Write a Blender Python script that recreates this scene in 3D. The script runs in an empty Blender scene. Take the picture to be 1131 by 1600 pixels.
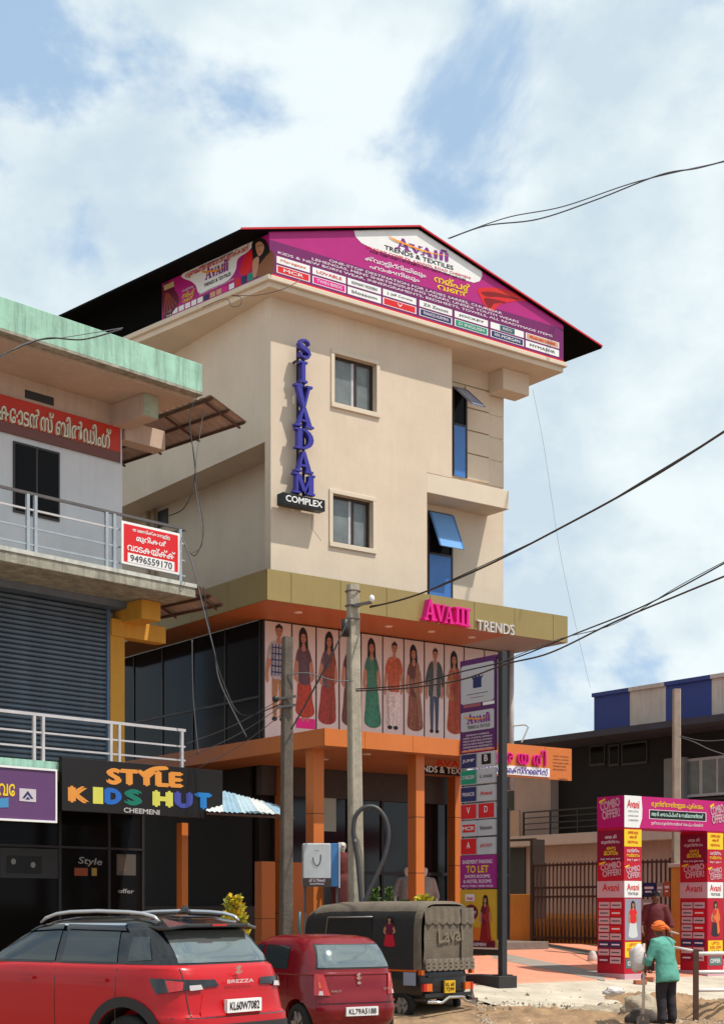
import bpy, bmesh, math, random
from mathutils import Vector, Matrix, noise
R = math.radians
random.seed(7)
SC = bpy.context.scene
COL = SC.collection
# ---------------------------------------------------------------- camera
FPX, U0, V0, CAMZ = 2360.0, 565.5, 1420.0, 1.8      # focal length in photo pixels, horizon row, eye height
cam = bpy.data.cameras.new('camera')
cam.sensor_fit = 'HORIZONTAL'; cam.sensor_width = 36.0
cam.lens = FPX / 1131.0 * 36.0
cam.shift_y = (V0 - 800.0) / 1131.0
cam.clip_start = 0.1; cam.clip_end = 6000
camo = bpy.data.objects.new('camera', cam); COL.objects.link(camo)
camo.location = (0, 0, CAMZ); camo.rotation_euler = (R(90), 0, 0)
SC.camera = camo
# ---------------------------------------------------------------- sun direction and sky
MA = math.atan2(0.596, 0.803)                        # heading of the main facade
_a = Vector((math.cos(MA), math.sin(MA), 0)); _b = Vector((-math.sin(MA), math.cos(MA), 0))
SUN = (_a * 0.62 - _b * 1.0 + Vector((0, 0, 2.35))).normalized()
sun = bpy.data.lights.new('sun', 'SUN'); sun.energy = 4.6; sun.angle = R(0.6); sun.color = (1.0, 0.94, 0.84)
suno = bpy.data.objects.new('sun', sun); COL.objects.link(suno)
suno.rotation_euler = SUN.to_track_quat('Z', 'Y').to_euler(); suno.location = (0, 0, 60)
wd = bpy.data.worlds.new('World'); SC.world = wd; wd.use_nodes = True
nt = wd.node_tree; nd = nt.nodes; lk = nt.links
for n in list(nd): nd.remove(n)
out = nd.new('ShaderNodeOutputWorld'); bg = nd.new('ShaderNodeBackground'); bg.inputs[1].default_value = 0.1
sky = nd.new('ShaderNodeTexSky'); sky.sky_type = 'NISHITA'; sky.sun_disc = False
sky.sun_elevation = math.asin(SUN.z); sky.sun_rotation = math.atan2(SUN.x, SUN.y)
sky.air_density = 1.0; sky.dust_density = 0.6; sky.ozone_density = 1.5
tc = nd.new('ShaderNodeTexCoord'); mp = nd.new('ShaderNodeMapping'); mp.inputs['Scale'].default_value = (1.0, 1.0, 1.35)
mp.inputs['Location'].default_value = (0.35, 0.0, 0.13)
n1 = nd.new('ShaderNodeTexNoise'); n1.inputs['Scale'].default_value = 4.4; n1.inputs['Detail'].default_value = 7
n1.inputs['Roughness'].default_value = 0.56; n1.inputs['Distortion'].default_value = 0.25
r1 = nd.new('ShaderNodeValToRGB'); r1.color_ramp.elements[0].position = 0.37; r1.color_ramp.elements[1].position = 0.47
r1.color_ramp.interpolation = 'EASE'
n2 = nd.new('ShaderNodeTexNoise'); n2.inputs['Scale'].default_value = 6.0; n2.inputs['Detail'].default_value = 6; n2.inputs['Roughness'].default_value = 0.55
r2 = nd.new('ShaderNodeValToRGB')
r2.color_ramp.elements[0].position = 0.40; r2.color_ramp.elements[0].color = (6.2, 7.5, 8.4, 1)
r2.color_ramp.elements[1].position = 0.58; r2.color_ramp.elements[1].color = (8.9, 9.8, 10.0, 1)
tint = nd.new('ShaderNodeMix'); tint.data_type = 'RGBA'; tint.inputs['Factor'].default_value = 0.75
tint.inputs[7].default_value = (5.0, 7.0, 9.4, 1)                # thin high haze over the blue
mix = nd.new('ShaderNodeMix'); mix.data_type = 'RGBA'
lk.new(tc.outputs['Generated'], mp.inputs['Vector']); lk.new(mp.outputs[0], n1.inputs['Vector']); lk.new(mp.outputs[0], n2.inputs['Vector'])
lk.new(n1.outputs['Fac'], r1.inputs[0]); lk.new(n2.outputs['Fac'], r2.inputs[0])
lk.new(sky.outputs[0], tint.inputs[6]); lk.new(tint.outputs[2], mix.inputs[6]); lk.new(r2.outputs[0], mix.inputs[7]); lk.new(r1.outputs[0], mix.inputs[0])
lk.new(mix.outputs[2], bg.inputs[0]); lk.new(bg.outputs[0], out.inputs[0])
SC.view_settings.view_transform = 'Standard'; SC.view_settings.look = 'None'
SC.view_settings.exposure = 0.0; SC.view_settings.gamma = 1.0; SC.view_settings.use_curve_mapping = False
# ---------------------------------------------------------------- frames: a facade's own axes (x along it, y back into it)
class Frame:
    def __init__(s, X, Y, ang, Z=0.0):
        s.X, s.Y, s.Z, s.ang = X, Y, Z, ang
        s.c, s.s = math.cos(ang), math.sin(ang)
    def loc(s, X, Y):
        dx, dy = X - s.X, Y - s.Y
        return (s.c * dx + s.s * dy, -s.s * dx + s.c * dy)
    def _ray(s, u, v):
        o = s.loc(0, 0); dx, dy = (u - U0) / FPX, 1.0
        return o, (s.c * dx + s.s * dy, -s.s * dx + s.c * dy), (V0 - v) / FPX
    def front(s, u, v, y):
        o, d, dz = s._ray(u, v); t = (y - o[1]) / d[1]
        return (o[0] + t * d[0], CAMZ + t * dz - s.Z)
    def side(s, u, v, x):
        o, d, dz = s._ray(u, v); t = (x - o[0]) / d[0]
        return (o[1] + t * d[1], CAMZ + t * dz - s.Z)
    def world(s, x, y, z=0):
        return (s.X + s.c * x - s.s * y, s.Y + s.s * x + s.c * y, s.Z + z)
def at(u, v, Y):
    return Vector(((u - U0) / FPX * Y, Y, CAMZ + (V0 - v) / FPX * Y))
M = Frame((423 - U0) / FPX * 31.0, 31.0, MA)                      # main building, origin at its front-left wall corner
G = Frame((308 - U0) / FPX * 27.8, 27.8, math.atan2(0.721, 0.693)) # green building, origin at its right balcony end
# ---------------------------------------------------------------- materials
MATS = {}
def mat(name, col, rough=0.7, var=0.12, scale=6.0, bump=0.0, metal=0.0, streak=0.0, coat=0.0, spec=0.5, dirt=None, alpha=None):
    if name in MATS: return MATS[name]
    m = bpy.data.materials.new(name); m.use_nodes = True
    t = m.node_tree; N = t.nodes; L = t.links; p = N['Principled BSDF']
    p.inputs['Roughness'].default_value = rough; p.inputs['Metallic'].default_value = metal
    p.inputs['Specular IOR Level'].default_value = spec
    if coat: p.inputs['Coat Weight'].default_value = coat; p.inputs['Coat Roughness'].default_value = 0.06
    tcn = N.new('ShaderNodeTexCoord'); last = None
    if var > 0:
        nn = N.new('ShaderNodeTexNoise'); nn.inputs['Scale'].default_value = scale; nn.inputs['Detail'].default_value = 6; nn.inputs['Roughness'].default_value = 0.62
        L.new(tcn.outputs['Object'], nn.inputs['Vector'])
        rp = N.new('ShaderNodeValToRGB'); e = rp.color_ramp.elements
        e[0].position = 0.3; e[1].position = 0.7
        e[0].color = (*[c * (1 - var) for c in col], 1); e[1].color = (*[min(1, c * (1 + var * 0.6)) for c in col], 1)
        L.new(nn.outputs['Fac'], rp.inputs[0]); last = rp.outputs[0]
        rr = N.new('ShaderNodeMapRange'); rr.inputs['To Min'].default_value = max(0.02, rough * 0.85); rr.inputs['To Max'].default_value = min(1, rough * 1.15)
        L.new(nn.outputs['Fac'], rr.inputs['Value']); L.new(rr.outputs[0], p.inputs['Roughness'])
    if streak > 0:
        ms = N.new('ShaderNodeMapping'); ms.inputs['Scale'].default_value = (5.5, 5.5, 0.45)
        L.new(tcn.outputs['Object'], ms.inputs['Vector'])
        ns = N.new('ShaderNodeTexNoise'); ns.inputs['Scale'].default_value = 1.6; ns.inputs['Detail'].default_value = 7; ns.inputs['Roughness'].default_value = 0.68
        L.new(ms.outputs[0], ns.inputs['Vector'])
        rs = N.new('ShaderNodeValToRGB'); rs.color_ramp.elements[0].position = 0.46; rs.color_ramp.elements[1].position = 0.78
        rs.color_ramp.elements[0].color = (0, 0, 0, 1); rs.color_ramp.elements[1].color = (streak,) * 3 + (1,)
        L.new(ns.outputs['Fac'], rs.inputs[0])
        mx = N.new('ShaderNodeMix'); mx.data_type = 'RGBA'; L.new(rs.outputs[0], mx.inputs[0])
        if last: L.new(last, mx.inputs[6])
        else: mx.inputs[6].default_value = (*col, 1)
        mx.inputs[7].default_value = (*(dirt or (0.10, 0.085, 0.06)), 1); last = mx.outputs[2]
    if last: L.new(last, p.inputs['Base Color'])
    else: p.inputs['Base Color'].default_value = (*col, 1)
    if bump > 0:
        nb = N.new('ShaderNodeTexNoise'); nb.inputs['Scale'].default_value = scale * 6; nb.inputs['Detail'].default_value = 5
        L.new(tcn.outputs['Object'], nb.inputs['Vector'])
        bn = N.new('ShaderNodeBump'); bn.inputs['Strength'].default_value = bump; bn.inputs['Distance'].default_value = 0.02
        L.new(nb.outputs['Fac'], bn.inputs['Height']); L.new(bn.outputs[0], p.inputs['Normal'])
    MATS[name] = m
    return m
def pr(name, col):                                    # printed vinyl or sign paint
    return mat('print_' + name, col, rough=0.42, var=0.05, scale=3, spec=0.35)
# ---------------------------------------------------------------- mesh collecting
class MB:
    def __init__(s): s.v = []; s.f = []; s.m = []; s.mi = 0; s.mats = None
    def add(s, vs, fs):
        o = len(s.v); s.v += [tuple(p) for p in vs]
        for f in fs: s.f.append([o + i for i in f]); s.m.append(s.mi)
        return s
    def box(s, x0, x1, y0, y1, z0, z1):
        return s.add([(x, y, z) for x in (x0, x1) for y in (y0, y1) for z in (z0, z1)],
                     [(0, 1, 3, 2), (4, 6, 7, 5), (0, 4, 5, 1), (2, 3, 7, 6), (0, 2, 6, 4), (1, 5, 7, 3)])
    def bar(s, p, q, w, h=None, up=(0, 0, 1)):        # square bar between two points
        p, q = Vector(p), Vector(q); d = (q - p).normalized(); h = h or w
        if abs(d.dot(Vector(up))) > 0.99: up = (0, 1, 0)
        a = d.cross(Vector(up)).normalized() * w / 2; b = a.cross(d).normalized() * h / 2
        vs = [e + i * a + j * b for e in (p, q) for i in (-1, 1) for j in (-1, 1)]
        return s.add(vs, [(0, 1, 3, 2), (4, 6, 7, 5), (0, 4, 5, 1), (2, 3, 7, 6), (0, 2, 6, 4), (1, 5, 7, 3)])
    def tube(s, pts, r, n=8, cap=True):
        pts = [Vector(p) for p in pts]; rings = []; prev = None
        for i, p in enumerate(pts):
            d = (pts[min(i + 1, len(pts) - 1)] - pts[max(i - 1, 0)]).normalized()
            if prev is None:
                prev = Vector((0, 0, 1)) if abs(d.z) < 0.9 else Vector((1, 0, 0))
            a = (prev - d * prev.dot(d)).normalized(); b = d.cross(a); prev = a
            rr = r[i] if isinstance(r, (list, tuple)) else r
            rings.append([p + (a * math.cos(2 * math.pi * k / n) + b * math.sin(2 * math.pi * k / n)) * rr for k in range(n)])
        vs = [q for ring in rings for q in ring]; fs = []
        for i in range(len(pts) - 1):
            for k in range(n):
                fs.append((i * n + k, i * n + (k + 1) % n, (i + 1) * n + (k + 1) % n, (i + 1) * n + k))
        if cap: fs.append(tuple(range(n))); fs.append(tuple((len(pts) - 1) * n + k for k in range(n)))
        return s.add(vs, fs)
    def loft(s, rings, cap=True, closed=True):
        n = len(rings[0]); vs = [q for r_ in rings for q in r_]; fs = []
        for i in range(len(rings) - 1):
            for k in range(n if closed else n - 1):
                fs.append((i * n + k, i * n + (k + 1) % n, (i + 1) * n + (k + 1) % n, (i + 1) * n + k))
        if cap: fs.append(tuple(range(n))); fs.append(tuple((len(rings) - 1) * n + k for k in range(n)))
        return s.add(vs, fs)
    def prism(s, poly, lo, hi, axis='y'):             # polygon in the other two axes, pushed along axis
        f = {'y': lambda p, t: (p[0], t, p[1]), 'x': lambda p, t: (t, p[0], p[1]), 'z': lambda p, t: (p[0], p[1], t)}[axis]
        n = len(poly)
        return s.add([f(p, lo) for p in poly] + [f(p, hi) for p in poly],
                     [tuple(range(n)), tuple(range(n, 2 * n))] + [(i, (i + 1) % n, n + (i + 1) % n, n + i) for i in range(n)])
    def sphere(s, c, r, n=12, m=8):
        r = r if isinstance(r, (tuple, list)) else (r, r, r)
        rings = []
        for i in range(1, m):
            ph = math.pi * i / m
            rings.append([(c[0] + r[0] * math.sin(ph) * math.cos(2 * math.pi * k / n), c[1] + r[1] * math.sin(ph) * math.sin(2 * math.pi * k / n), c[2] + r[2] * math.cos(ph)) for k in range(n)])
        return s.loft(rings)
    def build(s, name, m, parent=None, smooth=False, bevel=0.0, sub=0, loc=None, rz=None):
        me = bpy.data.meshes.new(name); me.from_pydata(s.v, [], s.f)
        ms = m if isinstance(m, (list, tuple)) else [m]
        for k in ms: me.materials.append(k)
        if len(ms) > 1: me.polygons.foreach_set('material_index', s.m)
        bm = bmesh.new(); bm.from_mesh(me); bmesh.ops.recalc_face_normals(bm, faces=bm.faces); bm.to_mesh(me); bm.free()
        if smooth:
            for p in me.polygons: p.use_smooth = True
        o = bpy.data.objects.new(name, me); COL.objects.link(o)
        if parent: o.parent = parent
        if bevel: md = o.modifiers.new('bevel', 'BEVEL'); md.width = bevel; md.segments = 2; md.limit_method = 'ANGLE'; md.angle_limit = R(40)
        if sub: md = o.modifiers.new('sub', 'SUBSURF'); md.levels = sub; md.render_levels = sub
        if loc is not None: o.location = loc
        if rz is not None: o.rotation_euler = (0, 0, rz)
        return o
def tag(o, label=None, cat=None, group=None, kind=None):
    if label: o['label'] = label
    if cat: o['category'] = cat
    if group: o['group'] = group
    if kind: o['kind'] = kind
    return o
def thing(name, label, cat, loc=(0, 0, 0), rz=0.0, group=None):
    o = bpy.data.objects.new(name, None); COL.objects.link(o)
    o.location = loc; o.rotation_euler = (0, 0, rz); o.empty_display_size = 0.3
    return tag(o, label, cat, group)
def fthing(name, label, cat, F, group=None):          # a thing built in a facade's own axes
    return thing(name, label, cat, (F.X, F.Y, F.Z), F.ang, group)
def bx(name, m, parent, x0, x1, y0, y1, z0, z1, bevel=0.0):
    b = MB().box(min(x0, x1), max(x0, x1), min(y0, y1), max(y0, y1), min(z0, z1), max(z0, z1))
    return b.build(name, m, parent, bevel=bevel)
def wall_holes(mb, x0, x1, z0, z1, holes, y0, y1):     # upright slab facing -y with rectangular openings
    holes = [(max(h[0], x0), min(h[1], x1), max(h[2], z0), min(h[3], z1)) for h in holes]
    xs = sorted({x0, x1, *[h[0] for h in holes], *[h[1] for h in holes]}); zs = sorted({z0, z1, *[h[2] for h in holes], *[h[3] for h in holes]})
    inside = lambda x, z: any(h[0] < x < h[1] and h[2] < z < h[3] for h in holes)
    nx, nz = len(xs) - 1, len(zs) - 1
    S = lambda i, k: 0 <= i < nx and 0 <= k < nz and not inside((xs[i] + xs[i + 1]) / 2, (zs[k] + zs[k + 1]) / 2)
    for i in range(nx):
        for k in range(nz):
            if not S(i, k): continue
            a, b, c, d = xs[i], xs[i + 1], zs[k], zs[k + 1]
            mb.add([(a, y0, c), (b, y0, c), (b, y0, d), (a, y0, d)], [(0, 1, 2, 3)]); mb.add([(a, y1, c), (b, y1, c), (b, y1, d), (a, y1, d)], [(3, 2, 1, 0)])
            if not S(i - 1, k): mb.add([(a, y0, c), (a, y1, c), (a, y1, d), (a, y0, d)], [(0, 1, 2, 3)])
            if not S(i + 1, k): mb.add([(b, y0, c), (b, y1, c), (b, y1, d), (b, y0, d)], [(0, 1, 2, 3)])
            if not S(i, k - 1): mb.add([(a, y0, c), (b, y0, c), (b, y1, c), (a, y1, c)], [(0, 1, 2, 3)])
            if not S(i, k + 1): mb.add([(a, y0, d), (b, y0, d), (b, y1, d), (a, y1, d)], [(0, 1, 2, 3)])
    return mb
# ---------------------------------------------------------------- flat print: lettering and drawn shapes on a plane
class Plane:                                           # O origin, X along the writing, Z up, N out of the surface
    def __init__(s, O, X, Z): s.O = Vector(O); s.X = Vector(X).normalized(); s.Z = Vector(Z).normalized(); s.N = s.X.cross(s.Z).normalized()
    def p(s, x, z, d=0.0): return s.O + s.X * x + s.Z * z + s.N * d
def FrontPlane(y): return Plane((0, y, 0), (1, 0, 0), (0, 0, 1))        # N = -y
_dg = None
def text_polys(body, bold=0.0):
    c = bpy.data.curves.new('t', 'FONT'); c.body = body; c.size = 1.0; c.resolution_u = 3
    o = bpy.data.objects.new('t', c); COL.objects.link(o)
    me = bpy.data.meshes.new_from_object(o.evaluated_get(bpy.context.evaluated_depsgraph_get()))
    vs = [(p.co.x, p.co.y) for p in me.vertices]; fs = [tuple(p.vertices) for p in me.polygons]
    bpy.data.objects.remove(o); bpy.data.curves.remove(c); bpy.data.meshes.remove(me)
    return vs, fs
def lettering(parent, body, m, pl, p0, p1, h, d=0.005, bold=0.0, lean=0.0, name='lettering', thick=0.0):
    """Writing whose baseline runs p0 -> p1 (x, z on the plane) and whose tallest mark is h high."""
    vs, fs = text_polys(body)
    if not vs: return None
    x0 = min(v[0] for v in vs); x1 = max(v[0] for v in vs); z0 = min(v[1] for v in vs); z1 = max(v[1] for v in vs)
    e = Vector((p1[0] - p0[0], p1[1] - p0[1])); L = e.length; e /= L; q = Vector((-e.y, e.x))
    bold = bold * .8; sx = L / (x1 - x0 + 2 * bold); sz = h / (z1 - z0 + 1.6 * bold); x0 -= bold; z0 -= bold * .8; b = MB()
    offs = [(0, 0)] if not bold else [(-bold, 0), (bold, 0), (0, bold * 0.8), (0, -bold * 0.8)]
    for k, (ox, oz) in enumerate(offs):
        pts = []
        for (x, z) in vs:
            zz = (z - z0 + oz) * sz; xx = (x - x0 + ox) * sx + lean * zz
            pts.append(pl.p(p0[0] + e.x * xx + q.x * zz, p0[1] + e.y * xx + q.y * zz, d + thick + k * 0.0006))
        b.add(pts, fs)
        if thick:                                       # side walls of raised letters
            cnt = {}
            for f in fs:
                for i in range(len(f)):
                    ed = (f[i], f[(i + 1) % len(f)]); key = (min(ed), max(ed)); cnt[key] = cnt.get(key, 0) + 1
            back = [p - pl.N * thick for p in pts]
            for (i, j), c in cnt.items():
                if c == 1: b.add([pts[i], pts[j], back[j], back[i]], [(0, 1, 2, 3)])
    return b.build(name, m, parent)
def spline(pts, n=6):
    out_ = []; k = len(pts)
    for i in range(k):
        a, b, c, d = [pts[(i + j - 1) % k] for j in range(4)]
        for t in range(n):
            s_ = t / n
            out_.append(tuple(0.5 * (2 * b[j] + (c[j] - a[j]) * s_ + (2 * a[j] - 5 * b[j] + 4 * c[j] - d[j]) * s_ ** 2 + (3 * b[j] - a[j] - 3 * c[j] + d[j]) * s_ ** 3) for j in range(2)))
    return out_
class Art:                                             # drawn shapes on one plane, each a little above the last
    def __init__(s, pl, x0, z0, w, h, d=0.004): s.pl, s.x0, s.z0, s.w, s.h, s.d = pl, x0, z0, w, h, d; s.b = MB(); s.ms = []; s.sh = 0.0
    def poly(s, pts, m, smooth=False, n=5):
        if smooth: pts = spline(pts, n)
        if m not in s.ms: s.ms.append(m)
        s.b.mi = s.ms.index(m); s.d += 0.0007
        s.b.add([s.pl.p(s.x0 + (p[0] + s.sh * (p[1] - .45)) * s.w, s.z0 + p[1] * s.h, s.d) for p in pts], [tuple(range(len(pts)))])
        return s
    def rect(s, x0, z0, x1, z1, m): return s.poly([(x0, z0), (x1, z0), (x1, z1), (x0, z1)], m)
    def ell(s, cx, cz, rx, rz, m, n=16): return s.poly([(cx + rx * math.cos(2 * math.pi * i / n), cz + rz * math.sin(2 * math.pi * i / n)) for i in range(n)], m)
    def line(s, pts, w, m):
        for (a, b) in zip(pts, pts[1:]):
            dx, dz = (b[0] - a[0]) * s.w, (b[1] - a[1]) * s.h; l = math.hypot(dx, dz) or 1; nx, nz = -dz / l * w / 2 / s.w, dx / l * w / 2 / s.h
            s.poly([(a[0] - nx, a[1] - nz), (b[0] - nx, b[1] - nz), (b[0] + nx, b[1] + nz), (a[0] + nx, a[1] + nz)], m)
        return s
    def build(s, name, parent): return s.b.build(name, s.ms, parent)
    def build_each(s, name, parent):                    # one object for each printed patch
        for f, mi in zip(s.b.f, s.b.m): MB().add([s.b.v[i] for i in f], [tuple(range(len(f)))]).build(name, s.ms[mi], parent)
# base colours
CREAM = mat('cream_plaster', (0.65, 0.535, 0.415), 0.85, 0.09, 0.9, 0.15, streak=0.13, dirt=(0.40, 0.32, 0.24))
CREAM2 = mat('cream_trim', (0.66, 0.56, 0.44), 0.8, 0.06, 2, 0.06)
GOLD = mat('gold_cladding', (0.33, 0.245, 0.09), 0.36, 0.07, 1.2, metal=0.25, streak=0.15, dirt=(0.17, 0.13, 0.07))
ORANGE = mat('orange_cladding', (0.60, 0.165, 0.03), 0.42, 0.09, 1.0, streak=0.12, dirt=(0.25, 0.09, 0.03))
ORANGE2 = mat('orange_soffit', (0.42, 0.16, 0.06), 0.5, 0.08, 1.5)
DARK = mat('dark_metal', (0.02, 0.019, 0.02), 0.5, 0.2, 5)
BROWNF = mat('brown_aluminium', (0.035, 0.022, 0.018), 0.45, 0.15, 5)
GLASS = mat('dark_glass', (0.007, 0.006, 0.006), 0.1, 0, spec=0.09)
GLASSB = mat('tinted_shop_glass', (0.006, 0.008, 0.013), 0.09, 0, spec=0.11)
GLASSG = mat('grey_window_glass', (0.17, 0.19, 0.19), 0.16, 0.3, 2.5, spec=0.6)
BLUEP = mat('blue_window_panel', (0.05, 0.17, 0.47), 0.3, 0.1, 2.5)
BLUEG = mat('blue_sash_glass', (0.15, 0.35, 0.68), 0.15, 0.1, 2.5, spec=0.7)
BLACKR = mat('black_roof_sheet', (0.004, 0.004, 0.004), 0.9, 0, spec=0.05)
REDT = mat('red_trim', (0.55, 0.012, 0.02), 0.45, 0.05)
WHITE = pr('white', (0.80, 0.80, 0.80)); MAG = pr('magenta', (0.43, 0.014, 0.19)); PURP = pr('purple', (0.17, 0.012, 0.115)); BLACK = pr('black', (0.008, 0.008, 0.008))
YEL = pr('yellow', (0.82, 0.56, 0.02)); RED = pr('red', (0.66, 0.015, 0.02)); NAVY = pr('navy', (0.022, 0.03, 0.12)); TEALP = pr('teal', (0.01, 0.24, 0.18)); PINK = pr('pink', (0.72, 0.01, 0.26))
CONC = mat('pole_concrete', (0.42, 0.37, 0.29), 0.9, 0.3, 5, 0.4, streak=0.35)
CABLE = mat('black_cable', (0.012, 0.011, 0.012), 0.6, 0)
STEEL = mat('painted_rail_steel', (0.52, 0.50, 0.52), 0.4, 0.12, 6)
# ================================================================ ground, apron and forecourt
def prof(y):                                            # height against distance in front of the main facade
    pts = [(-8.6, 0.0), (-7.8, 0.10), (-5.9, 0.35), (-3.0, 0.62), (0.8, 0.95), (3, 0.98)]
    if y <= pts[0][0]: return 0.0
    for (a, za), (b, zb) in zip(pts, pts[1:]):
        if y <= b: return za + (zb - za) * (y - a) / (b - a)
    return 0.98
def gz(X, Y): 
    x, y = M.loc(X, Y)
    k = max(0.0, min(1.0, (x + 3.5) / 3.0))             # the street side before the green building stays low
    return prof(y) * k
def on_ground(u, v, dz=0.0):                            # where the ray through a photo pixel meets the ground
    Y = 8.0
    while Y < 80:
        p = at(u, v, Y)
        if p.z <= gz(p.x, p.y) + dz: return p
        Y += 0.02
    return p
DIRT = mat('dirt_ground', (0.30, 0.19, 0.105), 0.95, 0.6, 2.4, 1.0, streak=0.5, dirt=(0.16, 0.09, 0.05))
CEM = mat('cement_apron', (0.50, 0.44, 0.35), 0.9, 0.25, 2.2, 0.6, streak=0.0)
TILE = mat('salmon_paving', (0.66, 0.265, 0.165), 0.75, 0.12, 3.0, 0.25)
TILEG = mat('grey_paving', (0.30, 0.265, 0.23), 0.8, 0.15, 3.0, 0.3)
def frange(a, b, s):
    r_ = []
    while a < b - 1e-6: r_.append(a); a += s
    return r_ + [b]
xs = [-1500, -400, -120, -40] + frange(-16, -3, 0.5) + frange(-2.8, 9, 0.15) + frange(9.5, 26, 0.5) + [60, 150, 500, 1500]
ys = [-30, 0] + frange(8, 20, 1.0) + frange(20.1, 27, 0.12) + frange(27.3, 34, 0.3) + frange(35, 50, 1.5) + [70, 120, 300, 900, 2600]
def dirt_z(X, Y):
    z = gz(X, Y); x, y = M.loc(X, Y)
    if 8 < Y < 60 and -16 < X < 26 and y < -7.4: z += 0.05 * noise.noise((X * 0.8, Y * 0.8, 0)) + 0.05 * noise.noise((X * 2.4, Y * 2.4, 3)) - 0.03
    if -16 < X < 26: z += .07 * max(0.0, min(1.0, (18.5 - Y) / 1.5))      # the road crown rises towards the near side
    return z
b = MB(); n = len(ys)
b.add([(x, y, dirt_z(x, y)) for x in xs for y in ys], [(i * n + k, (i + 1) * n + k, (i + 1) * n + k + 1, i * n + k + 1) for i in range(len(xs) - 1) for k in range(n - 1)])
tag(b.build('ground', DIRT, smooth=True), kind='structure')
def sheet(name, m, x0, x1, y0, y1, dz, nx=24, ny=24, wob0=0.0, wob1=0.0):   # a strip in the facade's axes laid over the ground
    b = MB(); P = []
    for i in range(nx + 1):
        x = x0 + (x1 - x0) * i / nx
        a = y0 + wob0 * (noise.noise((x * 0.9, 1.3, 0)) + 0.6 * noise.noise((x * 3.1, 7, 0))); c = y1 + wob1 * noise.noise((x * 1.1, 5, 0))
        for k in range(ny + 1):
            y = a + (c - a) * k / ny; X, Y, _ = M.world(x, y); P.append((X, Y, gz(X, Y) + (dz if k else dz - 0.16)))
            if k == 0: P[-1] = (P[-1][0], P[-1][1], P[-1][2])
    b.add(P, [(i * (ny + 1) + k, (i + 1) * (ny + 1) + k, (i + 1) * (ny + 1) + k + 1, i * (ny + 1) + k + 1) for i in range(nx) for k in range(ny)])
    return tag(b.build(name, m, smooth=True), kind='structure')
sheet('cement_apron', CEM, -0.4, 13.0, -7.75, -5.6, 0.05, 60, 16, 0.5, 0.0)
sheet('forecourt', TILE, -0.4, 8.9, -5.75, 3.0, 0.056, 30, 40, 0.12)

def ground_strip(name, m, t0, t1, b0, b1, dz, n=24):      # a band of paving between two lines on the ramp
    b = MB(); P = []
    for i in range(n + 1):
        k = i / n
        for (p, q) in ((t0, t1), (b0, b1)):
            g = on_ground(p[0] + (q[0] - p[0]) * k, p[1] + (q[1] - p[1]) * k, .056); P.append((g.x, g.y, gz(g.x, g.y) + dz))
    b.add(P, [(2 * i, 2 * i + 1, 2 * i + 3, 2 * i + 2) for i in range(n)]); return tag(b.build(name, m), kind='structure')
ground_strip('paving_band', TILEG, (770, 1488), (945, 1521), (770, 1498), (945, 1534), .061)
ground_strip('drain_channel', mat('drain_grey', (.10, .085, .075), .9, .3, 4), (815, 1470), (950, 1491), (830, 1476), (950, 1500), .061)
# ================================================================ main building
mb_ = fthing('commercial_building', 'cream four storey commercial building with gold fascia and orange entrance canopy', 'building', M)
ML = Frame(M.X, M.Y, MA - R(90))                        # its left wall: x towards the street, y into the building
ZT = 14.38                                              # soffit of the roof slab
XR = M.front(820, 800, 0)[0]; X705 = M.front(706, 700, 0)[0]; X667 = M.front(667, 800, 0)[0]; X795 = M.front(796, 700, 0)[0]
ZB = 7.95
zbeam = M.front(667, 738, 0)[1]                         # top of the box beam across the recess
wins = []
for (u0, v0, v1, u1) in ((522, 552, 629, 587.5), (519.3, 771, 847, 582)):
    x0, z1 = M.front(u0, v0, 0); _, z0 = M.front(u0, v1, 0); x1, _ = M.front(u1, v0, 0); wins.append((x0, x1, z0, z1))
w = MB(); wall_holes(w, 0, X705, ZB, ZT, wins + [(X667, X705 + 1, ZB - 1, zbeam)], 0, 0.22)
w.build('front_wall', CREAM, mb_)
ZSO = ML.front(418, 679, 0.0)[1]                        # the upper floor oversails the lower one on the left
bx('side_wall', CREAM, mb_, 0, 0.25, 0.22, 13, ZSO, ZT)
bx('side_wall', CREAM, mb_, 0.8, 1.05, 0.22, 13, ZB, ZSO - 0.12)
bx('side_soffit', CREAM, mb_, 0.001, 1.05, 0.22, 13, ZSO - 0.12, ZSO - 0.001)
bx('return_wall', CREAM, mb_, X667 - 0.22, X667 - 0.001, 0.22, 0.75, ZB, zbeam); bx('return_wall', CREAM, mb_, X705 - 0.22, X705 - 0.001, 0.22, 0.75, zbeam, ZT)
bx('side_wall', CREAM, mb_, XR - 0.25, XR, 1.0, 13, 1.0, ZT)
bx('back_wall', CREAM, mb_, 0.25, XR - 0.25, 12.75, 13, 0.9, ZT)
rw = bx('recessed_wall', CREAM, mb_, X667 - 0.3, XR, 0.75, 1.0, ZB, ZT)
# grooved plaster courses in the recess above the beam
zc = [M.front(735, v, 0.75)[1] for v in (572, 606, 640, 675, 711, 752)]
GRV = 0.03
for k in range(len(zc) - 1):
    z1, z0 = zc[k], zc[k + 1]
    wx = M.front(728, 700, 0.7)[0] if k >= 1 else X705 + 0.002
    bx('plaster_course', CREAM, rw, wx, X795, 0.70, 0.749, z0 + GRV, z1, 0.006)
    bx('plaster_course', CREAM, rw, X795 + 0.0, XR + 0.002, 0.735, 0.749, z0 + GRV - 0.02, z1 - 0.02, 0.004)
# box beam over the lower recess
xb1 = M.front(795, 770, 0)[0]
bm_ = bx('box_beam', CREAM2, mb_, X667 + 0.002, xb1, 0.003, 0.748, zbeam - 0.44, zbeam - 0.005, 0.01)
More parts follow.
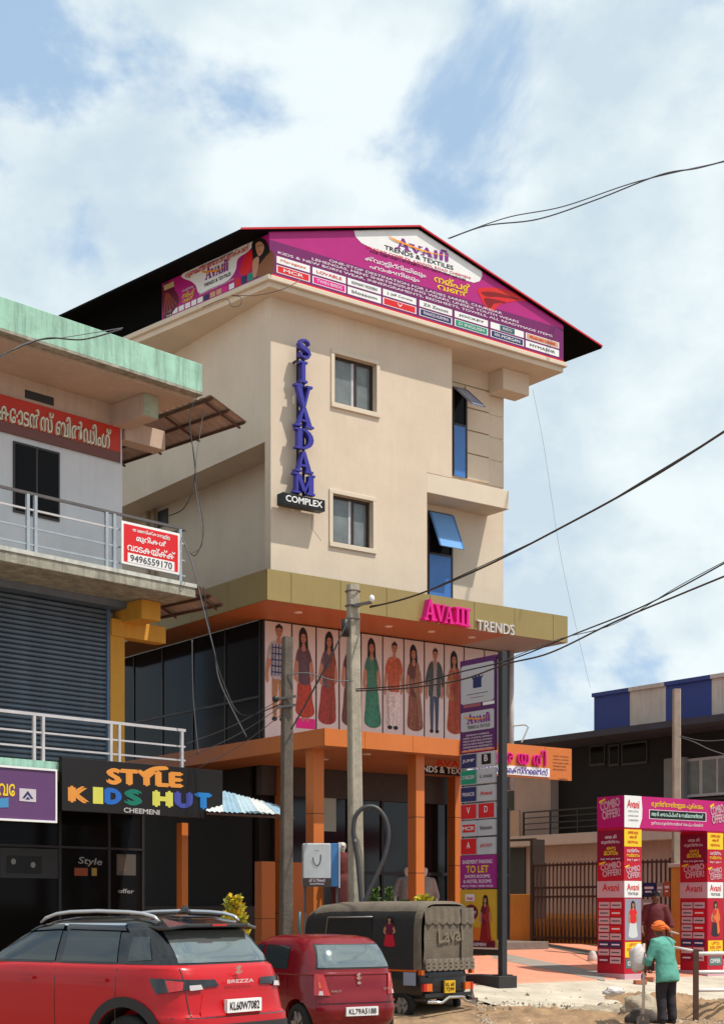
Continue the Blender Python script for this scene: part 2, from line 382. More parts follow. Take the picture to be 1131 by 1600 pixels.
# bracket beneath the right end of the cornice
bx('cornice_bracket', CREAM, mb_, XR - 0.5, XR + 0.32, 0.2, 0.7, ZT - 0.5, ZT - 0.002, 0.01)
for (x0, x1, z0, z1) in wins:
    t = 0.09; f = MB()
    f.box(x0 - t, x1 + t, -0.03, 0.02, z1, z1 + t); f.box(x0 - t, x1 + t, -0.045, 0.02, z0 - t * 1.15, z0); f.box(x0 - t, x0, -0.03, 0.02, z0, z1); f.box(x1, x1 + t, -0.03, 0.02, z0, z1)
    wn = f.build('window', CREAM2, mb_, bevel=0.008)
    g = MB(); s_ = 0.055; y = 0.12
    g.box(x0, x1, y, y + 0.06, z1 - s_, z1); g.box(x0, x1, y, y + 0.06, z0, z0 + s_); g.box(x0, x0 + s_ * 2, y, y + 0.06, z0 + s_, z1 - s_); g.box(x1 - s_, x1, y, y + 0.06, z0 + s_, z1 - s_)
    xm = x0 + (x1 - x0) * 0.58; g.box(xm - 0.025, xm + 0.025, y - 0.01, y + 0.06, z0 + s_, z1 - s_)
    g.build('frame', BROWNF, wn)
    bx('pane', GLASSG, wn, x0 + s_ * 2, xm - 0.025, y + 0.03, y + 0.04, z0 + s_, z1 - s_)
    bx('pane', GLASSG, wn, xm + 0.025, x1 - s_, y + 0.045, y + 0.055, z0 + s_, z1 - s_)
    bx('pane_edge', STEEL, wn, xm - 0.1, xm - 0.026, y + 0.018, y + 0.03, z0 + s_, z1 - s_)
# the two tall blue stair windows in the recess
for (u0, u1, v0, vm, v1, sash, g_) in ((706.5, 728, 604, 662, 743, 0.45, mat('pale_sash_glass', (.22, .27, .40), .2, .1, 3)), (668, 705.5, 798, 864, 934, 0.5, BLUEG)):
    yy = 0.695 if u0 > 700 else 0.745
    x0, z1 = M.front(u0, v0, yy); x1 = M.front(u1, v0, yy)[0]; zm = M.front(u0, vm, yy)[1]; z0 = M.front(u0, v1, yy)[1]
    x0 = max(x0, X705 + 0.01 if u0 > 700 else X667 + 0.01)
    f = MB(); s_ = 0.04
    f.box(x0, x1, yy - 0.05, yy, z1 - s_, z1); f.box(x0, x0 + s_ * .5, yy - 0.05, yy, z0, z1 - s_); f.box(x1 - s_, x1, yy - 0.05, yy, z0, z1 - s_); f.box(x0 + s_, x1 - s_, yy - 0.05, yy, zm - 0.02, zm + 0.02)
    wn = f.build('stair_window', BROWNF, mb_)
    bx('pane', BLUEP, wn, x0 + s_ * .5, x1 - s_ * .5, yy - 0.035, yy - 0.02, z0, zm - 0.02)
    bx('pane', GLASS, wn, x0 + s_, x1 - s_, yy - 0.012, yy - 0.004, zm + 0.02, z1 - s_)
    h = (z1 - zm) * 0.95; a = 0.85 if u0 > 700 else 0.42        # top-hung sash swung outwards
    q = MB(); y0 = yy - 0.06; P = lambda x, r, o: (x, y0 - r * math.sin(a) - o * math.cos(a), z1 - s_ - r * math.cos(a) + o * math.sin(a))
    q.add([P(x, r, o) for x in (x0, x1) for r in (0, h) for o in (0, 0.02)], [(0, 1, 3, 2), (4, 6, 7, 5), (0, 4, 5, 1), (2, 3, 7, 6), (0, 2, 6, 4), (1, 5, 7, 3)])
    q.build('open_sash', g_, wn)
    q = MB()
    for x in (x0, x1 - 0.03): q.add([P(x + e, r, o) for e in (0, 0.03) for r in (0, h) for o in (0.022, 0.03)], [(0, 1, 3, 2), (4, 6, 7, 5), (0, 4, 5, 1), (2, 3, 7, 6), (0, 2, 6, 4), (1, 5, 7, 3)])
    q.build('sash_frame', GLASSG if u0 > 700 else BLUEP, wn)
zl = ZSO
# rain pipes and vents on the left wall
for u in (231, 240):
    xx = ML.front(u, 790, 0.72)[0]; MB().tube([(0.72, -xx, zl - 0.1), (0.72, -xx, 8.3)], 0.05, 10).build('rain_pipe', mat('pipe_cream', (0.5, 0.38, 0.27), 0.6, 0.1), mb_, smooth=True)
xx = -ML.front(255, 815, 0.8)[0]; zz = ML.front(255, 815, 0.8)[1]
bx('vent_opening', DARK, mb_, 0.788, 0.81, xx - 0.25, xx + 0.25, zz - 0.12, zz + 0.28)
# roof slab with its cornice; the left edge runs askew along the plot boundary
KX, KY = -0.28, -0.38; dS = (-0.162, 0.987)
XE = M.front(880, 563, KY)[0]
slab = [(KX, KY), (XE, KY), (XE, 13.3), (KX + dS[0] * 14, KY + dS[1] * 14)]
s_ = MB().prism(slab, ZT, ZT + 0.12, 'z'); s_.build('roof_slab', CREAM, mb_, bevel=0.01)
o = 0.07; s2 = [(KX - o, KY - o), (XE + o, KY - o), (XE + o, 13.35), (KX - o + dS[0] * 14, KY + dS[1] * 14)]
MB().prism(s2, ZT + 0.12, ZT + 0.225, 'z').build('cornice', CREAM2, mb_, bevel=0.015)
# attic walls behind the banners, following the gable
ZA = ZT + 0.225
xl, zl_ = M.front(428, 360, KY); xm_, zr_ = M.front(655, 353, KY); xr_, zrr = M.front(880, 500, KY)
GAB = [(KX, ZA), (XE, ZA), (XE, zrr), (xm_, zr_), (KX, zl_)]
MB().prism(GAB, KY + 0.05, KY + 0.15, 'y').build('gable_wall', BLACKR, mb_)
# gable roof of black sheet with a red verge
VY = KY - 0.05
ex, ez = M.front(376, 357, VY); rx, rz_ = M.front(655, 353, VY); fx, fz = M.front(940, 541, VY)
LEN = 10.5
def roof_sheet(p, q, t=0.05):
    vs = []
    for (x, z) in (p, q):
        for y_, k in ((VY, 0), (VY + LEN, 1)):
            for dz in (0, -t): vs.append((x + dS[0] * LEN * k * (1 if x < 2 else 0.35), y_, z + dz))
    return MB().add(vs, [(0, 1, 3, 2), (4, 6, 7, 5), (0, 4, 5, 1), (2, 3, 7, 6), (0, 2, 6, 4), (1, 5, 7, 3)])
rf = roof_sheet((ex, ez), (rx, rz_)).build('roof', BLACKR, mb_)
roof_sheet((rx, rz_ + 0.002), (fx, fz)).build('roof_slope', BLACKR, rf)
v_ = MB(); v_.bar((ex, VY - 0.02, ez), (rx, VY - 0.02, rz_), 0.025, 0.035); v_.bar((rx, VY - 0.02, rz_), (fx, VY - 0.02, fz), 0.025, 0.035); v_.build('verge_trim', REDT, rf)
# left attic wall
LB = Frame(M.world(KX, KY)[0], M.world(KX, KY)[1], MA + math.atan2(-dS[1], -dS[0]))
a0 = LB.front(253, 503, 0)[0]
p_ = [(KX + 0.04, KY + 0.16), (KX + 0.14, KY + 0.16), (KX + 0.14 + dS[0] * 9.5, KY + dS[1] * 9.5), (KX + 0.04 + dS[0] * 9.5, KY + dS[1] * 9.5)]
MB().prism(p_, ZA, zl_ - 0.06, 'z').build('attic_wall', BLACKR, mb_)
# ---- gold fascia, panel by panel
FX, FY = -0.74, -1.0; FZ1 = M.front(427, 890, FY)[1]; FZ0 = M.front(427, 938, FY)[1]
FR = M.front(887, 966, FY)[0]
MB().box(FX + 0.03, FR - 0.03, FY + 0.03, 0.74, FZ0 + 0.03, FZ1 - 0.02).build('fascia_core', DARK, mb_)
MB().box(FX + 0.03, 0.24, 0.74, 8.0, FZ0 + 0.03, FZ1 - 0.02).build('fascia_core', DARK, mb_)
seams = [M.front(u, 930, FY)[0] for u in (427, 455, 532, 604, 672, 741, 804, 864, 887)]; seams[0] = FX; seams[-1] = FR
for a_, c_ in zip(seams, seams[1:]): bx('fascia_panel', GOLD, mb_, a_ + 0.006, c_ - 0.006, FY, FY + 0.03, FZ0, FZ1)
for k in range(6): bx('fascia_panel', GOLD, mb_, FX, FX + 0.03, FY + 0.035 + k * 1.45, FY + 0.035 + k * 1.45 + 1.438, FZ0, FZ1)
bx('fascia_panel', GOLD, mb_, FR - 0.03, FR, FY + 0.035, 0.74, FZ0, FZ1)
SOFR = M.front(796, 985, FY)[0]
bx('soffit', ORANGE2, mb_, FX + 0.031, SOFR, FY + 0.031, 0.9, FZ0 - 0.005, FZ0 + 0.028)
bx('soffit', mat('grey_soffit', (0.36, 0.35, 0.35), 0.6, 0.08), mb_, SOFR + 0.004, FR - 0.031, FY + 0.031, 0.9, FZ0 - 0.004, FZ0 + 0.028)
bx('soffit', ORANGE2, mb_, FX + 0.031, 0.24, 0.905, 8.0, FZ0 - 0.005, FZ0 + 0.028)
for u, v in ((466, 957), (607, 979), (674, 987), (737, 996)):
    o_, d_, dz_ = M._ray(u, v); t_ = (FZ0 - 0.01 - CAMZ) / dz_; x, y = o_[0] + d_[0] * t_, o_[1] + d_[1] * t_
    MB().tube([(x, y, FZ0 - 0.004), (x, y, FZ0 - 0.02)], 0.085, 16).build('downlight', WHITE, mb_)
# ---- first floor: poster panels in front, dark glass on the left
PY = 0.70; PXL = 0.15
px = [M.front(u, 1050, PY)[0] for u in (413, 456, 494, 530, 564, 598, 631, 663, 694, 725, 757, 789)]; PXL = px[0]
PZ0 = 5.0
bx('panel_backing', DARK, mb_, PXL, px[-1], PY + 0.03, PY + 0.12, PZ0, FZ0 - 0.006)
SK = pr('skin', (0.42, 0.20, 0.12)); HAIR = pr('hair', (0.015, 0.010, 0.010)); PALE = pr('pale_grey', (0.62, 0.58, 0.58))
def col(n, c): return mat('print_cloth_' + n, c, .45, .4, 13, streak=.9, dirt=tuple(x * .3 for x in c), spec=.3)
def fig_woman(A, top, skirt, pallu=None, short=False):
    hem = 0.05 if not short else 0.10
    A.poly([(.34, .80), (.36, .93), (.5, .985), (.64, .93), (.67, .80), (.70, .66), (.60, .70), (.40, .70), (.31, .66)], HAIR, True)
    if short:
        A.poly([(.40, .30), (.47, .30), (.46, .05), (.38, .05)], SK); A.poly([(.54, .30), (.61, .30), (.63, .05), (.55, .05)], SK)
    A.poly([(.28, .44), (.22, .26), (.17, hem + .05), (.30, hem), (.5, hem - .015), (.72, hem), (.84, hem + .05), (.78, .26), (.72, .44), (.5, .50)], skirt, True)
    A.poly([(.26, .72), (.17, .60), (.15, .47), (.34, .42), (.36, .47), (.26, .50), (.33, .63)], SK, True)
    A.poly([(.74, .72), (.83, .60), (.85, .48), (.64, .43), (.62, .48), (.74, .51), (.67, .63)], SK, True)
    A.poly([(.30, .76), (.42, .785), (.58, .785), (.70, .76), (.78, .66), (.69, .62), (.70, .44), (.5, .41), (.30, .44), (.31, .62), (.22, .66)], top, True)
    if pallu: A.poly([(.62, .785), (.74, .74), (.74, .50), (.82, .18), (.66, .12), (.58, .42), (.36, .52), (.36, .60), (.54, .62)], pallu, True)
    A.poly([(.45, .82), (.55, .82), (.57, .76), (.5, .74), (.43, .76)], SK); A.ell(.5, .88, .095, .058, SK)
    A.poly([(.39, .86), (.41, .935), (.5, .95), (.59, .935), (.61, .86), (.57, .91), (.5, .922), (.43, .91)], HAIR)
    A.poly([(.46, .848), (.5, .842), (.54, .848), (.5, .854)], pr('lip', (.35, .05, .05)))
    for x in (.452, .548): A.ell(x, .887, .018, .006, HAIR, 8)
    A.poly([(.49, .885), (.51, .885), (.515, .866), (.485, .866)], pr('skin_shade', (.34, .15, .09)))
def fig_man(A, top, legs, over=None, mundu=False):
    if mundu:
        A.poly([(.27, .48), (.22, .10), (.5, .07), (.78, .10), (.73, .48)], legs, True)
        A.ell(.38, .055, .10, .022, HAIR); A.ell(.62, .055, .10, .022, HAIR)
    else:
        A.poly([(.30, .50), (.31, .28), (.36, .06), (.47, .06), (.48, .30), (.5, .42), (.5, .50)], legs); A.poly([(.5, .50), (.5, .42), (.53, .30), (.57, .06), (.68, .06), (.70, .28), (.70, .50)], legs)
        A.ell(.40, .05, .085, .022, HAIR); A.ell(.64, .05, .085, .022, HAIR)
    A.poly([(.24, .74), (.13, .62), (.10, .48), (.14, .40), (.20, .42), (.20, .52), (.32, .64)], SK, True)
    A.poly([(.76, .74), (.87, .62), (.90, .50), (.84, .42), (.78, .44), (.80, .53), (.68, .64)], SK, True)
    A.poly([(.26, .79), (.42, .815), (.58, .815), (.74, .79), (.86, .68), (.77, .62), (.73, .64), (.73, .46), (.5, .44), (.27, .46), (.27, .64), (.23, .62), (.14, .68)], top, True)
    if over:
        A.poly([(.26, .80), (.41, .82), (.44, .60), (.42, .45), (.24, .45), (.25, .64), (.17, .55), (.09, .60), (.16, .72)], over, True); A.poly([(.74, .80), (.59, .82), (.58, .60), (.60, .45), (.76, .45), (.75, .64), (.83, .55), (.91, .60), (.84, .72)], over, True)
    A.poly([(.45, .85), (.55, .85), (.57, .80), (.5, .78), (.43, .80)], SK); A.ell(.5, .905, .095, .058, SK)
    A.poly([(.39, .90), (.39, .955), (.5, .985), (.61, .955), (.61, .90), (.58, .935), (.5, .945), (.42, .935)], HAIR)
    for x in (.455, .545): A.ell(x, .912, .018, .006, HAIR, 8)
    A.poly([(.49, .91), (.51, .91), (.515, .892), (.485, .892)], pr('skin_shade', (.34, .15, .09))); A.poly([(.465, .875), (.535, .875), (.5, .868)], pr('lip', (.35, .05, .05)))
FP = FrontPlane(PY)
outfits = [('m', (.45, .45, .5), (.42, .22, .10), None), ('s', (.13, .07, .09), (.45, .06, .03), None), ('w', (.16, .10, .12), (.33, .05, .04), (.30, .07, .04)),
           ('w', (.08, .05, .06), (.13, .05, .04), (.16, .07, .05)), ('w', (.06, .22, .15), (.05, .24, .16), None), ('u', (.50, .12, .05), (.72, .68, .68), None),
           ('w', (.16, .06, .05), (.26, .10, .06), (.30, .16, .10)), ('j', (.42, .40, .42), (.07, .10, .17), (.07, .09, .09)), ('w', (.40, .13, .05), (.42, .08, .03), (.34, .06, .03)), None, None]
for k in range(len(px) - 1):
    g_ = 0.022
    pn = bx('poster_panel', PALE, mb_, px[k] + g_, px[k + 1] - g_, PY, PY + 0.028, PZ0, FZ0 - 0.04)
    if outfits[k] is None: continue
    kd, tp, lg, ov = outfits[k]; wdt = px[k + 1] - px[k] - 2 * g_
    v0_, v1_ = (968, 1140) if k < 1 else (973, 1136)
    zt = M.front(434 + 33 * k, 972 + 5.2 * k, PY)[1]; zb_ = M.front(434 + 33 * k, 1132 + 2.4 * k, PY)[1]
    A = Art(FP, px[k] + g_ - wdt * .12, zb_, wdt * 1.24, zt - zb_)
    A.sh = (.05, -.08, .10, .02, -.06, .08, -.09, .07, -.04)[k]
    cm = lambda n, c: col('%s%d' % (n, k), c)
    if kd == 'm':
        fig_man(A, cm('t', tp), cm('l', lg))
        for i in range(5): A.rect(.28 + i * .10, .47, .31 + i * .10, .78, NAVY)
        for i in range(5): A.rect(.27, .50 + i * .06, .73, .512 + i * .06, NAVY)
    elif kd == 'u': fig_man(A, cm('t', tp), cm('l', lg), None, True)
    elif kd == 'j': fig_man(A, cm('t', tp), cm('l', lg), cm('o', ov))
    else: fig_woman(A, cm('t', tp), cm('l', lg), cm('o', ov) if ov else None, kd == 's')
    A.build('printed_figure', pn)
    if k in (1,): 
        A2 = Art(FP, px[k] + .1, zb_ - 0.05, .5, .22); A2.rect(0, 0, 1, 1, PINK); A2.build('printed_tag', pn)
LGX = PXL
bx('glass_wall', GLASSB, mb_, LGX, LGX + 0.04, PY + 0.13, 7.2, 4.9, FZ0 - 0.006)
for k in range(5): bx('mullion', DARK, mb_, LGX - 0.02, LGX, PY + 0.13 + k * 1.4, PY + 0.18 + k * 1.4, 4.9, FZ0 - 0.006)
bx('transom', DARK, mb_, LGX - 0.02, LGX, PY + 0.19, 7.2, 6.25, 6.3)
bx('brown_side_panel', mat('brown_panel', (0.16, 0.10, 0.065), 0.7, 0.2, 3), mb_, LGX - 0.03, LGX + 0.1, 7.21, 11.5, 3.0, FZ0 - 0.006)
for k in range(6): bx('panel_batten', mat('brown_batten', (0.09, 0.055, 0.04), 0.7, 0.2, 3), mb_, LGX - 0.06, LGX - 0.031, 7.3 + k * 0.6, 7.36 + k * 0.6, 3.0, FZ0 - 0.006)
# corner down-pipe at the right end
cx = M.front(794, 1050, PY)[0]
MB().tube([(cx, PY - 0.1, 4.6), (cx, PY - 0.1, FZ0 - 0.006)], 0.07, 12).build('corner_post', mat('pale_post', (0.45, 0.43, 0.42), 0.6, 0.12), mb_, smooth=True)
bx('corner_strip', DARK, mb_, cx - 0.16, cx - 0.09, PY - 0.12, PY + 0.02, 4.6, FZ0 - 0.006)
# small bracket arm on the post
MB().tube([(cx, PY - 0.15, M.front(800, 1136, PY)[1]), (cx + 0.25, PY - 0.3, M.front(800, 1134, PY)[1]), (cx + 0.32, PY - 0.35, M.front(800, 1138, PY)[1]), (cx + 0.15, PY - 0.3, M.front(800, 1162, PY)[1])], 0.02, 8).build('bracket_arm', STEEL, mb_)
# ---- orange canopy over the entrance
CY = -3.2; CXL, CZ1 = M.front(507, 1138, CY); CZ0 = M.front(507, 1165, CY)[1]; CXR = M.front(893, 1168, CY)[0]
cxs = [M.front(u, 1150, CY)[0] for u in (507, 570, 645, 720, 785, 850, 893)]; cxs[0] = CXL; cxs[-1] = CXR
cores = MB().box(CXL + 0.03, CXR - 0.03, CY + 0.03, PY - 0.02, CZ0 + 0.03, CZ1 - 0.02); cores.build('canopy_core', DARK, mb_)
bx('canopy_core', DARK, mb_, CXL + 0.03, PXL - 0.1, PY - 0.015, 6.0, CZ0 + 0.03, CZ1 - 0.02)
for a_, c_ in zip(cxs, cxs[1:]): bx('canopy_panel', ORANGE, mb_, a_ + 0.004, c_ - 0.004, CY, CY + 0.03, CZ0, CZ1)
for k in range(5): bx('canopy_panel', ORANGE, mb_, CXL, CXL + 0.03, CY + 0.034 + k * 1.8, CY + 0.034 + k * 1.8 + 1.79, CZ0, CZ1)
bx('canopy_top', ORANGE, mb_, CXL + 0.01, CXR - 0.01, CY + 0.01, PY - 0.02, CZ1 - 0.018, CZ1 + 0.004)
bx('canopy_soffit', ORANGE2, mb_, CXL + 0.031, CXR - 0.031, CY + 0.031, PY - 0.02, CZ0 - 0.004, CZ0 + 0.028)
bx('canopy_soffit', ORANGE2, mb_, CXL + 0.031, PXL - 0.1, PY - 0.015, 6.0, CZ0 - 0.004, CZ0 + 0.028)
bx('canopy_end_panel', ORANGE, mb_, CXR - 0.028, CXR + 0.002, CY + 0.035, PY - 0.02, CZ0 + 0.001, CZ1)
for u, v in ((507, 1187), (573, 1179), (596, 1208), (640, 1212), (690, 1222)):
    o_, d_, dz_ = M._ray(u, v); t_ = (CZ0 - 0.01 - CAMZ) / dz_; x, y = o_[0] + d_[0] * t_, o_[1] + d_[1] * t_
    if y < PY - 0.2: MB().tube([(x, y, CZ0 - 0.003), (x, y, CZ0 - 0.02)], 0.08, 14).build('downlight', WHITE, mb_)
def column(u0, um, u1, y, zt, name='canopy_column', m=ORANGE):
    x1 = M.front(u1, 1300, y)[0]; x0 = M.front(um, 1300, y)[0]
    X, Y, _ = M.world((x0 + x1) / 2, y + 0.1); zb = gz(X, Y)
    o = bx(name, m, mb_, x0, x1, y, y + 0.26, zb, zt)
    z = zb + 0.75
    while z < zt - 0.3: bx('joint_strip', BROWNF, o, x0 - 0.002, x1 + 0.002, y - 0.002, y + 0.262, z, z + 0.012); z += 1.1
    return o
column(0, 650, 663, CY + 0.3, CZ0 - 0.005); column(0, 490, 506, CY + 0.6, CZ0 - 0.005)
column(0, 711, 721, 0.35, CZ0 - 0.005); column(0, 440, 456, 0.6, CZ0 - 0.005); column(0, 409, 430, -0.6, 2.74) 
# ---- ground-floor storefront
FL = 1.0
bx('ground_floor_core', mat('dark_interior', (0.02, 0.016, 0.014), 0.8, 0.2), mb_, PXL + 0.1, XR - 0.1, PY + 0.35, 12.7, 0.2, PZ0 - 0.003)
bx('shop_floor', mat('shop_plinth', (0.20, 0.17, 0.15), 0.6, 0.2), mb_, PXL - 0.1, XR, PY - 1.5, PY + 0.34, 0.1, FL + 0.04, 0.01)
gx = [PXL + 0.4 + k * 0.95 for k in range(8)]
for a_, c_ in zip(gx, gx[1:]): bx('shop_window', mat('entrance_glass', (.012, .010, .010), .12, 0, spec=.45), mb_, a_ + 0.03, c_ - 0.03, PY + 0.20, PY + 0.22, FL + 0.05, 4.2)
for a_ in gx: bx('mullion', DARK, mb_, a_ - 0.03, a_ + 0.03, PY + 0.16, PY + 0.26, FL + 0.05, 4.2)
bx('transom', DARK, mb_, gx[0], gx[-1], PY + 0.15, PY + 0.27, 2.55, 2.62); bx('shop_header', mat('shop_header', (0.06, 0.05, 0.045), 0.6, 0.2), mb_, PXL, XR, PY + 0.1, PY + 0.3, 4.2, PZ0 - 0.004)
# pale door poster seen through the entrance
q0 = M.front(505, 1245, PY + 0.15); q1 = M.front(524, 1300, PY + 0.15)
d_ = bx('door_poster', pr('poster_pale', (0.42, 0.5, 0.44)), mb_, q0[0], q1[0], PY + 0.125, PY + 0.145, q1[1], q0[1])
# low grey wall and panel coloured dark for the unlit interior, left under canopy
GREYW = mat('grey_plinth', (0.115, 0.095, 0.085), 0.9, 0.2, 3, 0.3)
bx('side_plinth', GREYW, mb_, PXL - 0.2, PXL + 0.1, PY + 0.5, 9.0, 0.0, 1.85)
bx('opening_shade', mat('dark_interior', (0.02, 0.016, 0.014), 0.8, 0.2), mb_, PXL - 0.05, PXL + 0.02, PY + 0.5, 9.0, 1.85, 4.85)
for u0_, u1_, y_ in ((455, 478, 0.2),):
    x0, z1 = M.front(u0_, 1348, y_); x1, z0 = M.front(u1_, 1392, y_); bx('orange_pier', ORANGE, mb_, x0, x1, y_, y_ + 0.3, 0.5, z1)
# hanging sign board inside the porch
HY = CY + 0.62
q0 = M.front(655, 1193, HY); q1 = M.front(727, 1211, HY)
sb = bx('porch_sign_board', BLACK, mb_, q0[0], q1[0] + 0.5, HY, HY + 0.06, q1[1] - 0.03, q0[1] - 0.04)
lettering(sb, 'NDS & TEXTILES', WHITE, FrontPlane(HY), (M.front(660, 1206, HY)[0], q1[1] + .0), (M.front(745, 1206, HY)[0], q1[1] + .0), 0.13, bold=0.03)
lettering(mb_, 'AVANI', RED, FrontPlane(HY), (M.front(680, 1196, HY)[0], q0[1] - 0.02), (M.front(735, 1196, HY)[0], q0[1] - 0.02), 0.12, bold=0.03)
# ================================================================ raised serif letters
def glyph(ch):
    q = []
    if ch == 'I': q = [[(.34, .05), (.66, .05), (.66, .95), (.34, .95)], [(.14, 0), (.86, 0), (.86, .1), (.14, .1)], [(.14, .9), (.86, .9), (.86, 1), (.14, 1)]]
    if ch == 'V': q = [[(.06, .95), (.36, .95), (.62, 0), (.44, 0)], [(.76, .95), (.90, .95), (.60, 0), (.50, 0)], [(-.02, .9), (.44, .9), (.44, 1), (-.02, 1)], [(.66, .9), (1.02, .9), (1.02, 1), (.66, 1)]]
    if ch == 'A': q = [[(.64, .05), (.94, .05), (.58, 1), (.40, 1)], [(.10, .05), (.24, .05), (.52, 1), (.42, 1)], [(.22, .27), (.74, .27), (.70, .37), (.26, .37)], [(-.02, 0), (.34, 0), (.34, .1), (-.02, .1)], [(.56, 0), (1.02, 0), (1.02, .1), (.56, .1)]]
    if ch == 'M': q = [[(.09, .05), (.21, .05), (.21, .95), (.09, .95)], [(.10, .95), (.34, .95), (.60, .12), (.44, .12)], [(.80, .95), (.90, .95), (.58, .12), (.50, .12)], [(.72, .05), (.97, .05), (.97, .95), (.72, .95)], [(-.03, 0), (.31, 0), (.31, .1), (-.03, .1)], [(.62, 0), (1.04, 0), (1.04, .1), (.62, .1)], [(-.03, .9), (.2, .9), (.2, 1), (-.03, 1)], [(.84, .9), (1.04, .9), (1.04, 1), (.84, 1)]]
    if ch == 'N': q = [[(.10, .05), (.22, .05), (.22, .95), (.10, .95)], [(.12, .95), (.38, .95), (.88, .02), (.74, .02)], [(.78, .05), (.90, .05), (.90, .95), (.78, .95)], [(-.03, 0), (.34, 0), (.34, .1), (-.03, .1)], [(-.03, .9), (.2, .9), (.2, 1), (-.03, 1)], [(.64, .9), (1.03, .9), (1.03, 1), (.64, 1)]]
    if ch == 'H': q = [[(.10, .0), (.36, .0), (.36, 1), (.10, 1)], [(.66, 0), (.92, 0), (.92, 1), (.66, 1)]]
    if ch == 'D':
        q = [[(.10, .05), (.36, .05), (.36, .95), (.10, .95)], [(-.02, 0), (.4, 0), (.4, .1), (-.02, .1)], [(-.02, .9), (.4, .9), (.4, 1), (-.02, 1)]]
        for i in range(8):
            a0, a1 = -math.pi / 2 + math.pi * i / 8, -math.pi / 2 + math.pi * (i + 1) / 8
            o = lambda a: (.38 + .62 * math.cos(a), .5 + .5 * math.sin(a)); n_ = lambda a: (.38 + .34 * math.cos(a), .5 + .39 * math.sin(a))
            q.append([n_(a0), o(a0), o(a1), n_(a1)])
    if ch == 'S':
        c = [(.86, .72), (.80, .88), (.55, .95), (.25, .88), (.16, .72), (.30, .58), (.52, .51), (.74, .42), (.86, .27), (.76, .11), (.48, .05), (.22, .11), (.12, .29)]
        wd_ = [.10, .10, .10, .15, .2, .23, .24, .23, .2, .15, .1, .1, .1]
        for i in range(len(c) - 1):
            (x0, z0), (x1, z1) = c[i], c[i + 1]
            def nn(i_):
                p, r_ = c[max(i_ - 1, 0)], c[min(i_ + 1, len(c) - 1)]; dx, dz = r_[0] - p[0], r_[1] - p[1]; l = math.hypot(dx, dz); return -dz / l * wd_[i_] * .5, dx / l * wd_[i_] * .5
            a, b = nn(i), nn(i + 1)
            q.append([(x0 - a[0], z0 - a[1]), (x1 - b[0], z1 - b[1]), (x1 + b[0], z1 + b[1]), (x0 + a[0], z0 + a[1])])
    return q
def raised(ch, name, m, parent, x0, x1, z0, z1, y, t):
    b = MB()
    for k, q in enumerate(glyph(ch)):
        b.prism([(x0 + p[0] * (x1 - x0), z0 + p[1] * (z1 - z0)) for p in q], y - 0.0015 * k, y + t, 'y')
    return b.build(name, m, parent)
# ---- SIVADAM COMPLEX down the front wall
sg = fthing('building_name_sign', 'vertical blue raised letter building name sign above a small black board on cream wall', 'sign', M)
SBL = mat('blue_letter', (0.032, 0.028, 0.30), 0.45, 0.1, 4); YL = -0.30
fL = lambda u, v: M.front(u, v, YL)
for ch, u0, u1, v0, v1 in (('S', 466, 487, 529, 560), ('I', 467, 483, 564, 597), ('V', 462, 488, 601, 636), ('A', 462, 490, 636, 667), ('D', 463, 490, 670, 702), ('A', 462, 489, 705, 738), ('M', 460, 491, 740, 772)):
    x0 = fL(u0, v0)[0]; x1 = fL(u1, v0)[0]; um = (u0 + u1) / 2
    raised(ch, 'letter', SBL, sg, x0, x1, fL(um, v1)[1], fL(um, v0)[1], YL, 0.12)
for u in (471, 480):
    x, z1 = fL(u, 540); bx('rail', DARK, sg, x - 0.025, x + 0.025, YL + 0.125, YL + 0.16, fL(u, 782)[1], z1)
    for v in (560, 660, 760): z = fL(u, v)[1]; bx('stay', DARK, sg, x - 0.02, x + 0.02, YL + 0.161, 0.002, z - 0.02, z + 0.02)
x0, z1 = fL(441, 769); x1 = fL(507, 769)[0]; z0 = fL(441, 787)[1]
bd = bx('board', BLACK, sg, x0, x1, YL - 0.02, YL + 0.2, z0, z1, 0.005)
lettering(bd, 'COMPLEX', WHITE, FrontPlane(YL - 0.02), (x0 + .07, z0 + .06), (x1 - .07, z0 + .06), (z1 - z0) * .58, bold=0.035)
# ---- AVANI TRENDS on the gold fascia
lg = fthing('shop_name_letters', 'magenta raised shop name with smaller white word on the gold fascia', 'sign', M)
fF = lambda u, v: M.front(u, v, FY - 0.02)
for ch, u0, u1, v0, v1 in (('A', 657, 676, 938, 971), ('V', 674, 690, 946, 973), ('A', 688, 703, 949, 976)):
    um = (u0 + u1) / 2; raised(ch, 'letter', PINK, lg, fF(u0, 950)[0], fF(u1, 950)[0], fF(um, v1)[1], fF(um, v0)[1], FY - 0.16, 0.16)
for u, v0, v1 in ((709, 950, 977), (717, 951, 979), (725, 953, 981)):
    raised('I', 'letter', PINK, lg, fF(u - 6, 950)[0], fF(u + 6, 950)[0], fF(u, v1)[1], fF(u, v0)[1], FY - 0.16, 0.16)
lettering(lg, 'TRENDS', pr('silver', (.6, .58, .56)), FrontPlane(FY), fF(744, 985), (fF(802, 985)[0], fF(744, 985)[1]), 0.23, d=0.002, thick=0.06, bold=0.0)
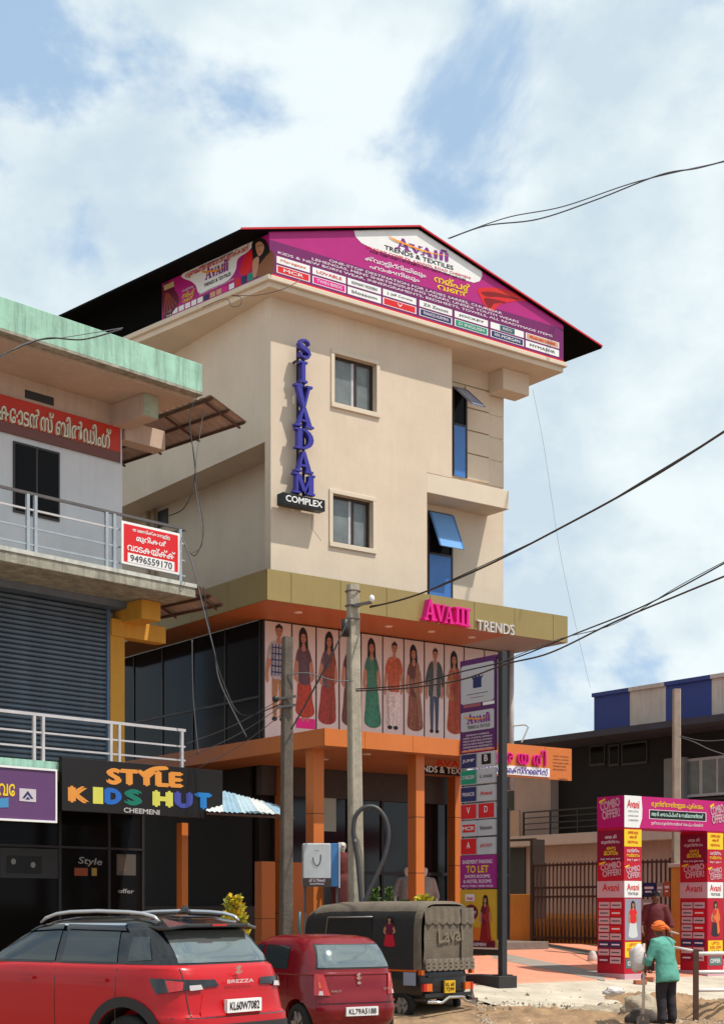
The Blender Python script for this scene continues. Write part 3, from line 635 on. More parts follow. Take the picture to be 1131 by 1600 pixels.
# ================================================================ roof banners
fB = lambda u, v: M.front(u, v, KY)
bn = fthing('gable_banner', 'large magenta pentagonal roof banner with white logo field and rows of brand logos', 'banner', M)
MB().prism([(KX, ZA + .01), (XE, ZA + .01), (XE, zrr - .02), (xm_, zr_ - .03), (KX, zl_ - .03)], KY, KY + 0.045, 'y').build('board', MAG, bn)
FPB = FrontPlane(KY)
e_ = MB(); e_.box(KX, XE, KY - 0.012, KY, ZA + 0.005, ZA + 0.05); e_.build('red_edge', RED, bn)
A = Art(FPB, 0, 0, 1, 1, 0.002)
A.poly([(KX, ZA + .05), (XE, ZA + .05), fB(880, 514), (KX, fB(428, 376)[1])], PURP); A.build('lower_band', bn)
A = Art(FPB, 0, 0, 1, 1, 0.004)
blob = [(553, 360), (555, 369), (564, 379), (585, 390), (630, 404), (690, 424), (725, 437), (740, 441.5), (749, 439), (753, 431), (752, 420), (655, 357)]
A.poly([fB(*p) for p in blob], WHITE); A.build('logo_field', bn)
LOGO = pr('logo_purple', (.22, .02, .24)); SWO = pr('logo_orange', (.85, .30, .02))
def avani_logo(parent, pl, P, d=0.006, simple=False):      # P maps (0..1, 0..1) onto the plane
    a = Art(pl, 0, 0, 1, 1, d)
    for ch, x0, x1, z0, z1 in (('A', .12, .36, 0, 1), ('V', .33, .55, 0, .72), ('A', .52, .72, 0, .75)):
        for q in glyph(ch): a.poly([P(x0 + p[0] * (x1 - x0), z0 + p[1] * (z1 - z0)) for p in q], LOGO)
    for x in (.74, .83, .92): a.poly([P(x, 0), P(x + .055, 0), P(x + .055, .72), P(x, .72)], LOGO)
    a.poly([P(.90 + .06 * math.cos(i), .85 + .1 * math.sin(i)) for i in [k * .63 for k in range(10)]], LOGO)
    a.poly([P(*p) for p in spline([(0, .86), (.10, .60), (.34, .44), (.60, .30), (.98, .50), (.62, .42), (.36, .58), (.14, .72)], 4)], SWO)
    return a.build('logo', parent)
o_ = fB(606, 388); ex_ = fB(702, 410)
def P_(x, z): 
    xx = o_[0] + (ex_[0] - o_[0]) * x; zz = o_[1] + (fB(702, 413)[1] - o_[1]) * x
    return (xx, zz + 0.05 + z * 0.25)
avani_logo(bn, FPB, P_)
def lB(body, m, u0, v0, u1, v1, hpx, bold=0.02, d=0.007, par=None):
    p0, p1 = fB(u0, v0), fB(u1, v1); h = fB(u0, v0 - hpx)[1] - p0[1]
    return lettering(par or bn, body, m, FPB, p0, p1, h, d, bold)
lB('TRENDS & TEXTILES', BLACK, 600, 389, 708, 422, 7, 0.035)
lB('SIVADAM COMPLEX, KANNOL ROAD CHEEMENI', RED, 572, 388, 735, 437, 4.6, 0.02)
lB('MOB: 9288710589 | 9974758816 | 9921150010 | 9947-46810788', BLACK, 578, 394.5, 727, 439.5, 4.2, 0.02)
lB('ക്വാളിറ്റിയിലും', WHITE, 570, 408, 665, 435.5, 10, 0.02); lB('ഫാഷനിലും', WHITE, 577, 420, 655, 442.5, 9, 0.02)
lB('നമ്പർ', YEL, 678, 440, 735, 456.5, 12, 0.03); lB('വൺ', YEL, 683, 451, 731, 465, 10, 0.03)
LAV = pr('lilac_white', (.78, .66, .74))
lB('ONE-STOP DESTINATION FOR LADIES SAREES, CHURIDAR', LAV, 514, 409, 784, 492, 4.6); lB('LEHENGAS, MENS SHIRTINGSUITING WEARS, UNISEX YOUTH WEARS', LAV, 487, 406.5, 810, 505.5, 4.6)
lB('KIDS & NEW BORN WEAR, INNERGRAMENTS, BEDSHEETS, TOWELS, ALL READYMADE ITEMS', LAV, 434, 396.5, 863, 527.5, 4.6)
A = Art(FPB, 0, 0, 1, 1, 0.004); DR = pr('drape_dark', (.22, .004, .006)); DL = pr('drape_light', (.62, .03, .02))
A.poly([fB(*p) for p in spline([(746, 452), (760, 449), (790, 452), (826, 468), (800, 471), (780, 476), (770, 486), (758, 478), (750, 464)])], RED)
A.poly([fB(*p) for p in spline([(752, 456), (775, 457), (812, 468), (780, 464), (760, 463)])], DR); A.poly([fB(*p) for p in spline([(756, 466), (780, 469), (790, 473), (772, 474), (765, 482)])], DR); A.poly([fB(*p) for p in spline([(760, 452), (790, 456), (815, 466), (785, 459)])], DL)
A.build('printed_drape', bn)
cols = [(432, 484), (488, 540), (543, 595), (598, 650), (655, 706), (710, 762), (766, 818), (821, 873)]
r1z = (fB(433, 410.5)[1], fB(433, 399.5)[1]); r2z = (fB(433, 425.5)[1], fB(433, 413.5)[1])
TEALD = pr('dark_teal', (.01, .10, .12)); TAN = pr('tan', (.62, .33, .2)); GRN = pr('green', (.01, .28, .16)); INKG = pr('ink_grey', (.10, .10, .11)); ORG = pr('orange', (.75, .16, .04))
l1 = [('Maragapa', WHITE, ORG), ('LOVABLE', WHITE, RED), ('ROMANY MODERN', WHITE, INKG), ('J. Jeff Corona', WHITE, INKG), ('ZX Zxccoz', WHITE, INKG), ('JOCKEY', WHITE, BLACK), ('INDO', TEALD, LAV), ('PRAKASH HAUSE', TAN, RED)]
l2 = [('MCR', RED, WHITE), ('TWIN BIRDS', PINK, LAV), ('blossom', WHITE, INKG), ('V', RED, WHITE), ('FRANCIS HURMAN', NAVY, LAV), ('D INGLISH', GRN, LAV), ('101.MORGAN', NAVY, WHITE), ('MYMASHR', WHITE, INKG)]
for row, (z0, z1) in ((l1, r1z), (l2, r2z)):
    for (u0, u1), (s_, bgm, fg) in zip(cols, row):
        x0 = fB(u0, 420)[0]; x1 = fB(u1, 420)[0]
        A = Art(FPB, x0, z0, x1 - x0, z1 - z0, 0.004)
        A.rect(0, 0, 1, 1, WHITE)
        if s_ == 'INDO': A.rect(.28, .06, .72, .94, bgm)
        elif bgm is not WHITE: A.rect(.03, .08, .97, .92, bgm)
        lo = A.build('logo_panel', bn)
        a_, c_ = (.12, .88) if len(s_) > 3 else (.2, .8)
        if s_ == 'V': a_, c_ = .42, .58
        if s_ == 'INDO': a_, c_ = .36, .64
        lettering(lo, s_, fg, FPB, (x0 + a_ * (x1 - x0), z0 + .3 * (z1 - z0)), (x0 + c_ * (x1 - x0), z0 + .3 * (z1 - z0)), (z1 - z0) * .42, 0.009, 0.02)
# ---- left banner under the eave
fS = lambda u, v: LB.front(u, v, 0)
b2 = fthing('side_banner', 'smaller magenta banner with a woman in a saree on the left side of the roof', 'banner', LB)
zt0 = fS(253, 443)[1]; zt1 = min(fS(428, 361)[1], zl_ - .02); xa = fS(253, 470)[0]
MB().prism([(xa, ZA + .01), (-0.002, ZA + .01), (-0.002, zt1), (xa, zt0)], 0, 0.03, 'y').build('board', MAG, b2)
FPS = FrontPlane(0)
A = Art(FPS, 0, 0, 1, 1, 0.003)
A.poly([fS(*p) for p in spline([(285, 428), (345, 400), (398, 376), (388, 392), (372, 404), (368, 422), (356, 438), (330, 450), (312, 458), (306, 446), (300, 440)])], WHITE); A.build('logo_field', b2)
A = Art(FPS, 0, 0, 1, 1, 0.006)                          # woman
SKL = pr('skin_light', (.50, .25, .15))
A.poly([fS(*p) for p in spline([(375, 425), (384, 398), (398, 388), (402, 396), (396, 412), (392, 422), (384, 430)])], RED)
A.poly([fS(*p) for p in spline([(397, 420), (400, 396), (426, 392), (427, 426), (410, 431), (396, 432)])], pr('saree_gold', (.25, .09, .04)))
A.poly([fS(*p) for p in spline([(395, 400), (394, 380), (404, 371), (416, 376), (422, 392), (416, 400), (398, 420)])], HAIR)
A.poly([fS(*p) for p in spline([(401, 392), (400, 381), (407, 377), (413, 384), (411, 394), (405, 400)])], SKL)
A.poly([fS(*p) for p in spline([(395, 410), (400, 402), (405, 402), (404, 416), (400, 432), (396, 432)])], SKL)
A.poly([fS(*p) for p in [(403, 384.5), (406, 383.5), (406, 384.5), (403, 385.5)]], HAIR); A.poly([fS(*p) for p in [(408, 382.5), (411, 382.5), (411, 383.5), (408, 383.8)]], HAIR); A.poly([fS(*p) for p in [(404, 393), (408, 391.5), (408, 393), (405, 394.5)]], RED)
A.build('printed_figure', b2)
A = Art(FPS, 0, 0, 1, 1, 0.004); SRD = pr('saree_maroon', (.12, .008, .03))
A.poly([fS(*p) for p in spline([(254, 448), (268, 441), (273, 452), (280, 470), (268, 490), (256, 498)])], SRD)
for k in range(5): A.poly([fS(*p) for p in [(258 + k, 458), (260 + k, 457), (258 + 5 * k, 492 - 4 * k), (256 + 5 * k, 493 - 4 * k)]], pr('saree_fold', (.26, .05, .03)))
A.poly([fS(*p) for p in [(256, 446), (272, 439), (273, 447), (257, 454)]], pr('saree_gold2', (.5, .38, .2))); A.build('printed_drape', b2)
def lS(body, m, u0, v0, u1, v1, hpx, bold=0.02, d=0.009):
    p0, p1 = fS(u0, v0), fS(u1, v1); return lettering(b2, body, m, FPS, p0, p1, fS(u0, v0 - hpx)[1] - p0[1], d, bold)
lS('ഗുണമേന്മ അതൊരു ഇറക്കാണ്', RED, 290, 437, 389, 393, 12, 0.025); lS('അവനി നിങ്ങളുടെ വസ്ത്രാലയം', NAVY, 312, 420, 366, 395, 4)
o2 = fS(316, 440); e2 = fS(358, 422)
avani_logo(b2, FPS, lambda x, z: (o2[0] + (e2[0] - o2[0]) * x, o2[1] + (e2[1] - o2[1]) * x + z * 0.26), 0.008)
lS('TRENDS & TEXTILES', BLACK, 319, 449, 361, 430, 5.5, 0.03); lS('SIVADAM COMPLEX, KANNOL ROAD', LAV, 312, 462, 366, 437, 3)
lS('നമ്പർ', YEL, 285, 467, 305, 458, 9, 0.03); lS('വൺ', YEL, 286, 474, 303, 466, 7, 0.03); lS('ക്വാളിറ്റിയിലും', LAV, 285, 457, 303, 449, 4)
for k, m_ in enumerate([WHITE, WHITE, WHITE, WHITE, WHITE, WHITE, NAVY, TAN, TAN, PINK, WHITE, RED, NAVY, TEALP, NAVY, WHITE]):
    u = 260 + k * 9.8; v = 498.5 - (u - 260) * .415; A = Art(FPS, 0, 0, 1, 1, 0.004)
    x0 = fS(u, v)[0]; x1 = fS(u + 8, v)[0]; z0 = ZA + .06; A.rect(x0, z0, x1, z0 + .11 + .05 * (k > 10), m_); A.build('logo_panel', b2)
# ---- sign at the right end of the canopy
q0 = M.front(786, 1159, CY - .06); q1 = M.front(893, 1168, CY - .06); z0s = M.front(786, 1213, CY - .06)[1]
rs = fthing('canopy_sign', 'orange sign with magenta script letters and a white strip beside the tall pylon', 'sign', M)
xl0 = M.front(722, 1155, CY - .06)[0]; xj = M.front(852, 1165, CY - .06)[0]
bx('panel', ORANGE, rs, xl0, xj - .004, CY - .06, CY - .003, z0s, CZ1 + .004); bx('panel', ORANGE, rs, xj + .004, q1[0], CY - .06, CY - .003, z0s, CZ1 + .004)
fC = lambda u, v: M.front(u, v, CY - .06)
FPC = FrontPlane(CY - .06)
lettering(rs, 'അവ ര യ തി', PINK, FPC, (fC(736, 1190)[0], fC(786, 1193)[1]), (fC(851, 1193)[0], fC(786, 1193)[1]), 0.33, d=0.003, thick=0.05, bold=0.0)
st = bx('strip', WHITE, rs, xl0 + .05, fC(858, 1215)[0], CY - .075, CY - .061, fC(786, 1210)[1], fC(786, 1196)[1])
lettering(st, 'ട്രെൻഡ്സ് & ടെക്സ്റ്റൈൽസ്', pr('violet', (.07, .02, .32)), FrontPlane(CY - .075), (fC(736, 1207)[0], fC(786, 1208)[1]), (fC(855, 1214)[0], fC(786, 1208)[1]), 0.15, bold=0.025)
for k in range(5): lettering(rs, ['SAREES, CHURIDAR', 'LEHENGAS, SHIRTING', 'KIDS & NEW BORN', 'INNERWEAR', 'BEDSHEETS'][k], BROWNF, FPC, fC(864, 1183 + 5.2 * k), (fC(888 - 4 * (k > 2), 1183)[0], fC(864, 1183 + 5.2 * k)[1]), 0.035, d=.004)
lettering(rs, 'CHEEMENI', BROWNF, FPC, fC(872, 1220), (fC(886, 1220)[0], fC(872, 1220)[1]), .05, d=.004)
# ================================================================ green-parapet building on the left
gb = fthing('shop_building', 'two storey shop building with mint green parapet, grey shutter and balcony railings', 'building', G)
MINT = mat('mint_paint', (0.33, 0.57, 0.45), 0.85, 0.2, 2.2, 0.25, streak=0.75, dirt=(0.07, 0.10, 0.07))
PINKB = mat('faded_pink_plaster', (0.52, 0.39, 0.31), 0.9, 0.12, 1.4, 0.2, streak=0.25, dirt=(0.2, 0.14, 0.11))
WHW = mat('white_wall_paint', (0.62, 0.63, 0.66), 0.8, 0.07, 1.2, 0.1, streak=0.2, dirt=(0.36, 0.36, 0.38))
SLABD = mat('stained_slab', (0.34, 0.32, 0.26), 0.95, 0.4, 4, 0.5, streak=0.8, dirt=(0.06, 0.06, 0.05))
YELP = mat('yellow_pillar', (0.62, 0.30, 0.03), 0.75, 0.1, 2, 0.1, streak=0.3, dirt=(0.3, 0.14, 0.02))
SHUT = mat('shutter_steel', (0.12, 0.155, 0.20), 0.5, 0.2, 3, metal=0.3, streak=0.25)
gf = lambda u, v, y=0.0: G.front(u, v, y)
XL_ = -9.5; WY = 1.5
zp1 = gf(0, 462)[1]; zp0 = gf(0, 512)[1]; xp = gf(316, 580)[0]; wxr = gf(191, 700, WY)[0]
zs1 = gf(0, 852)[1]; zs0 = gf(0, 876)[1]; zt1 = gf(0, 1184)[1]; zt0 = zt1 - 0.16; xs_ = gf(306, 905)[0]
bx('roof_parapet', MINT, gb, XL_, xp, 0, 0.12, zp0, zp1, 0.01); bx('parapet_return', MINT, gb, xp - 0.12, xp, 0.121, 16.0, zp0, zp1, 0.01)
bx('parapet_drip', SLABD, gb, XL_, xp + 0.01, -0.02, 0.2, zp0 - 0.05, zp0 - 0.002)
bx('roof_slab', PINKB, gb, XL_, xp - 0.01, 0.201, 16.0, zp0 - 0.1, zp0 + 0.02)
wl = bx('upper_wall', WHW, gb, XL_, wxr, WY, WY + 0.2, zs1, gf(0, 672, WY)[1]); bx('upper_wall_band', PINKB, gb, XL_, wxr, WY + 0.001, WY + 0.2, gf(0, 672, WY)[1] + .001, zp0 - 0.101)
bx('end_wall', WHW, gb, wxr - 0.2, wxr, WY + 0.201, 16.0, 0, zp0 - 0.101)
vx, vz = gf(39, 610, WY); vx1 = gf(84, 610, WY)[0]; bx('vent', DARK, gb, vx, vx1, WY - .005, WY + .0, vz - 0.13, vz + 0.02)
# roof beams
bx('roof_beam', PINKB, gb, wxr - 0.25, wxr + 0.10, 0.55, WY + 0.1, zp0 - 0.52, zp0 - 0.103, 0.01); bx('roof_beam', PINKB, gb, wxr + .001, wxr + 0.95, WY - 0.1, WY + 0.25, zp0 - 0.72, zp0 - 0.35, 0.01)
bx('beam_end', mat('beam_end_mint', (.33, .36, .26), .9, .2), gb, wxr - 0.24, wxr + .09, 0.53, 0.549, zp0 - .51, zp0 - .105)
# window
x0, z1 = gf(20, 689, WY); x1 = gf(92, 700, WY)[0]; z0 = gf(20, 800, WY)[1]
wn = bx('window', BROWNF, gb, x0, x1, WY - 0.03, WY, z0, z1); xm = (x0 + x1) / 2
bx('pane', GLASS, wn, x0 + .04, xm - .03, WY - .045, WY - .031, z0 + .04, z1 - .04); bx('pane', GLASS, wn, xm + .03, x1 - .04, WY - .045, WY - .031, z0 + .04, z1 - .04)
# floor slabs
bx('balcony_slab', SLABD, gb, XL_, xs_, 0, WY + .2, zs0, zs1 - 0.002, 0.012); bx('slab_edge_cap', mat('pale_slab_cap', (.55, .56, .52), .9, .25, 4, streak=.5), gb, XL_, xs_ + .01, -0.02, 0.10, zs1 - .07, zs1)
bx('balcony_slab', SLABD, gb, XL_, xs_ - .12, 0.001, WY + .2, zt0 + .002, zt1, 0.01); bx('slab_edge_cap', MINT, gb, XL_, xs_ - .1, -0.02, 0.0, zt0, zt1 + .004)
bx('lower_wall', WHW, gb, XL_, wxr - .2, WY + .12, WY + .2, zt1, zs0 - .003)
# roller shutter, slat by slat
sx1 = gf(165, 1000, WY)[0]; zh = gf(0, 924, WY)[1]
hd = MB(); zz = zs0 - 0.003; hd.prism([(WY - .32, zz), (WY + .1, zz), (WY + .1, zh), (WY - .28, zh + .02)], XL_ + .2, gf(187, 900, WY)[0], 'x'); hd.build('shutter_hood', SHUT, gb)
sh = bx('shutter', DARK, gb, XL_, sx1, WY + .06, WY + .11, zt1 + .003, zh); z = zt1 + .01; pit = 0.088
b = MB(); b.prism([(WY + .0, .006), (WY - .028, .028), (WY - .028, .058), (WY + .0, .082), (WY + .055, .082), (WY + .055, .006)], XL_, sx1, 'x'); s0 = b.build('slat', SHUT, sh); s0.location = (0, 0, z); k = 1
while z + pit * (k + 1) < zh + .02:
    c = s0.copy(); COL.objects.link(c); c.parent = sh; c.location = (0, 0, z + pit * k); k += 1
bx('shutter_rail', mat('blue_rail', (.10, .16, .27), .5, .1), gb, sx1, sx1 + .06, WY - .06, WY + .11, zt1 + .003, zh)
yx0 = gf(169, 1000, WY)[0]; bx('pillar', YELP, gb, yx0, wxr, WY - .08, WY + .118, zt1 + .002, zs0 - .42, 0.01)
bx('pillar_bracket', YELP, gb, wxr - .12, wxr + .32, 0.75, WY + .1, zs0 - .36, zs0 - .004, 0.01); bx('pillar_bracket', YELP, gb, yx0 + .001, wxr + .95, WY - .12, WY + .15, zs0 - .62, zs0 - .3, 0.01)
# awnings on the right-hand side
RUST = mat('rust_steel', (.10, .045, .03), .8, .3, 6); SHEET = mat('weathered_sheet', (.42, .30, .25), .75, .25, 3, .2)
for k, (ui, vi, uo, vo) in enumerate(((330, 617, 386, 659), (309, 914, 350, 944))):
    xi, zi = gf(ui, vi, .1); xo, zo = gf(uo, vo, .1); L_ = 6.5; aw = MB(); N_ = 70; P = []
    for i in range(N_ + 1):
        y = .1 + L_ * i / N_; dz = .012 * (i % 2)
        P += [(xi, y, zi + dz), (xo, y, zo + dz)]
    aw.add(P, [(2 * i, 2 * i + 1, 2 * i + 3, 2 * i + 2) for i in range(N_)]); P2 = [(p[0], p[1], p[2] - .006) for p in P]; aw.add(P2, [(2 * i, 2 * i + 2, 2 * i + 3, 2 * i + 1) for i in range(N_)])
    a_ = aw.build('awning_sheet', SHEET, gb)
    for t in (.05, .5, .95): MB().bar((xi + (xo - xi) * t, .12, zi + (zo - zi) * t - .035), (xi + (xo - xi) * t, .1 + L_, zi + (zo - zi) * t - .035), .04).build('purlin', RUST, a_)
    for i in range(5): y = .3 + i * 1.2; MB().bar((xi, y, zi - .075), (xo, y, zo - .075), .035).build('rafter', RUST, a_)
# railings
RAILD = mat('rail_dark', (.10, .09, .09), .5, .2, 6); RAILG = mat('rail_grey_blue', (.33, .38, .43), .5, .15, 6)
RY = .1
zr = gf(0, 757)[1]; xe = gf(289, 820, RY)[0]
rl = MB().bar((XL_, RY, zr), (xe, RY, zr), .045).build('railing', RAILD, gb)
for f_ in (.73, .42, .14): z_ = zs1 + (zr - zs1) * f_; MB().bar((XL_, RY, z_), (xe, RY, z_), .03).build('rail', RAILG if f_ < .7 else STEEL, rl)
for u in (-75, -60, 43, 55, 166, 178, 281): x = gf(u, 800, RY)[0]; MB().bar((x, RY, zs1 - .01), (x, RY, zr - .02), .055).build('post', RAILG, rl)
MB().bar((xe, RY, zr), (xe, WY + 1, zr), .045).build('rail', RAILD, rl)
zr2 = gf(0, 1109)[1]; xe2 = gf(289, 1130, RY)[0]
rl = MB().bar((XL_, RY, zr2), (xe2, RY, zr2), .05).build('railing', STEEL, gb)
for f_ in (.62, .3): z_ = zt1 + (zr2 - zt1) * f_; MB().bar((XL_, RY, z_), (xe2, RY, z_), .03).build('rail', STEEL, rl)
for u in (-60, 53, 67, 173, 186, 284): x = gf(u, 1150, RY)[0]; MB().bar((x, RY, zt1 - .01), (x, RY, zr2 - .02), .05).build('post', STEEL, rl)
# ground-floor shopfront
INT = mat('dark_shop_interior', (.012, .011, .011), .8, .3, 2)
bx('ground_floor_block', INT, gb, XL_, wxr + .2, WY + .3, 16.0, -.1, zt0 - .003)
ps = [XL_] + [gf(u, 1350, WY)[0] for u in (-60, 0, 98, 175, 228)]
for a_, c_ in zip(ps, ps[1:]): bx('shop_window', GLASS, gb, a_ + .03, c_ - .03, WY + .1, WY + .12, .35, zt0 - .02)
for a_ in ps: bx('mullion', DARK, gb, a_ - .03, a_ + .03, WY + .08, WY + .16, .3, zt0 - .004)
bx('transom', DARK, gb, ps[0], ps[-1], WY + .07, WY + .17, gf(100, 1322, WY)[1] - .04, gf(100, 1322, WY)[1]); bx('stall_riser', DARK, gb, XL_, ps[-1], WY + .05, WY + .2, -.1, .35)
FW = FrontPlane(WY + .1)
def gl(par, body, m, u0, v0, u1, v1, hpx, pl, y, bold=.03, d=.006, lean=0, thick=0):
    p0, p1 = gf(u0, v0, y), gf(u1, v1, y); return lettering(par, body, m, pl, p0, p1, gf(u0, v0 - hpx, y)[1] - p0[1], d, bold, lean, thick=thick)
gl(gb, 'Style', pr('dim_white', (.30, .30, .30)), 121, 1353, 158, 1356, 14, FW, WY + .1, .02, lean=.2)
for u0, u1, m_ in ((116, 137, pr('dim_orange', (.28, .06, .02))), (143, 151, pr('dim_yellow', (.35, .25, .05)))):
    p0, p1 = gf(u0, 1369, WY + .1), gf(u1, 1357, WY + .1); A = Art(FW, p0[0], p0[1], p1[0] - p0[0], p1[1] - p0[1]); A.rect(0, 0, 1, 1, m_); A.build('sticker_and_reflection', gb)
p0, p1 = gf(182, 1368, WY + .1), gf(212, 1336, WY + .1); A = Art(FW, p0[0], p0[1], p1[0] - p0[0], p1[1] - p0[1]); A.rect(0, 0, 1, 1, pr('dim_poster', (.10, .085, .075))); A.rect(.1, .2, .45, .9, pr('dim_poster2', (.16, .12, .09))); A.build('sticker_and_reflection', gb)
p0, p1 = gf(0, 1372, WY + .1), gf(92, 1328, WY + .1); A = Art(FW, p0[0], p0[1], p1[0] - p0[0], p1[1] - p0[1]); A.rect(0, 0, 1, 1, pr('reflection_grey', (.035, .037, .04))); A.rect(.1, .15, .7, .75, pr('dim_black', (.01, .01, .011))); A.ell(.22, .55, .04, .1, pr('dim_white', (.3, .3, .3))); A.ell(.55, .45, .04, .1, pr('dim_white', (.3, .3, .3))); A.build('sticker_and_reflection', gb)  # grey reflection in the shop pane, painted flat on the glass
gl(gb, 'offer', pr('dim_white', (.3, .3, .3)), 184, 1396, 209, 1397, 7, FW, WY + .1, .02)
# ---- signs carried by this building
s1 = fthing('building_sign', 'long red and brown fascia sign with raised white script on the upper wall', 'sign', G)
SY = WY - .06; x1 = gf(188, 690, SY)[0]; z1 = gf(0, 615, SY)[1]; z0 = gf(0, 672, SY)[1]; zm = z0 + (z1 - z0) * .28
bx('board', pr('sign_red', (.52, .035, .015)), s1, XL_, x1, SY, WY - .002, zm, z1); bx('lower_board', pr('sign_brown', (.16, .055, .045)), s1, XL_, x1, SY, WY - .002, z0, zm - .001); bx('frame_edge', STEEL, s1, x1, x1 + .03, SY - .01, WY - .002, z0 - .02, z1 + .02)
lettering(s1, 'പുലിക്കോടൻസ് ബിൽഡിംഗ്', pr('letter_cream', (.70, .68, .55)), FrontPlane(SY), gf(-62, 640, SY)[0:1] + (zm - .10,), (gf(171, 640, SY)[0], zm - .10), (z1 - z0) * .74, d=.002, thick=.05)
s2 = fthing('rental_notice', 'red and white room rental notice board fixed to the upper balcony railing', 'sign', G)
NY = .02; n0 = gf(190, 813, NY); n1 = gf(281, 830, NY); nz0 = gf(190, 880, NY)[1]
bd = bx('board', WHITE, s2, n0[0], n1[0], NY, NY + .03, nz0, n0[1], .004); FN = FrontPlane(NY)
A = Art(FN, n0[0], nz0, n1[0] - n0[0], n0[1] - nz0); A.rect(.035, .06, .965, .94, RED); A.rect(.10, .06, .90, .28, WHITE); A.build('printed_field', bd)
for s__, a_, c_, zz_, h_, m_ in (('താമസിക്കാനുള്ള', .18, .82, .78, .11, WHITE), ('മുറികൾ', .24, .76, .56, .18, WHITE), ('വാടകയ്ക്ക്', .09, .91, .33, .19, WHITE), ('9496559170', .14, .86, .09, .16, INKG)):
    w_ = n1[0] - n0[0]; H_ = n0[1] - nz0; lettering(bd, s__, m_, FN, (n0[0] + a_ * w_, nz0 + zz_ * H_), (n0[0] + c_ * w_, nz0 + zz_ * H_), h_ * H_, .008, .03)
s3 = fthing('kids_shop_sign', 'black shop board with multicoloured kids shop name above the dark shopfront', 'sign', G)
KY_ = -.14; k0 = gf(97, 1183, KY_); k1 = gf(348, 1203, KY_); kz0 = gf(97, 1267, KY_)[1]
bd = bx('board', pr('sign_black', (.012, .010, .010)), s3, k0[0], k1[0], KY_, KY_ + .1, kz0, k0[1], .006); FK = FrontPlane(KY_)
bx('board_hanger', DARK, s3, k0[0] + .3, k0[0] + .36, KY_ + .101, .002, k0[1] - .3, k0[1] - .2); bx('board_hanger', DARK, s3, k1[0] - .9, k1[0] - .84, KY_ + .101, .002, k0[1] - .3, k0[1] - .2)
gl(bd, 'STYLE', pr('letter_orange', (.72, .28, .05)), 166, 1226, 286, 1232, 26, FK, KY_, .085, thick=.0)
A = Art(FK, 0, 0, 1, 1, .006); A.poly([gf(*p, KY_) for p in spline([(222, 1208), (238, 1199), (258, 1198), (262, 1203), (244, 1205), (230, 1212)])], pr('letter_orange', (.72, .28, .05))); A.build('swash', bd)
cols_ = [('K', 106, 139, pr('letter_orange', (.72, .28, .05))), ('I', 145, 161, pr('letter_lime', (.62, .60, .10))), ('D', 163, 190, pr('letter_blue', (.02, .13, .50))), ('S', 194, 222, pr('letter_green', (.01, .17, .12))), ('H', 238, 270, pr('letter_lime', (.62, .60, .10))), ('U', 272, 301, pr('letter_indigo', (.06, .08, .36))), ('T', 304, 331, pr('letter_sky', (.02, .20, .55)))]
for ch, u0, u1, m_ in cols_: gl(bd, ch, m_, u0, 1254 + (u0 - 106) * .052, u1, 1254 + (u1 - 106) * .052, 26, FK, KY_, .11 if ch != 'I' else .0)
gl(bd, 'CHEEMENI', pr('dim_silver', (.5, .48, .46)), 193, 1270, 249, 1274, 8, FK, KY_, .03)
s4 = fthing('purple_shop_sign', 'purple sign in a white frame with yellow script and a house emblem', 'sign', G)
k0 = gf(-70, 1192, KY_); k1 = gf(86, 1206, KY_); kz0 = gf(0, 1279, KY_)[1]; kz1 = gf(0, 1199, KY_)[1]
bd = bx('board', pr('sign_purple', (.12, .05, .15)), s4, k0[0], k1[0], KY_, KY_ + .06, kz0, kz1); f = MB()
f.box(k0[0], k1[0] + .03, KY_ - .02, KY_ + .061, kz1, kz1 + .035); f.box(k0[0], k1[0] + .03, KY_ - .02, KY_ + .061, kz0 - .035, kz0); f.box(k1[0], k1[0] + .03, KY_ - .02, KY_ + .061, kz0, kz1); f.build('frame', WHITE, s4)
bx('board_hanger', DARK, s4, k1[0] - .5, k1[0] - .44, KY_ + .062, .002, kz1 - .2, kz1 - .1); bx('board_hanger', DARK, s4, k0[0] + .5, k0[0] + .56, KY_ + .062, .002, kz1 - .2, kz1 - .1)
gl(bd, 'ശോഭ വേ', YEL, -60, 1241, 23, 1245, 20, FK, KY_, .03)
A = Art(FK, 0, 0, 1, 1, .006); A.poly([gf(*p, KY_) for p in [(-60, 1252), (13, 1247), (13, 1262), (-60, 1265)]], pr('sky_tab', (.06, .25, .5))); A.poly([gf(*p, KY_) for p in [(30, 1232), (56, 1234), (56, 1254), (30, 1252)]], pr('pale_emblem', (.55, .5, .55)))
A.poly([gf(*p, KY_) for p in [(34, 1248), (43, 1236), (52, 1249), (48, 1249), (43, 1242), (38, 1248)]], NAVY); A.poly([gf(*p, KY_) for p in [(39, 1250), (43, 1245), (47, 1250)]], NAVY); A.build('emblem', bd)
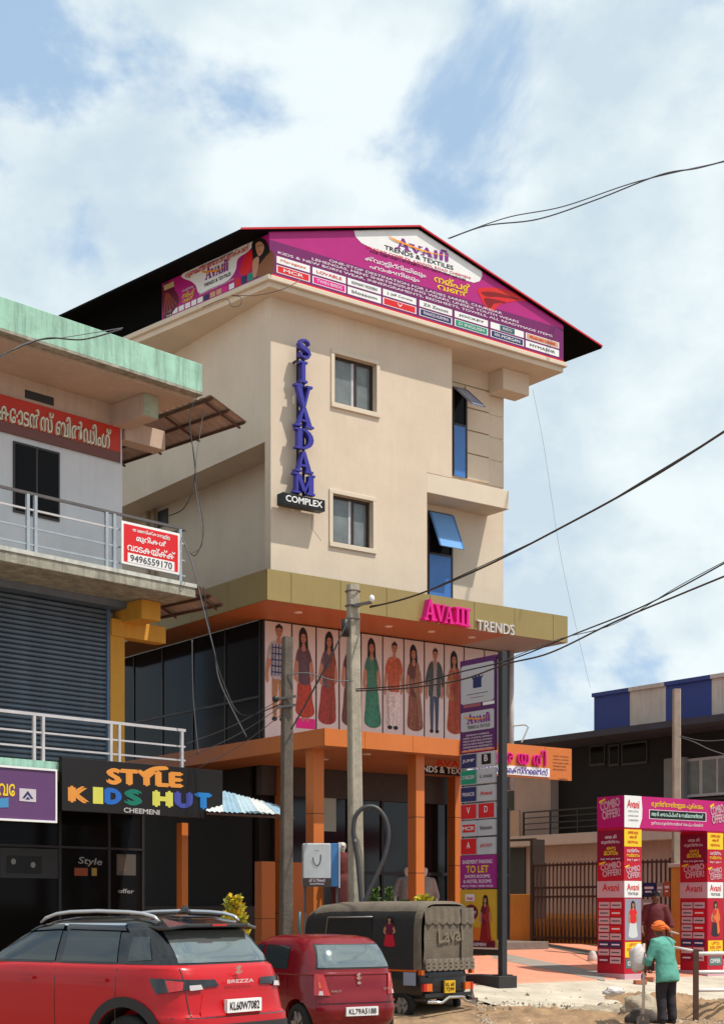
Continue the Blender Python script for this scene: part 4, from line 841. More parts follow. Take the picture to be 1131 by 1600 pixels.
# ---- blue and white corrugated lean-to roof between the buildings
lt = thing('lean_to_roof', 'blue and white corrugated sheet lean-to roof beside the kids shop board', 'roof', at(400, 1270, 28.0)); o0 = Vector(lt.location)
A1, B1, C1, D1 = at(322, 1229, 28.9), at(432, 1258, 28.9), at(460, 1275, 27.7), at(322, 1268, 27.7)
for s_i in range(5):
    b = MB(); nn_ = 14; P = []
    for i in range(nn_ + 1):
        t = (s_i + i / nn_) / 5; dz = Vector((0, 0, .012 * math.sin(i * math.pi / 2 + .3)))
        P += [A1.lerp(B1, t) + dz - o0, D1.lerp(C1, t) + dz - o0 + Vector((0, 0, .003 * s_i))]
    b.add(P, [(2 * i, 2 * i + 1, 2 * i + 3, 2 * i + 2) for i in range(nn_)])
    b.build('corrugated_sheet', [mat('sheet_blue', (.30, .47, .60), .5, .2, 3, streak=.3), mat('sheet_white', (.62, .66, .66), .55, .15, 3, streak=.3), mat('sheet_sky', (.42, .56, .64), .5, .15, 3)][(s_i * 2 + 1) % 3], lt, smooth=True)
MB().bar(A1 - o0 - Vector((0, 0, .04)), B1 - o0 - Vector((0, 0, .04)), .05).build('back_purlin', RUST, lt); MB().bar(D1 - o0 - Vector((0, -.05, .04)), C1 - o0 - Vector((0, -.05, .04)), .04).build('front_purlin', RUST, lt)
pp = at(285, 1290, 28.3); b = MB().box(-.075, .075, -.075, .075, 0, 2.05 + 1.4)
cl = tag(b.build('orange_post', ORANGE, None, loc=(pp.x, pp.y, -.05), rz=G.ang), 'slim orange square post holding the lean-to roof beside the shop', 'post')
# ================================================================ building on the right with blue and white parapet
dx_, dy_, _ = M.world(11, 0); D = Frame(dx_, dy_, MA - R(90)); df = lambda u, v, y=0.0: D.front(u, v, y)
rb = fthing('neighbour_building', 'two storey building with dark upper veranda and blue and white roof parapet', 'building', D)
BLUW = mat('blue_parapet', (.032, .06, .26), .75, .1, 2, .1, streak=.2); WHP = mat('white_parapet', (.58, .53, .49), .85, .12, 2, .1, streak=.5, dirt=(.22, .19, .12))
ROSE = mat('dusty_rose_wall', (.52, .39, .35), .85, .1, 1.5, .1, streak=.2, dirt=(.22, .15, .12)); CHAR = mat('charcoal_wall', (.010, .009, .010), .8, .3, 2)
OCH = mat('ochre_wall', (.62, .27, .05), .8, .1, 2, .1, streak=.2, dirt=(.25, .1, .02)); DOVE = mat('dove_ledge', (.57, .47, .42), .85, .1, 2)
zpt = df(928, 1090)[1]; zpb = df(928, 1147)[1]; xL0 = df(786, 1200)[0]; xR0 = 7.0
xpL = df(928, 1100)[0]
us = [928, 984, 1040, 1112, 1165, 1215]
pxs = [df(u, 1100)[0] for u in us]
for k, (a_, c_) in enumerate(zip(pxs, pxs[1:])): bx('parapet_panel', BLUW if k % 2 == 0 else WHP, rb, a_, c_, .0, .15, zpb, zpt)
for k, (a_, c_) in enumerate(zip(pxs, pxs[1:])): bx('parapet_coping', BLUW if k % 2 == 0 else WHP, rb, a_ - .03 * (k == 0), c_, -.06, .2, zpt + .002, zpt + .10)
zev = df(860, 1160)[1]
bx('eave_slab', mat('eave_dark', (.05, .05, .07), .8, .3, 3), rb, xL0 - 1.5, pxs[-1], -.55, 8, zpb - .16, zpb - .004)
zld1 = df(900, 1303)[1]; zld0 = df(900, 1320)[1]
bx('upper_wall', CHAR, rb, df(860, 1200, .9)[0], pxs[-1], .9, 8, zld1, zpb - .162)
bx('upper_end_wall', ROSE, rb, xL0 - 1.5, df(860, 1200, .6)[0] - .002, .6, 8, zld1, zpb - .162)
bx('dark_doorway', DARK, rb, xL0 - .9, df(803, 1200, .6)[0], .58, .6, zld1, df(803, 1236, .6)[1])
ld = bx('veranda_slab', DOVE, rb, xL0 - 1.5, pxs[-1], -.3, 8, zld0, zld1 - .003, .01)
bx('ground_wall', ROSE, rb, xL0 - 1.5, pxs[-1], .3, 7.9, 1.66, zld0 - .002); bx('ochre_dado', OCH, rb, xL0 - 1.5, pxs[-1], .28, 7.9, 0, 1.66)
for u0, u1, v0, v1 in ((922, 946, 1166, 1198), (952, 968, 1165, 1198), (972, 1012, 1162, 1197)):
    x0, z1 = df(u0, v0, .89); x1 = df(u1, v0, .89)[0]; z0 = df(u0, v1, .89)[1]; wn = bx('window', mat('slate_frame', (.03, .032, .04), .5, .1), rb, x0, x1, .86, .9, z0, z1); bx('pane', GLASS, wn, x0 + .05, x1 - .05, .845, .859, z0 + .05, z1 - .05)
x0, z1 = df(1072, 1187, .89); x1 = df(1150, 1187, .89)[0]; z0 = df(1072, 1247, .89)[1]
wn = bx('window', STEEL, rb, x0, x1, .84, .9, z0, z1); n_ = 3
for k in range(n_): bx('pane', GLASSG, wn, x0 + .08 + (x1 - x0 - .08) * k / n_, x0 + (x1 - x0) * (k + 1) / n_ - .06, .825, .839, z0 + .07, z1 - .07)
x0 = df(1037, 1200, .7)[0]; x1 = df(1068, 1200, .7)[0]; bx('grey_pier', mat('grey_pier', (.24, .23, .22), .85, .15, 3), rb, x0, x1, .7, .89, zld1, df(1040, 1186, .7)[1])
# veranda railing
zrl = df(850, 1268, -.2)[1]; xa_ = df(818, 1268, -.2)[0]
rl = MB().bar((xa_, -.2, zrl), (pxs[-1], -.2, zrl), .04).build('railing', DARK, rb)
for f_ in (.25, .5, .75): MB().bar((xa_, -.2, zld1 + (zrl - zld1) * f_), (pxs[-1], -.2, zld1 + (zrl - zld1) * f_), .028).build('rail', DARK, rl)
for k in range(9): x = xa_ + (pxs[-1] - xa_) * k / 8; MB().bar((x, -.2, zld1 - .02), (x, -.2, zrl), .04).build('post', DARK, rl)
bx('meter_panel', mat('beige_panel', (.45, .32, .24), .7, .1), rb, df(786, 1290, -.25)[0] - .3, df(812, 1290, -.25)[0], -.28, -.22, zld1 - .01, df(790, 1268, -.25)[1])
bx('ground_door', DARK, rb, df(786, 1350, .26)[0] - .6, df(820, 1350, .26)[0], .25, .279, 1.2, df(790, 1325, .26)[1])
# ---- ochre boundary wall and the sliding gate (plane three metres in front)
GY = -3.0; GAX = -.02
gx0 = df(832, 1400, GY)[0]; gx1 = df(1046, 1400, GY)[0]
def gzl(x, y=GY): X, Y, _ = D.world(x, y); return gz(X, Y)
bw = fthing('boundary_wall', 'low ochre boundary wall beside the barred gate behind the pylon', 'wall', D)
wx0 = df(775, 1430, GY + .3)[0]
bx('wall', OCH, bw, wx0 - 1.2, gx0 - .06, GY + .22, GY + .36, gzl(wx0) - .3, df(800, 1398, GY + .2)[1], .01); bx('gate_post', BROWNF, bw, gx0 - .06, gx0 + .04, GY - .03, GY + .36, gzl(gx0) - .1, df(832, 1312, GY)[1])
MB().bar((wx0 - 1.2, GY + .1, df(800, 1312, GY)[1]), (gx0, GY + .1, df(832, 1312, GY)[1]), .06).build('top_bar', BROWNF, bw)
gt = fthing('barred_gate', 'brown steel gate of upright bars with ochre sheet behind its lower half', 'gate', D)
zg1 = df(840, 1352, GY)[1]; zg0 = gzl(gx0) + .04; zgm = df(840, 1436, GY)[1]
GBAR = mat('gate_brown', (.075, .03, .022), .55, .2, 5)
for z_ in (zg1 - .02, df(840, 1388, GY)[1], df(840, 1402, GY)[1], zg0 + .12): MB().bar((gx0 + .05, GY, z_), (gx1, GY, z_ + .0), .05).build('crossbar', GBAR, gt)
bx('lower_sheet', OCH, gt, gx0 + .05, gx1, GY + .045, GY + .055, zg0 - .02, zgm)
x = gx0 + .07; b0 = None
while x < gx1:
    if b0 is None: b0 = MB().bar((0, GY - .005, zg0), (0, GY - .005, zg1 + .04), .032).build('bar', GBAR, gt); b0.location = (x, 0, 0)
    else: c = b0.copy(); COL.objects.link(c); c.parent = gt; c.location = (x, 0, 0)
    x += .13
bx('end_post', GBAR, gt, gx1, gx1 + .07, GY - .03, GY + .06, zg0 - .1, zg1 + .06)
gp = fthing('gate_pier', 'square ochre gate pier standing behind the offer arch', 'pier', D)
x0 = df(1048, 1400, GY - .1)[0]; x1 = df(1066, 1400, GY - .1)[0]
bx('shaft', OCH, gp, x0, x1, GY - .1, GY + .25, gzl(x0) - .1, df(1050, 1356, GY - .1)[1], .01); bx('cap', DOVE, gp, x0 - .04, x1 + .04, GY - .14, GY + .29, df(1050, 1356, GY - .1)[1] + .001, df(1050, 1350, GY - .1)[1], .01)
# small posters on the gate beside the pier
for u0, v0, u1, v1, m_ in ((1004, 1380, 1024, 1402, NAVY), (1026, 1380, 1036, 1402, pr('greyp', (.3, .26, .26))), (1037, 1378, 1047, 1402, pr('rustp', (.4, .1, .05))), (1003, 1406, 1020, 1424, pr('greyq', (.36, .33, .33)))):
    a0_, z1 = df(u0, v0, GY - .05); a1_ = df(u1, v0, GY - .05)[0]; z0 = df(u0, v1, GY - .05)[1]
    nb = fthing('gate_poster', {1004: 'navy poster tied to the gate bars', 1026: 'narrow grey poster tied to the gate bars', 1037: 'rust red poster tied beside the gate pier', 1003: 'lower grey poster tied to the gate bars'}[u0], 'poster', D, 'posters on the gate')
    bx('sheet', m_, nb, a0_, a1_, GY - .05, GY - .024, z0, z1); A = Art(FrontPlane(GY - .05), a0_, z0, a1_ - a0_, z1 - z0); A.rect(.15, .55, .85, .72, LAV); A.rect(.2, .3, .7, .42, LAV); A.build('printed_field', nb)
# ================================================================ sign pylon
pb = on_ground(783, 1542, .06); PL = Frame(pb.x, pb.y, MA - R(90), 0)
pf = lambda u, v, y=0.0: PL.front(u, v, y)
py_ = fthing('sign_pylon', 'tall narrow pylon carrying stacked shop logo boards on a dark steel post', 'sign', PL)
PXL0 = pf(722, 1200)[0]; PXR0 = pf(777, 1200)[0]; FPP = FrontPlane(-.05)
zg = pb.z
bx('post', mat('pylon_post', (.028, .028, .034), .45, .15, 4), py_, -.07, .05, -.02, .10, zg + .2, pf(783, 1018)[1], .008)
bx('post', mat('pylon_post', (.028, .028, .034), .45, .15, 4), py_, PXL0 - .02, PXL0 + .05, .0, .08, pf(722, 1490)[1], pf(722, 1040)[1], .006)
bx('top_bar', DARK, py_, PXL0, -.07, .0, .06, pf(722, 1036)[1] - .05, pf(722, 1036)[1] + .02)
bx('foot_plate', DARK, py_, -.14, .12, -.09, .17, zg + .19, zg + .21); bx('footing', mat('footing_black', (.03, .026, .026), .8, .25, 4, .2), py_, -.85, .16, -.2, .24, zg - .35, zg + .19, .015)
w_ = PXR0 - PXL0
def pz(v): return pf(724, v)[1]
def pboard(v0, v1, m, x0=0.0, x1=1.0, name='board'):
    return bx(name, m, py_, PXL0 + x0 * w_, PXL0 + x1 * w_, -.05, .0 - .002, pz(v1), pz(v0))
def ptext(par, s, m, x0, x1, v1, hpx, bold=.02, d=.006): 
    z = pz(v1); return lettering(par, s, m, FPP, (PXL0 + x0 * w_, z), (PXL0 + x1 * w_, z), pz(v1 - hpx) - z, d, bold)
GREYB = pr('board_grey', (.50, .49, .52)); PUR2 = pr('pylon_purple', (.10, .02, .12))
bd = pboard(1034, 1179, PUR2)
A = Art(FPP, PXL0, pz(1104), w_, pz(1040) - pz(1104)); rc = [(.08, .02), (.92, .02), (.97, .06), (.97, .92), (.92, .96), (.08, .96), (.03, .92), (.03, .06)]
A.poly(rc, GREYB)
A.poly([(.38, .38), (.62, .38), (.62, .58), (.68, .68), (.58, .64), (.56, .72), (.50, .64), (.44, .72), (.42, .64), (.32, .68), (.38, .58)], NAVY); A.rect(.2, .235, .8, .25, NAVY); A.rect(.3, .15, .7, .16, NAVY); A.build_each('printed_field', bd)
A = Art(FPP, PXL0, pz(1109), w_, pz(1103) - pz(1109)); A.rect(.1, .1, .6, .9, pr('rosestrip', (.35, .1, .12))); A.rect(.66, .1, .98, .9, WHITE); A.build('printed_strip', bd)
A = Art(FPP, PXL0, pz(1146), w_, pz(1114) - pz(1146)); A.poly(rc, GREYB); A.build('printed_field', bd)
avani_logo(bd, FPP, lambda x, z: (PXL0 + (.12 + .76 * x) * w_, pz(1134) + z * (pz(1119) - pz(1134))), .009); ptext(bd, 'TRENDS & TEXTILES', INKG, .22, .86, 1142, 5, .02, .009)
for k, s in enumerate(('SIVADAM COMPLEX', 'SAREES, CHURIDAR, LEHENGAS', 'MENS SHIRTING SUITING', 'KIDS & NEW BORN WEAR', 'INNERWEAR BEDSHEETS', 'ALL READYMADE ITEMS')): ptext(bd, s, LAV, .1 + .08 * (k == 0), .92 - .08 * (k == 0), 1153 + k * 4.6, 2.7)
A = Art(FPP, PXL0, pz(1178), w_, pz(1174) - pz(1178)); A.rect(.05, .1, .98, .9, ORG); A.build('printed_strip', bd)
g2 = [(1181, 1202), (1206, 1227), (1232, 1254), (1259, 1281), (1285, 1307), (1312, 1336)]
names = [[('JUMP', NAVY, LAV), ('B', WHITE, BLACK)], [('D INGLISH', GRN, LAV), ('L. crocon', GREYB, INKG)], [('FRANCIS', NAVY, LAV), ('Avani', GREYB, RED)], [('V', RED, WHITE), ('D', RED, LAV)], [('MCR', GREYB, WHITE), ('blossom', GREYB, INKG)], [('A', RED, WHITE), ('JOCKEY', GREYB, RED)]]
for (v0, v1), row in zip(g2, names):
    for k, (s, m_, fg) in enumerate(row):
        lo = pboard(v0 - 1, v1 + 1, GREYB, .01 + .5 * k, .485 + .5 * k, 'logo_board')
        if m_ not in (GREYB, WHITE): A = Art(FPP, PXL0 + (.03 + .5 * k) * w_, pz(v1), .44 * w_, pz(v0) - pz(v1)); A.rect(0, 0, 1, 1, m_); A.build('printed_field', lo)
        if s == 'MCR': A = Art(FPP, PXL0 + .07 * w_, pz(v1 - 5), .36 * w_, pz(v0 + 5) - pz(v1 - 5)); A.rect(0, 0, 1, 1, RED); A.build('printed_field', lo)
        if s == 'B': A = Art(FPP, PXL0 + .62 * w_, pz(v1 - 3), .26 * w_, pz(v0 + 2) - pz(v1 - 3)); A.rect(0, 0, 1, 1, BLACK); A.build('printed_field', lo); fg = LAV
        a_, c_ = (.08, .42) if len(s) > 1 else (.2, .3)
        ptext(lo, s, fg, a_ + .5 * k, c_ + .5 * k, (v0 + v1) / 2 + 3, 6 if len(s) > 1 else 10, .025, .010)
bd = pboard(1338, 1389, pr('tolet_magenta', (.32, .02, .20)))
for s, m_, a_, c_, v_, h_ in (('BASEMENT PARKING', LAV, .08, .92, 1351, 6), ('TO LET', YEL, .18, .82, 1365, 11), ('SHOPS ROOMS', LAV, .14, .86, 1373, 5), ('& HOTEL ROOMS', LAV, .1, .9, 1381, 5.5), ('90722 97281, 93380 44223', LAV, .06, .94, 1387.5, 3.5)): ptext(bd, s, m_, a_, c_, v_, h_, .03)
bd = pboard(1391, 1480, pr('poster_yellow', (.58, .33, .03)))
A = Art(FPP, PXL0, pz(1480), w_, pz(1391) - pz(1480)); A.rect(0, 0, 1, .12, SRD); A.poly([(0, .12), (1, .12), (.6, .34), (0, .36)], pr('poster_orange', (.6, .16, .02)))
A.ell(.32, .60, .20, .14, SRD); A.rect(.16, .80, .42, .92, LAV); A.build_each('printed_field', bd)
A = Art(FPP, PXL0 + .50 * w_, pz(1476), .46 * w_, pz(1398) - pz(1476), .008); fig_woman(A, SRD, pr('poster_saree', (.22, .01, .015)), pr('poster_saree2', (.32, .02, .02))); A.build('printed_figure', bd)
ptext(bd, '50% OFF', LAV, .17, .47, 1430, 6, .03, .010); ptext(bd, 'Avani', RED, .2, .38, 1407, 6, .03, .010); ptext(bd, 'CHEEMENI', LAV, .3, .75, 1478, 5, .02, .010)
bx('lower_bar', DARK, py_, PXL0, -.07, -.02, .06, pz(1492), pz(1483))
# ================================================================ offer arch of printed boxes
ap = on_ground(975, 1531, .06); AR = Frame(ap.x, ap.y, MA, 0); af = lambda u, v, y=0.0: AR.front(u, v, y)
ar = fthing('offer_arch', 'magenta and red promotional archway of printed boxes spanning the forecourt entrance', 'archway', AR)
LF = Frame(ap.x, ap.y, MA - R(90), 0)                       # its left faces: x towards the street, y into the box
dep = -LF.front(933, 1400, 0)[0]; cw = af(1002, 1400)[0]; x2 = af(1105, 1400)[0]
za = ap.z - .15; zh0 = af(975, 1293)[1]; zh1 = af(975, 1243)[1]; AMAG = pr('arch_magenta', (.50, .008, .16)); ARED = pr('arch_red', (.50, .008, .03)); ADR = pr('arch_dark_red', (.24, .008, .04)); APK = pr('arch_pink', (.62, .36, .42))
gsl = lambda x: gz(*M.world(0, 0)[:2])
def leftplane(x): return Plane((x, 0, 0), (0, -1, 0), (0, 0, 1))
def zf(v): return af(976, v)[1]
def combo(par, pl, x0, z0, w, h, d=.008):
    A = Art(pl, x0, z0, w, h, d - .003); A.poly([(.0, .78), (.28, .92), (.28, 1.02), (.0, .9)], YEL); A.build('printed_flash', par)
    lettering(par, 'COMBO', APK, pl, (x0 + .08 * w, z0 + .40 * h), (x0 + .98 * w, z0 + .62 * h), h * .42, d, .05); lettering(par, 'OFFER!', APK, pl, (x0 + .16 * w, z0 + .0 * h), (x0 + .98 * w, z0 + .14 * h), h * .42, d, .05)
for k, xo in enumerate((0.0, x2)):
    zb = min(za, za - .0) + .0
    Xc, Yc, _ = AR.world(xo + cw / 2, .2); zb = gz(Xc, Yc) - .02
    cm = bx('column', ARED, ar, xo, xo + cw, 0, dep, zb, zh0 - .004)
    lp = leftplane(xo); fp = FrontPlane(0); X0 = -dep
    # left face print
    A = Art(lp, X0, zb, dep, 1, .003); A.rect(0, zf(1346) - zb, 1, zf(1297) - zb, ADR); A.rect(0, zf(1403) - zb, 1, zf(1377) - zb, APK); A.rect(0, .02, 1, .16, APK); A.build_each('printed_field', cm)
    for s, m_, v_, h_, a_, c_ in (('ആടി', LAV, 1311, 7, .3, .72), ('തുണിത്തരം', LAV, 1319, 7, .16, .84), ('ഒരു', YEL, 1329, 6, .36, .70), ('മാസം', YEL, 1336, 7, .26, .78), ('buy one get one', LAV, 1344, 4, .14, .86)):
        lettering(cm, s, m_, lp, (X0 + a_ * dep, zf(v_)), (X0 + c_ * dep, zf(v_)), zf(v_ - h_) - zf(v_), .006, .025)
    combo(cm, lp, X0 + .08 * dep, zf(1371), dep * .84, zf(1346) - zf(1371))
    lettering(cm, 'Avani', RED, lp, (X0 + .2 * dep, zf(1393)), (X0 + .82 * dep, zf(1393)), zf(1381) - zf(1393), .007, .03)
    A = Art(lp, X0, zb, dep, 1, .005)
    for r_ in range(8):
        for c_ in range(2):
            v0 = 1410 + r_ * 12.4; m_ = [APK, APK, APK, APK, APK, NAVY, APK, ADR][r_] if c_ == 0 else [APK, RED, APK, RED, APK, NAVY, APK, APK][r_]
            A.rect(.07 + .44 * c_, zf(v0 + 10) - zb, .47 + .44 * c_, zf(v0) - zb, m_); A.rect(.12 + .44 * c_, zf(v0 + 6.2) - zb, .42 + .44 * c_, zf(v0 + 4) - zb, INKG if m_ is APK else LAV)
    A.build('printed_logo_grid', cm)
    # front face print
    A = Art(fp, xo, zb, cw, 1, .003); A.rect(0, zf(1323) - zb, 1, zf(1296) - zb, YEL); A.rect(0, zf(1403) - zb, 1, zf(1377) - zb, WHITE); A.rect(.04, zf(1470) - zb, .96, zf(1405) - zb, pr('photo_grey', (.28, .28, .36)) if k == 0 else pr('photo_red', (.45, .01, .03))); A.rect(.04, zf(1497) - zb, .96, zf(1473) - zb, YEL); A.rect(.08, zf(1514) - zb, .92, zf(1499) - zb, pr('slate_tag', (.10, .16, .16))); A.rect(0, .02, 1, .16, APK); A.build_each('printed_field', cm)
    for s, m_, v_, h_, a_, c_ in (('OFFER SALE', RED, 1303, 4, .2, .8), ('ആടി', RED, 1311, 6, .3, .7), ('FESTIVAL', RED, 1318, 4, .2, .8), ('വസ്ത്രം', LAV, 1332, 6, .15, .85), ('സമ്മാനം', YEL, 1339, 6, .12, .88), ('buy 1 get 1', LAV, 1346, 4, .15, .85), ('Avani', RED, 1392, 11, .15, .85), ('TEXTILES', INKG, 1399, 4, .2, .8), ('UPTO', RED, 1480, 5, .25, .75), ('50% OFF', RED, 1487, 5, .15, .85), ('SALE', INKG, 1494, 5, .25, .75), ('OFFER', WHITE, 1510, 7, .18, .82)):
        lettering(cm, s, m_, fp, (xo + a_ * cw, zf(v_)), (xo + c_ * cw, zf(v_)), zf(v_ - h_) - zf(v_), .007, .025)
    combo(cm, fp, xo + .04 * cw, zf(1374), cw * .9, zf(1352) - zf(1374))
    A = Art(fp, xo + .1 * cw, zf(1469), cw * .8, zf(1407) - zf(1469), .006)
    if k == 0: fig_woman(A, RED, pr('skirt_pale', (.6, .62, .62)))
    else: fig_woman(A, pr('coral', (.5, .04, .03)), pr('skirt_black', (.03, .02, .03)), ORG)
    A.build('printed_figure', cm)
hd = bx('header', AMAG, ar, 0, x2 + cw + .9, -.003, dep + .003, zh0, zh1); lp = leftplane(0); fp = FrontPlane(-.003)
A = Art(fp, 0, zh0, cw, zh1 - zh0, .003); A.poly([(0, 0), (.86, 0), (1.02, .3), (1.04, .6), (.98, 1), (0, 1)], WHITE); A.build('printed_field', hd)
lettering(hd, 'Avani', RED, fp, (.15 * cw, zh0 + .62 * (zh1 - zh0)), (.85 * cw, zh0 + .60 * (zh1 - zh0)), .16, .007, .03)
for k in range(3): lettering(hd, ['TRENDS & TEXTILES', 'KANNOL ROAD', 'CHEEMENI'][k], INKG, fp, (.22 * cw, zh0 + (.48 - .14 * k) * (zh1 - zh0)), (.8 * cw, zh0 + (.48 - .14 * k) * (zh1 - zh0)), .035, .007)
combo(hd, lp, -dep * .92, zh0 + .16, dep * .8, .42, .006); hh = zh1 - zh0
xa_, xb_ = af(1017, 1260, -.003)[0], af(1098, 1260, -.003)[0]
lettering(hd, 'തുണിത്തരങ്ങളുടെ പൂക്കാലം', YEL, fp, (xa_, zh0 + .66 * hh), (xb_, zh0 + .66 * hh), hh * .22, .006, .03)
A = Art(fp, xa_ - .06, zh0 + .30 * hh, xb_ - xa_ + .16, hh * .30, .003); A.rect(0, 0, 1, 1, LAV); A.rect(.012, .06, .988, .94, BLACK); A.build('printed_field', hd)
lettering(hd, 'ആടി ഷോപ്പിംഗ് & സമ്മാനങ്ങൾ', pr('mint_ink', (.5, .72, .66)), fp, (xa_, zh0 + .37 * hh), (xb_, zh0 + .37 * hh), hh * .17, .009, .03)
lettering(hd, 'ഉത്സവ തുണിത്തരങ്ങൾ മികച്ച വിലയിൽ', LAV, fp, (xa_, zh0 + .10 * hh), (xb_, zh0 + .10 * hh), hh * .13, .006, .02)
combo(hd, fp, af(1109, 1290, -.003)[0], zh0 + .14, af(1131, 1290, -.003)[0] - af(1109, 1290, -.003)[0], .42, .008)
# ================================================================ poles
def pole(name, label, u_b, u_t, v_t, Y, w0, w1, d0, m, tilt_y=0.0, rz=0.35):
    b_ = at(u_b, 1500, Y); t_ = at(u_t, v_t, Y); z0 = gz(b_.x, b_.y) - .1
    r_ = thing(name, label, 'pole', (b_.x, b_.y, z0), 0)
    top = t_ - Vector((b_.x, b_.y, z0)); n_ = 9; rings = []
    for i in range(n_):
        k = i / (n_ - 1); c = Vector((top.x * k, tilt_y * k, top.z * k)); w = (w0 + (w1 - w0) * k) / 2; d = (d0 + (w1 - d0) * k) / 2; ca, sa = math.cos(rz), math.sin(rz); ch = .25 * w
        pts = [(-w + ch, -d), (w - ch, -d), (w, -d + ch), (w, d - ch), (w - ch, d), (-w + ch, d), (-w, d - ch), (-w, -d + ch)]
        rings.append([(c.x + p[0] * ca - p[1] * sa, c.y + p[0] * sa + p[1] * ca, c.z) for p in pts])
    MB().loft(rings).build('shaft', m, r_)
    return r_, top
p1, t1 = pole('utility_pole', 'tall pale concrete utility pole with coiled cable in front of the orange canopy', 558, 551, 914, 27.0, .24, .19, .30, CONC)
# hardware on the pole head
for dz in (-.12, -.38, -.62): MB().tube([(t1.x + .13 * math.cos(a), .14 * math.sin(a), t1.z + dz) for a in [i * math.pi / 6 for i in range(13)]], .014, 6).build('clamp_band', RAILD, p1)
MB().bar((t1.x - .02, -.1, t1.z - .40), (t1.x + .34, -.15, t1.z - .34), .05).build('bracket', RAILD, p1); b = MB(); b.sphere((t1.x + .34, -.16, t1.z - .28), (.05, .05, .07)); b.build('insulator', WHITE, p1, smooth=True)
b = MB(); b.tube([(t1.x - .13, -.16, t1.z - .95), (t1.x - .13, -.16, t1.z - .65)], .07, 10); b.build('junction_box', DARK, p1, smooth=True)
DARKC = mat('weathered_dark_pole', (.13, .105, .085), .95, .35, 5, .4, streak=.4)
p2, t2 = pole('utility_pole', 'shorter dark weathered utility pole beside the lean-to roof', 446, 449, 996, 26.5, .21, .17, .24, DARKC)
for dz in (-1.1, -1.25): MB().bar((t2.x - .18, -.12, t2.z + dz), (t2.x + .16, -.12, t2.z + dz + .05), .04).build('bracket', RAILD, p2)
MB().sphere((t2.x - .2, -.12, t2.z - 1.1), .06).build('insulator', DARK, p2, smooth=True)
p3, t3 = pole('utility_pole', 'square beige concrete pole rising behind the offer arch', 1056, 1057, 1077, 33.0, .18, .16, .2, mat('beige_pole', (.38, .31, .24), .9, .2, 4, .3, streak=.3), rz=.0)
# coiled cable hung on the pale pole
b = MB(); cp = [(556, 1330), (552, 1300), (556, 1275), (570, 1262), (588, 1263), (602, 1280), (607, 1305), (602, 1335), (590, 1365), (577, 1392), (566, 1415), (562, 1380), (558, 1340), (553, 1308)]
pts = []
for i in range(len(cp) - 1):
    a, b_, c, d = [cp[max(0, min(len(cp) - 1, i + j - 1))] for j in range(4)]
    for t in range(5):
        s = t / 5; u, v = [0.5 * (2 * b_[j] + (c[j] - a[j]) * s + (2 * a[j] - 5 * b_[j] + 4 * c[j] - d[j]) * s * s + (3 * b_[j] - a[j] - 3 * c[j] + d[j]) * s ** 3) for j in range(2)]; pts.append(at(u, v, 26.75 - .004 * i))
o0 = pts[0].copy(); tag(b.tube([p - o0 for p in pts], .04, 10).build('cable_loop', mat('loop_cable', (.05, .05, .055), .5, .1), None, smooth=True, loc=o0), 'large loop of thick grey black cable hanging on the pale concrete pole', 'cable')
# ================================================================ light-box sign with a bag
lb = on_ground(500, 1480); lY = 26.8; L0 = at(473, 1395, lY); LBX = Frame(L0.x, L0.y, R(6)); lf = lambda u, v: LBX.front(u, v, 0)
bs = fthing('bag_light_box', 'white light box sign with a shopping bag picture on thin legs', 'sign', LBX)
x1 = lf(517, 1350)[0]; z1 = lf(473, 1318)[1]; z0 = lf(473, 1386)[1]
bx('box', mat('lightbox_white', (.50, .52, .54), .4, .08), bs, 0, x1, 0, .25, z0, z1, .02); bx('side_panel', pr('lightbox_blue', (.06, .2, .45)), bs, x1 + .002, x1 + .14, .02, .24, z0, z1, .01); bx('edge', WHITE, bs, x1 + .142, x1 + .165, .01, .25, z0 - .02, z1 + .02)
A = Art(FrontPlane(0), 0, z0, x1, z1 - z0); A.rect(.0, .0, 1, .2, pr('tag_brown', (.05, .035, .03))); 
A.line([(.50 + .14 * math.cos(t), .68 - .20 * math.sin(t)) for t in [-.3 + .31 * k for k in range(12)]], .02, INKG); A.rect(.42, .82, .58, .83, INKG); A.build_each('printed_bag', bs)
lettering(bs, 'all U Need', LAV, FrontPlane(0), (.22 * x1, z0 + .11 * (z1 - z0)), (.78 * x1, z0 + .11 * (z1 - z0)), .06, .007); lettering(bs, 'SHOPPING', LAV, FrontPlane(0), (.25 * x1, z0 + .04 * (z1 - z0)), (.75 * x1, z0 + .04 * (z1 - z0)), .035, .007)
for x in (.03, x1 + .1): bx('leg', RAILD, bs, x, x + .04, .1, .14, gz(L0.x, L0.y) - .1, z0 + .01)
# ================================================================ white pipe barrier at the right
rp = at(1086, 1560, 24.6); rw_ = thing('pipe_barrier', 'white pipe barrier on dark posts beside the standing worker', 'barrier', (rp.x, rp.y, gz(rp.x, rp.y) - .1), 0); o0 = Vector(rw_.location)
for u, v in ((1087, 1484), (1160, 1484)):
    t = at(u, v, 24.6 + (u - 1087) * .012) - o0; MB().box(t.x - .04, t.x + .04, t.y - .04, t.y + .04, -.1, t.z).build('post', RUST, rw_)
WPIPE = mat('white_pipe', (.72, .70, .69), .5, .1, 4)
for v in (1491, 1520, 1548): MB().tube([at(1090, v, 24.6) - o0, at(1160, v - 1, 25.45) - o0], .032, 10).build('pipe', WPIPE, rw_, smooth=True)
MB().tube([at(1050, 1480, 24.9) - o0, at(1086, 1487, 24.6) - o0], .02, 8).build('pipe', WPIPE, rw_, smooth=True)
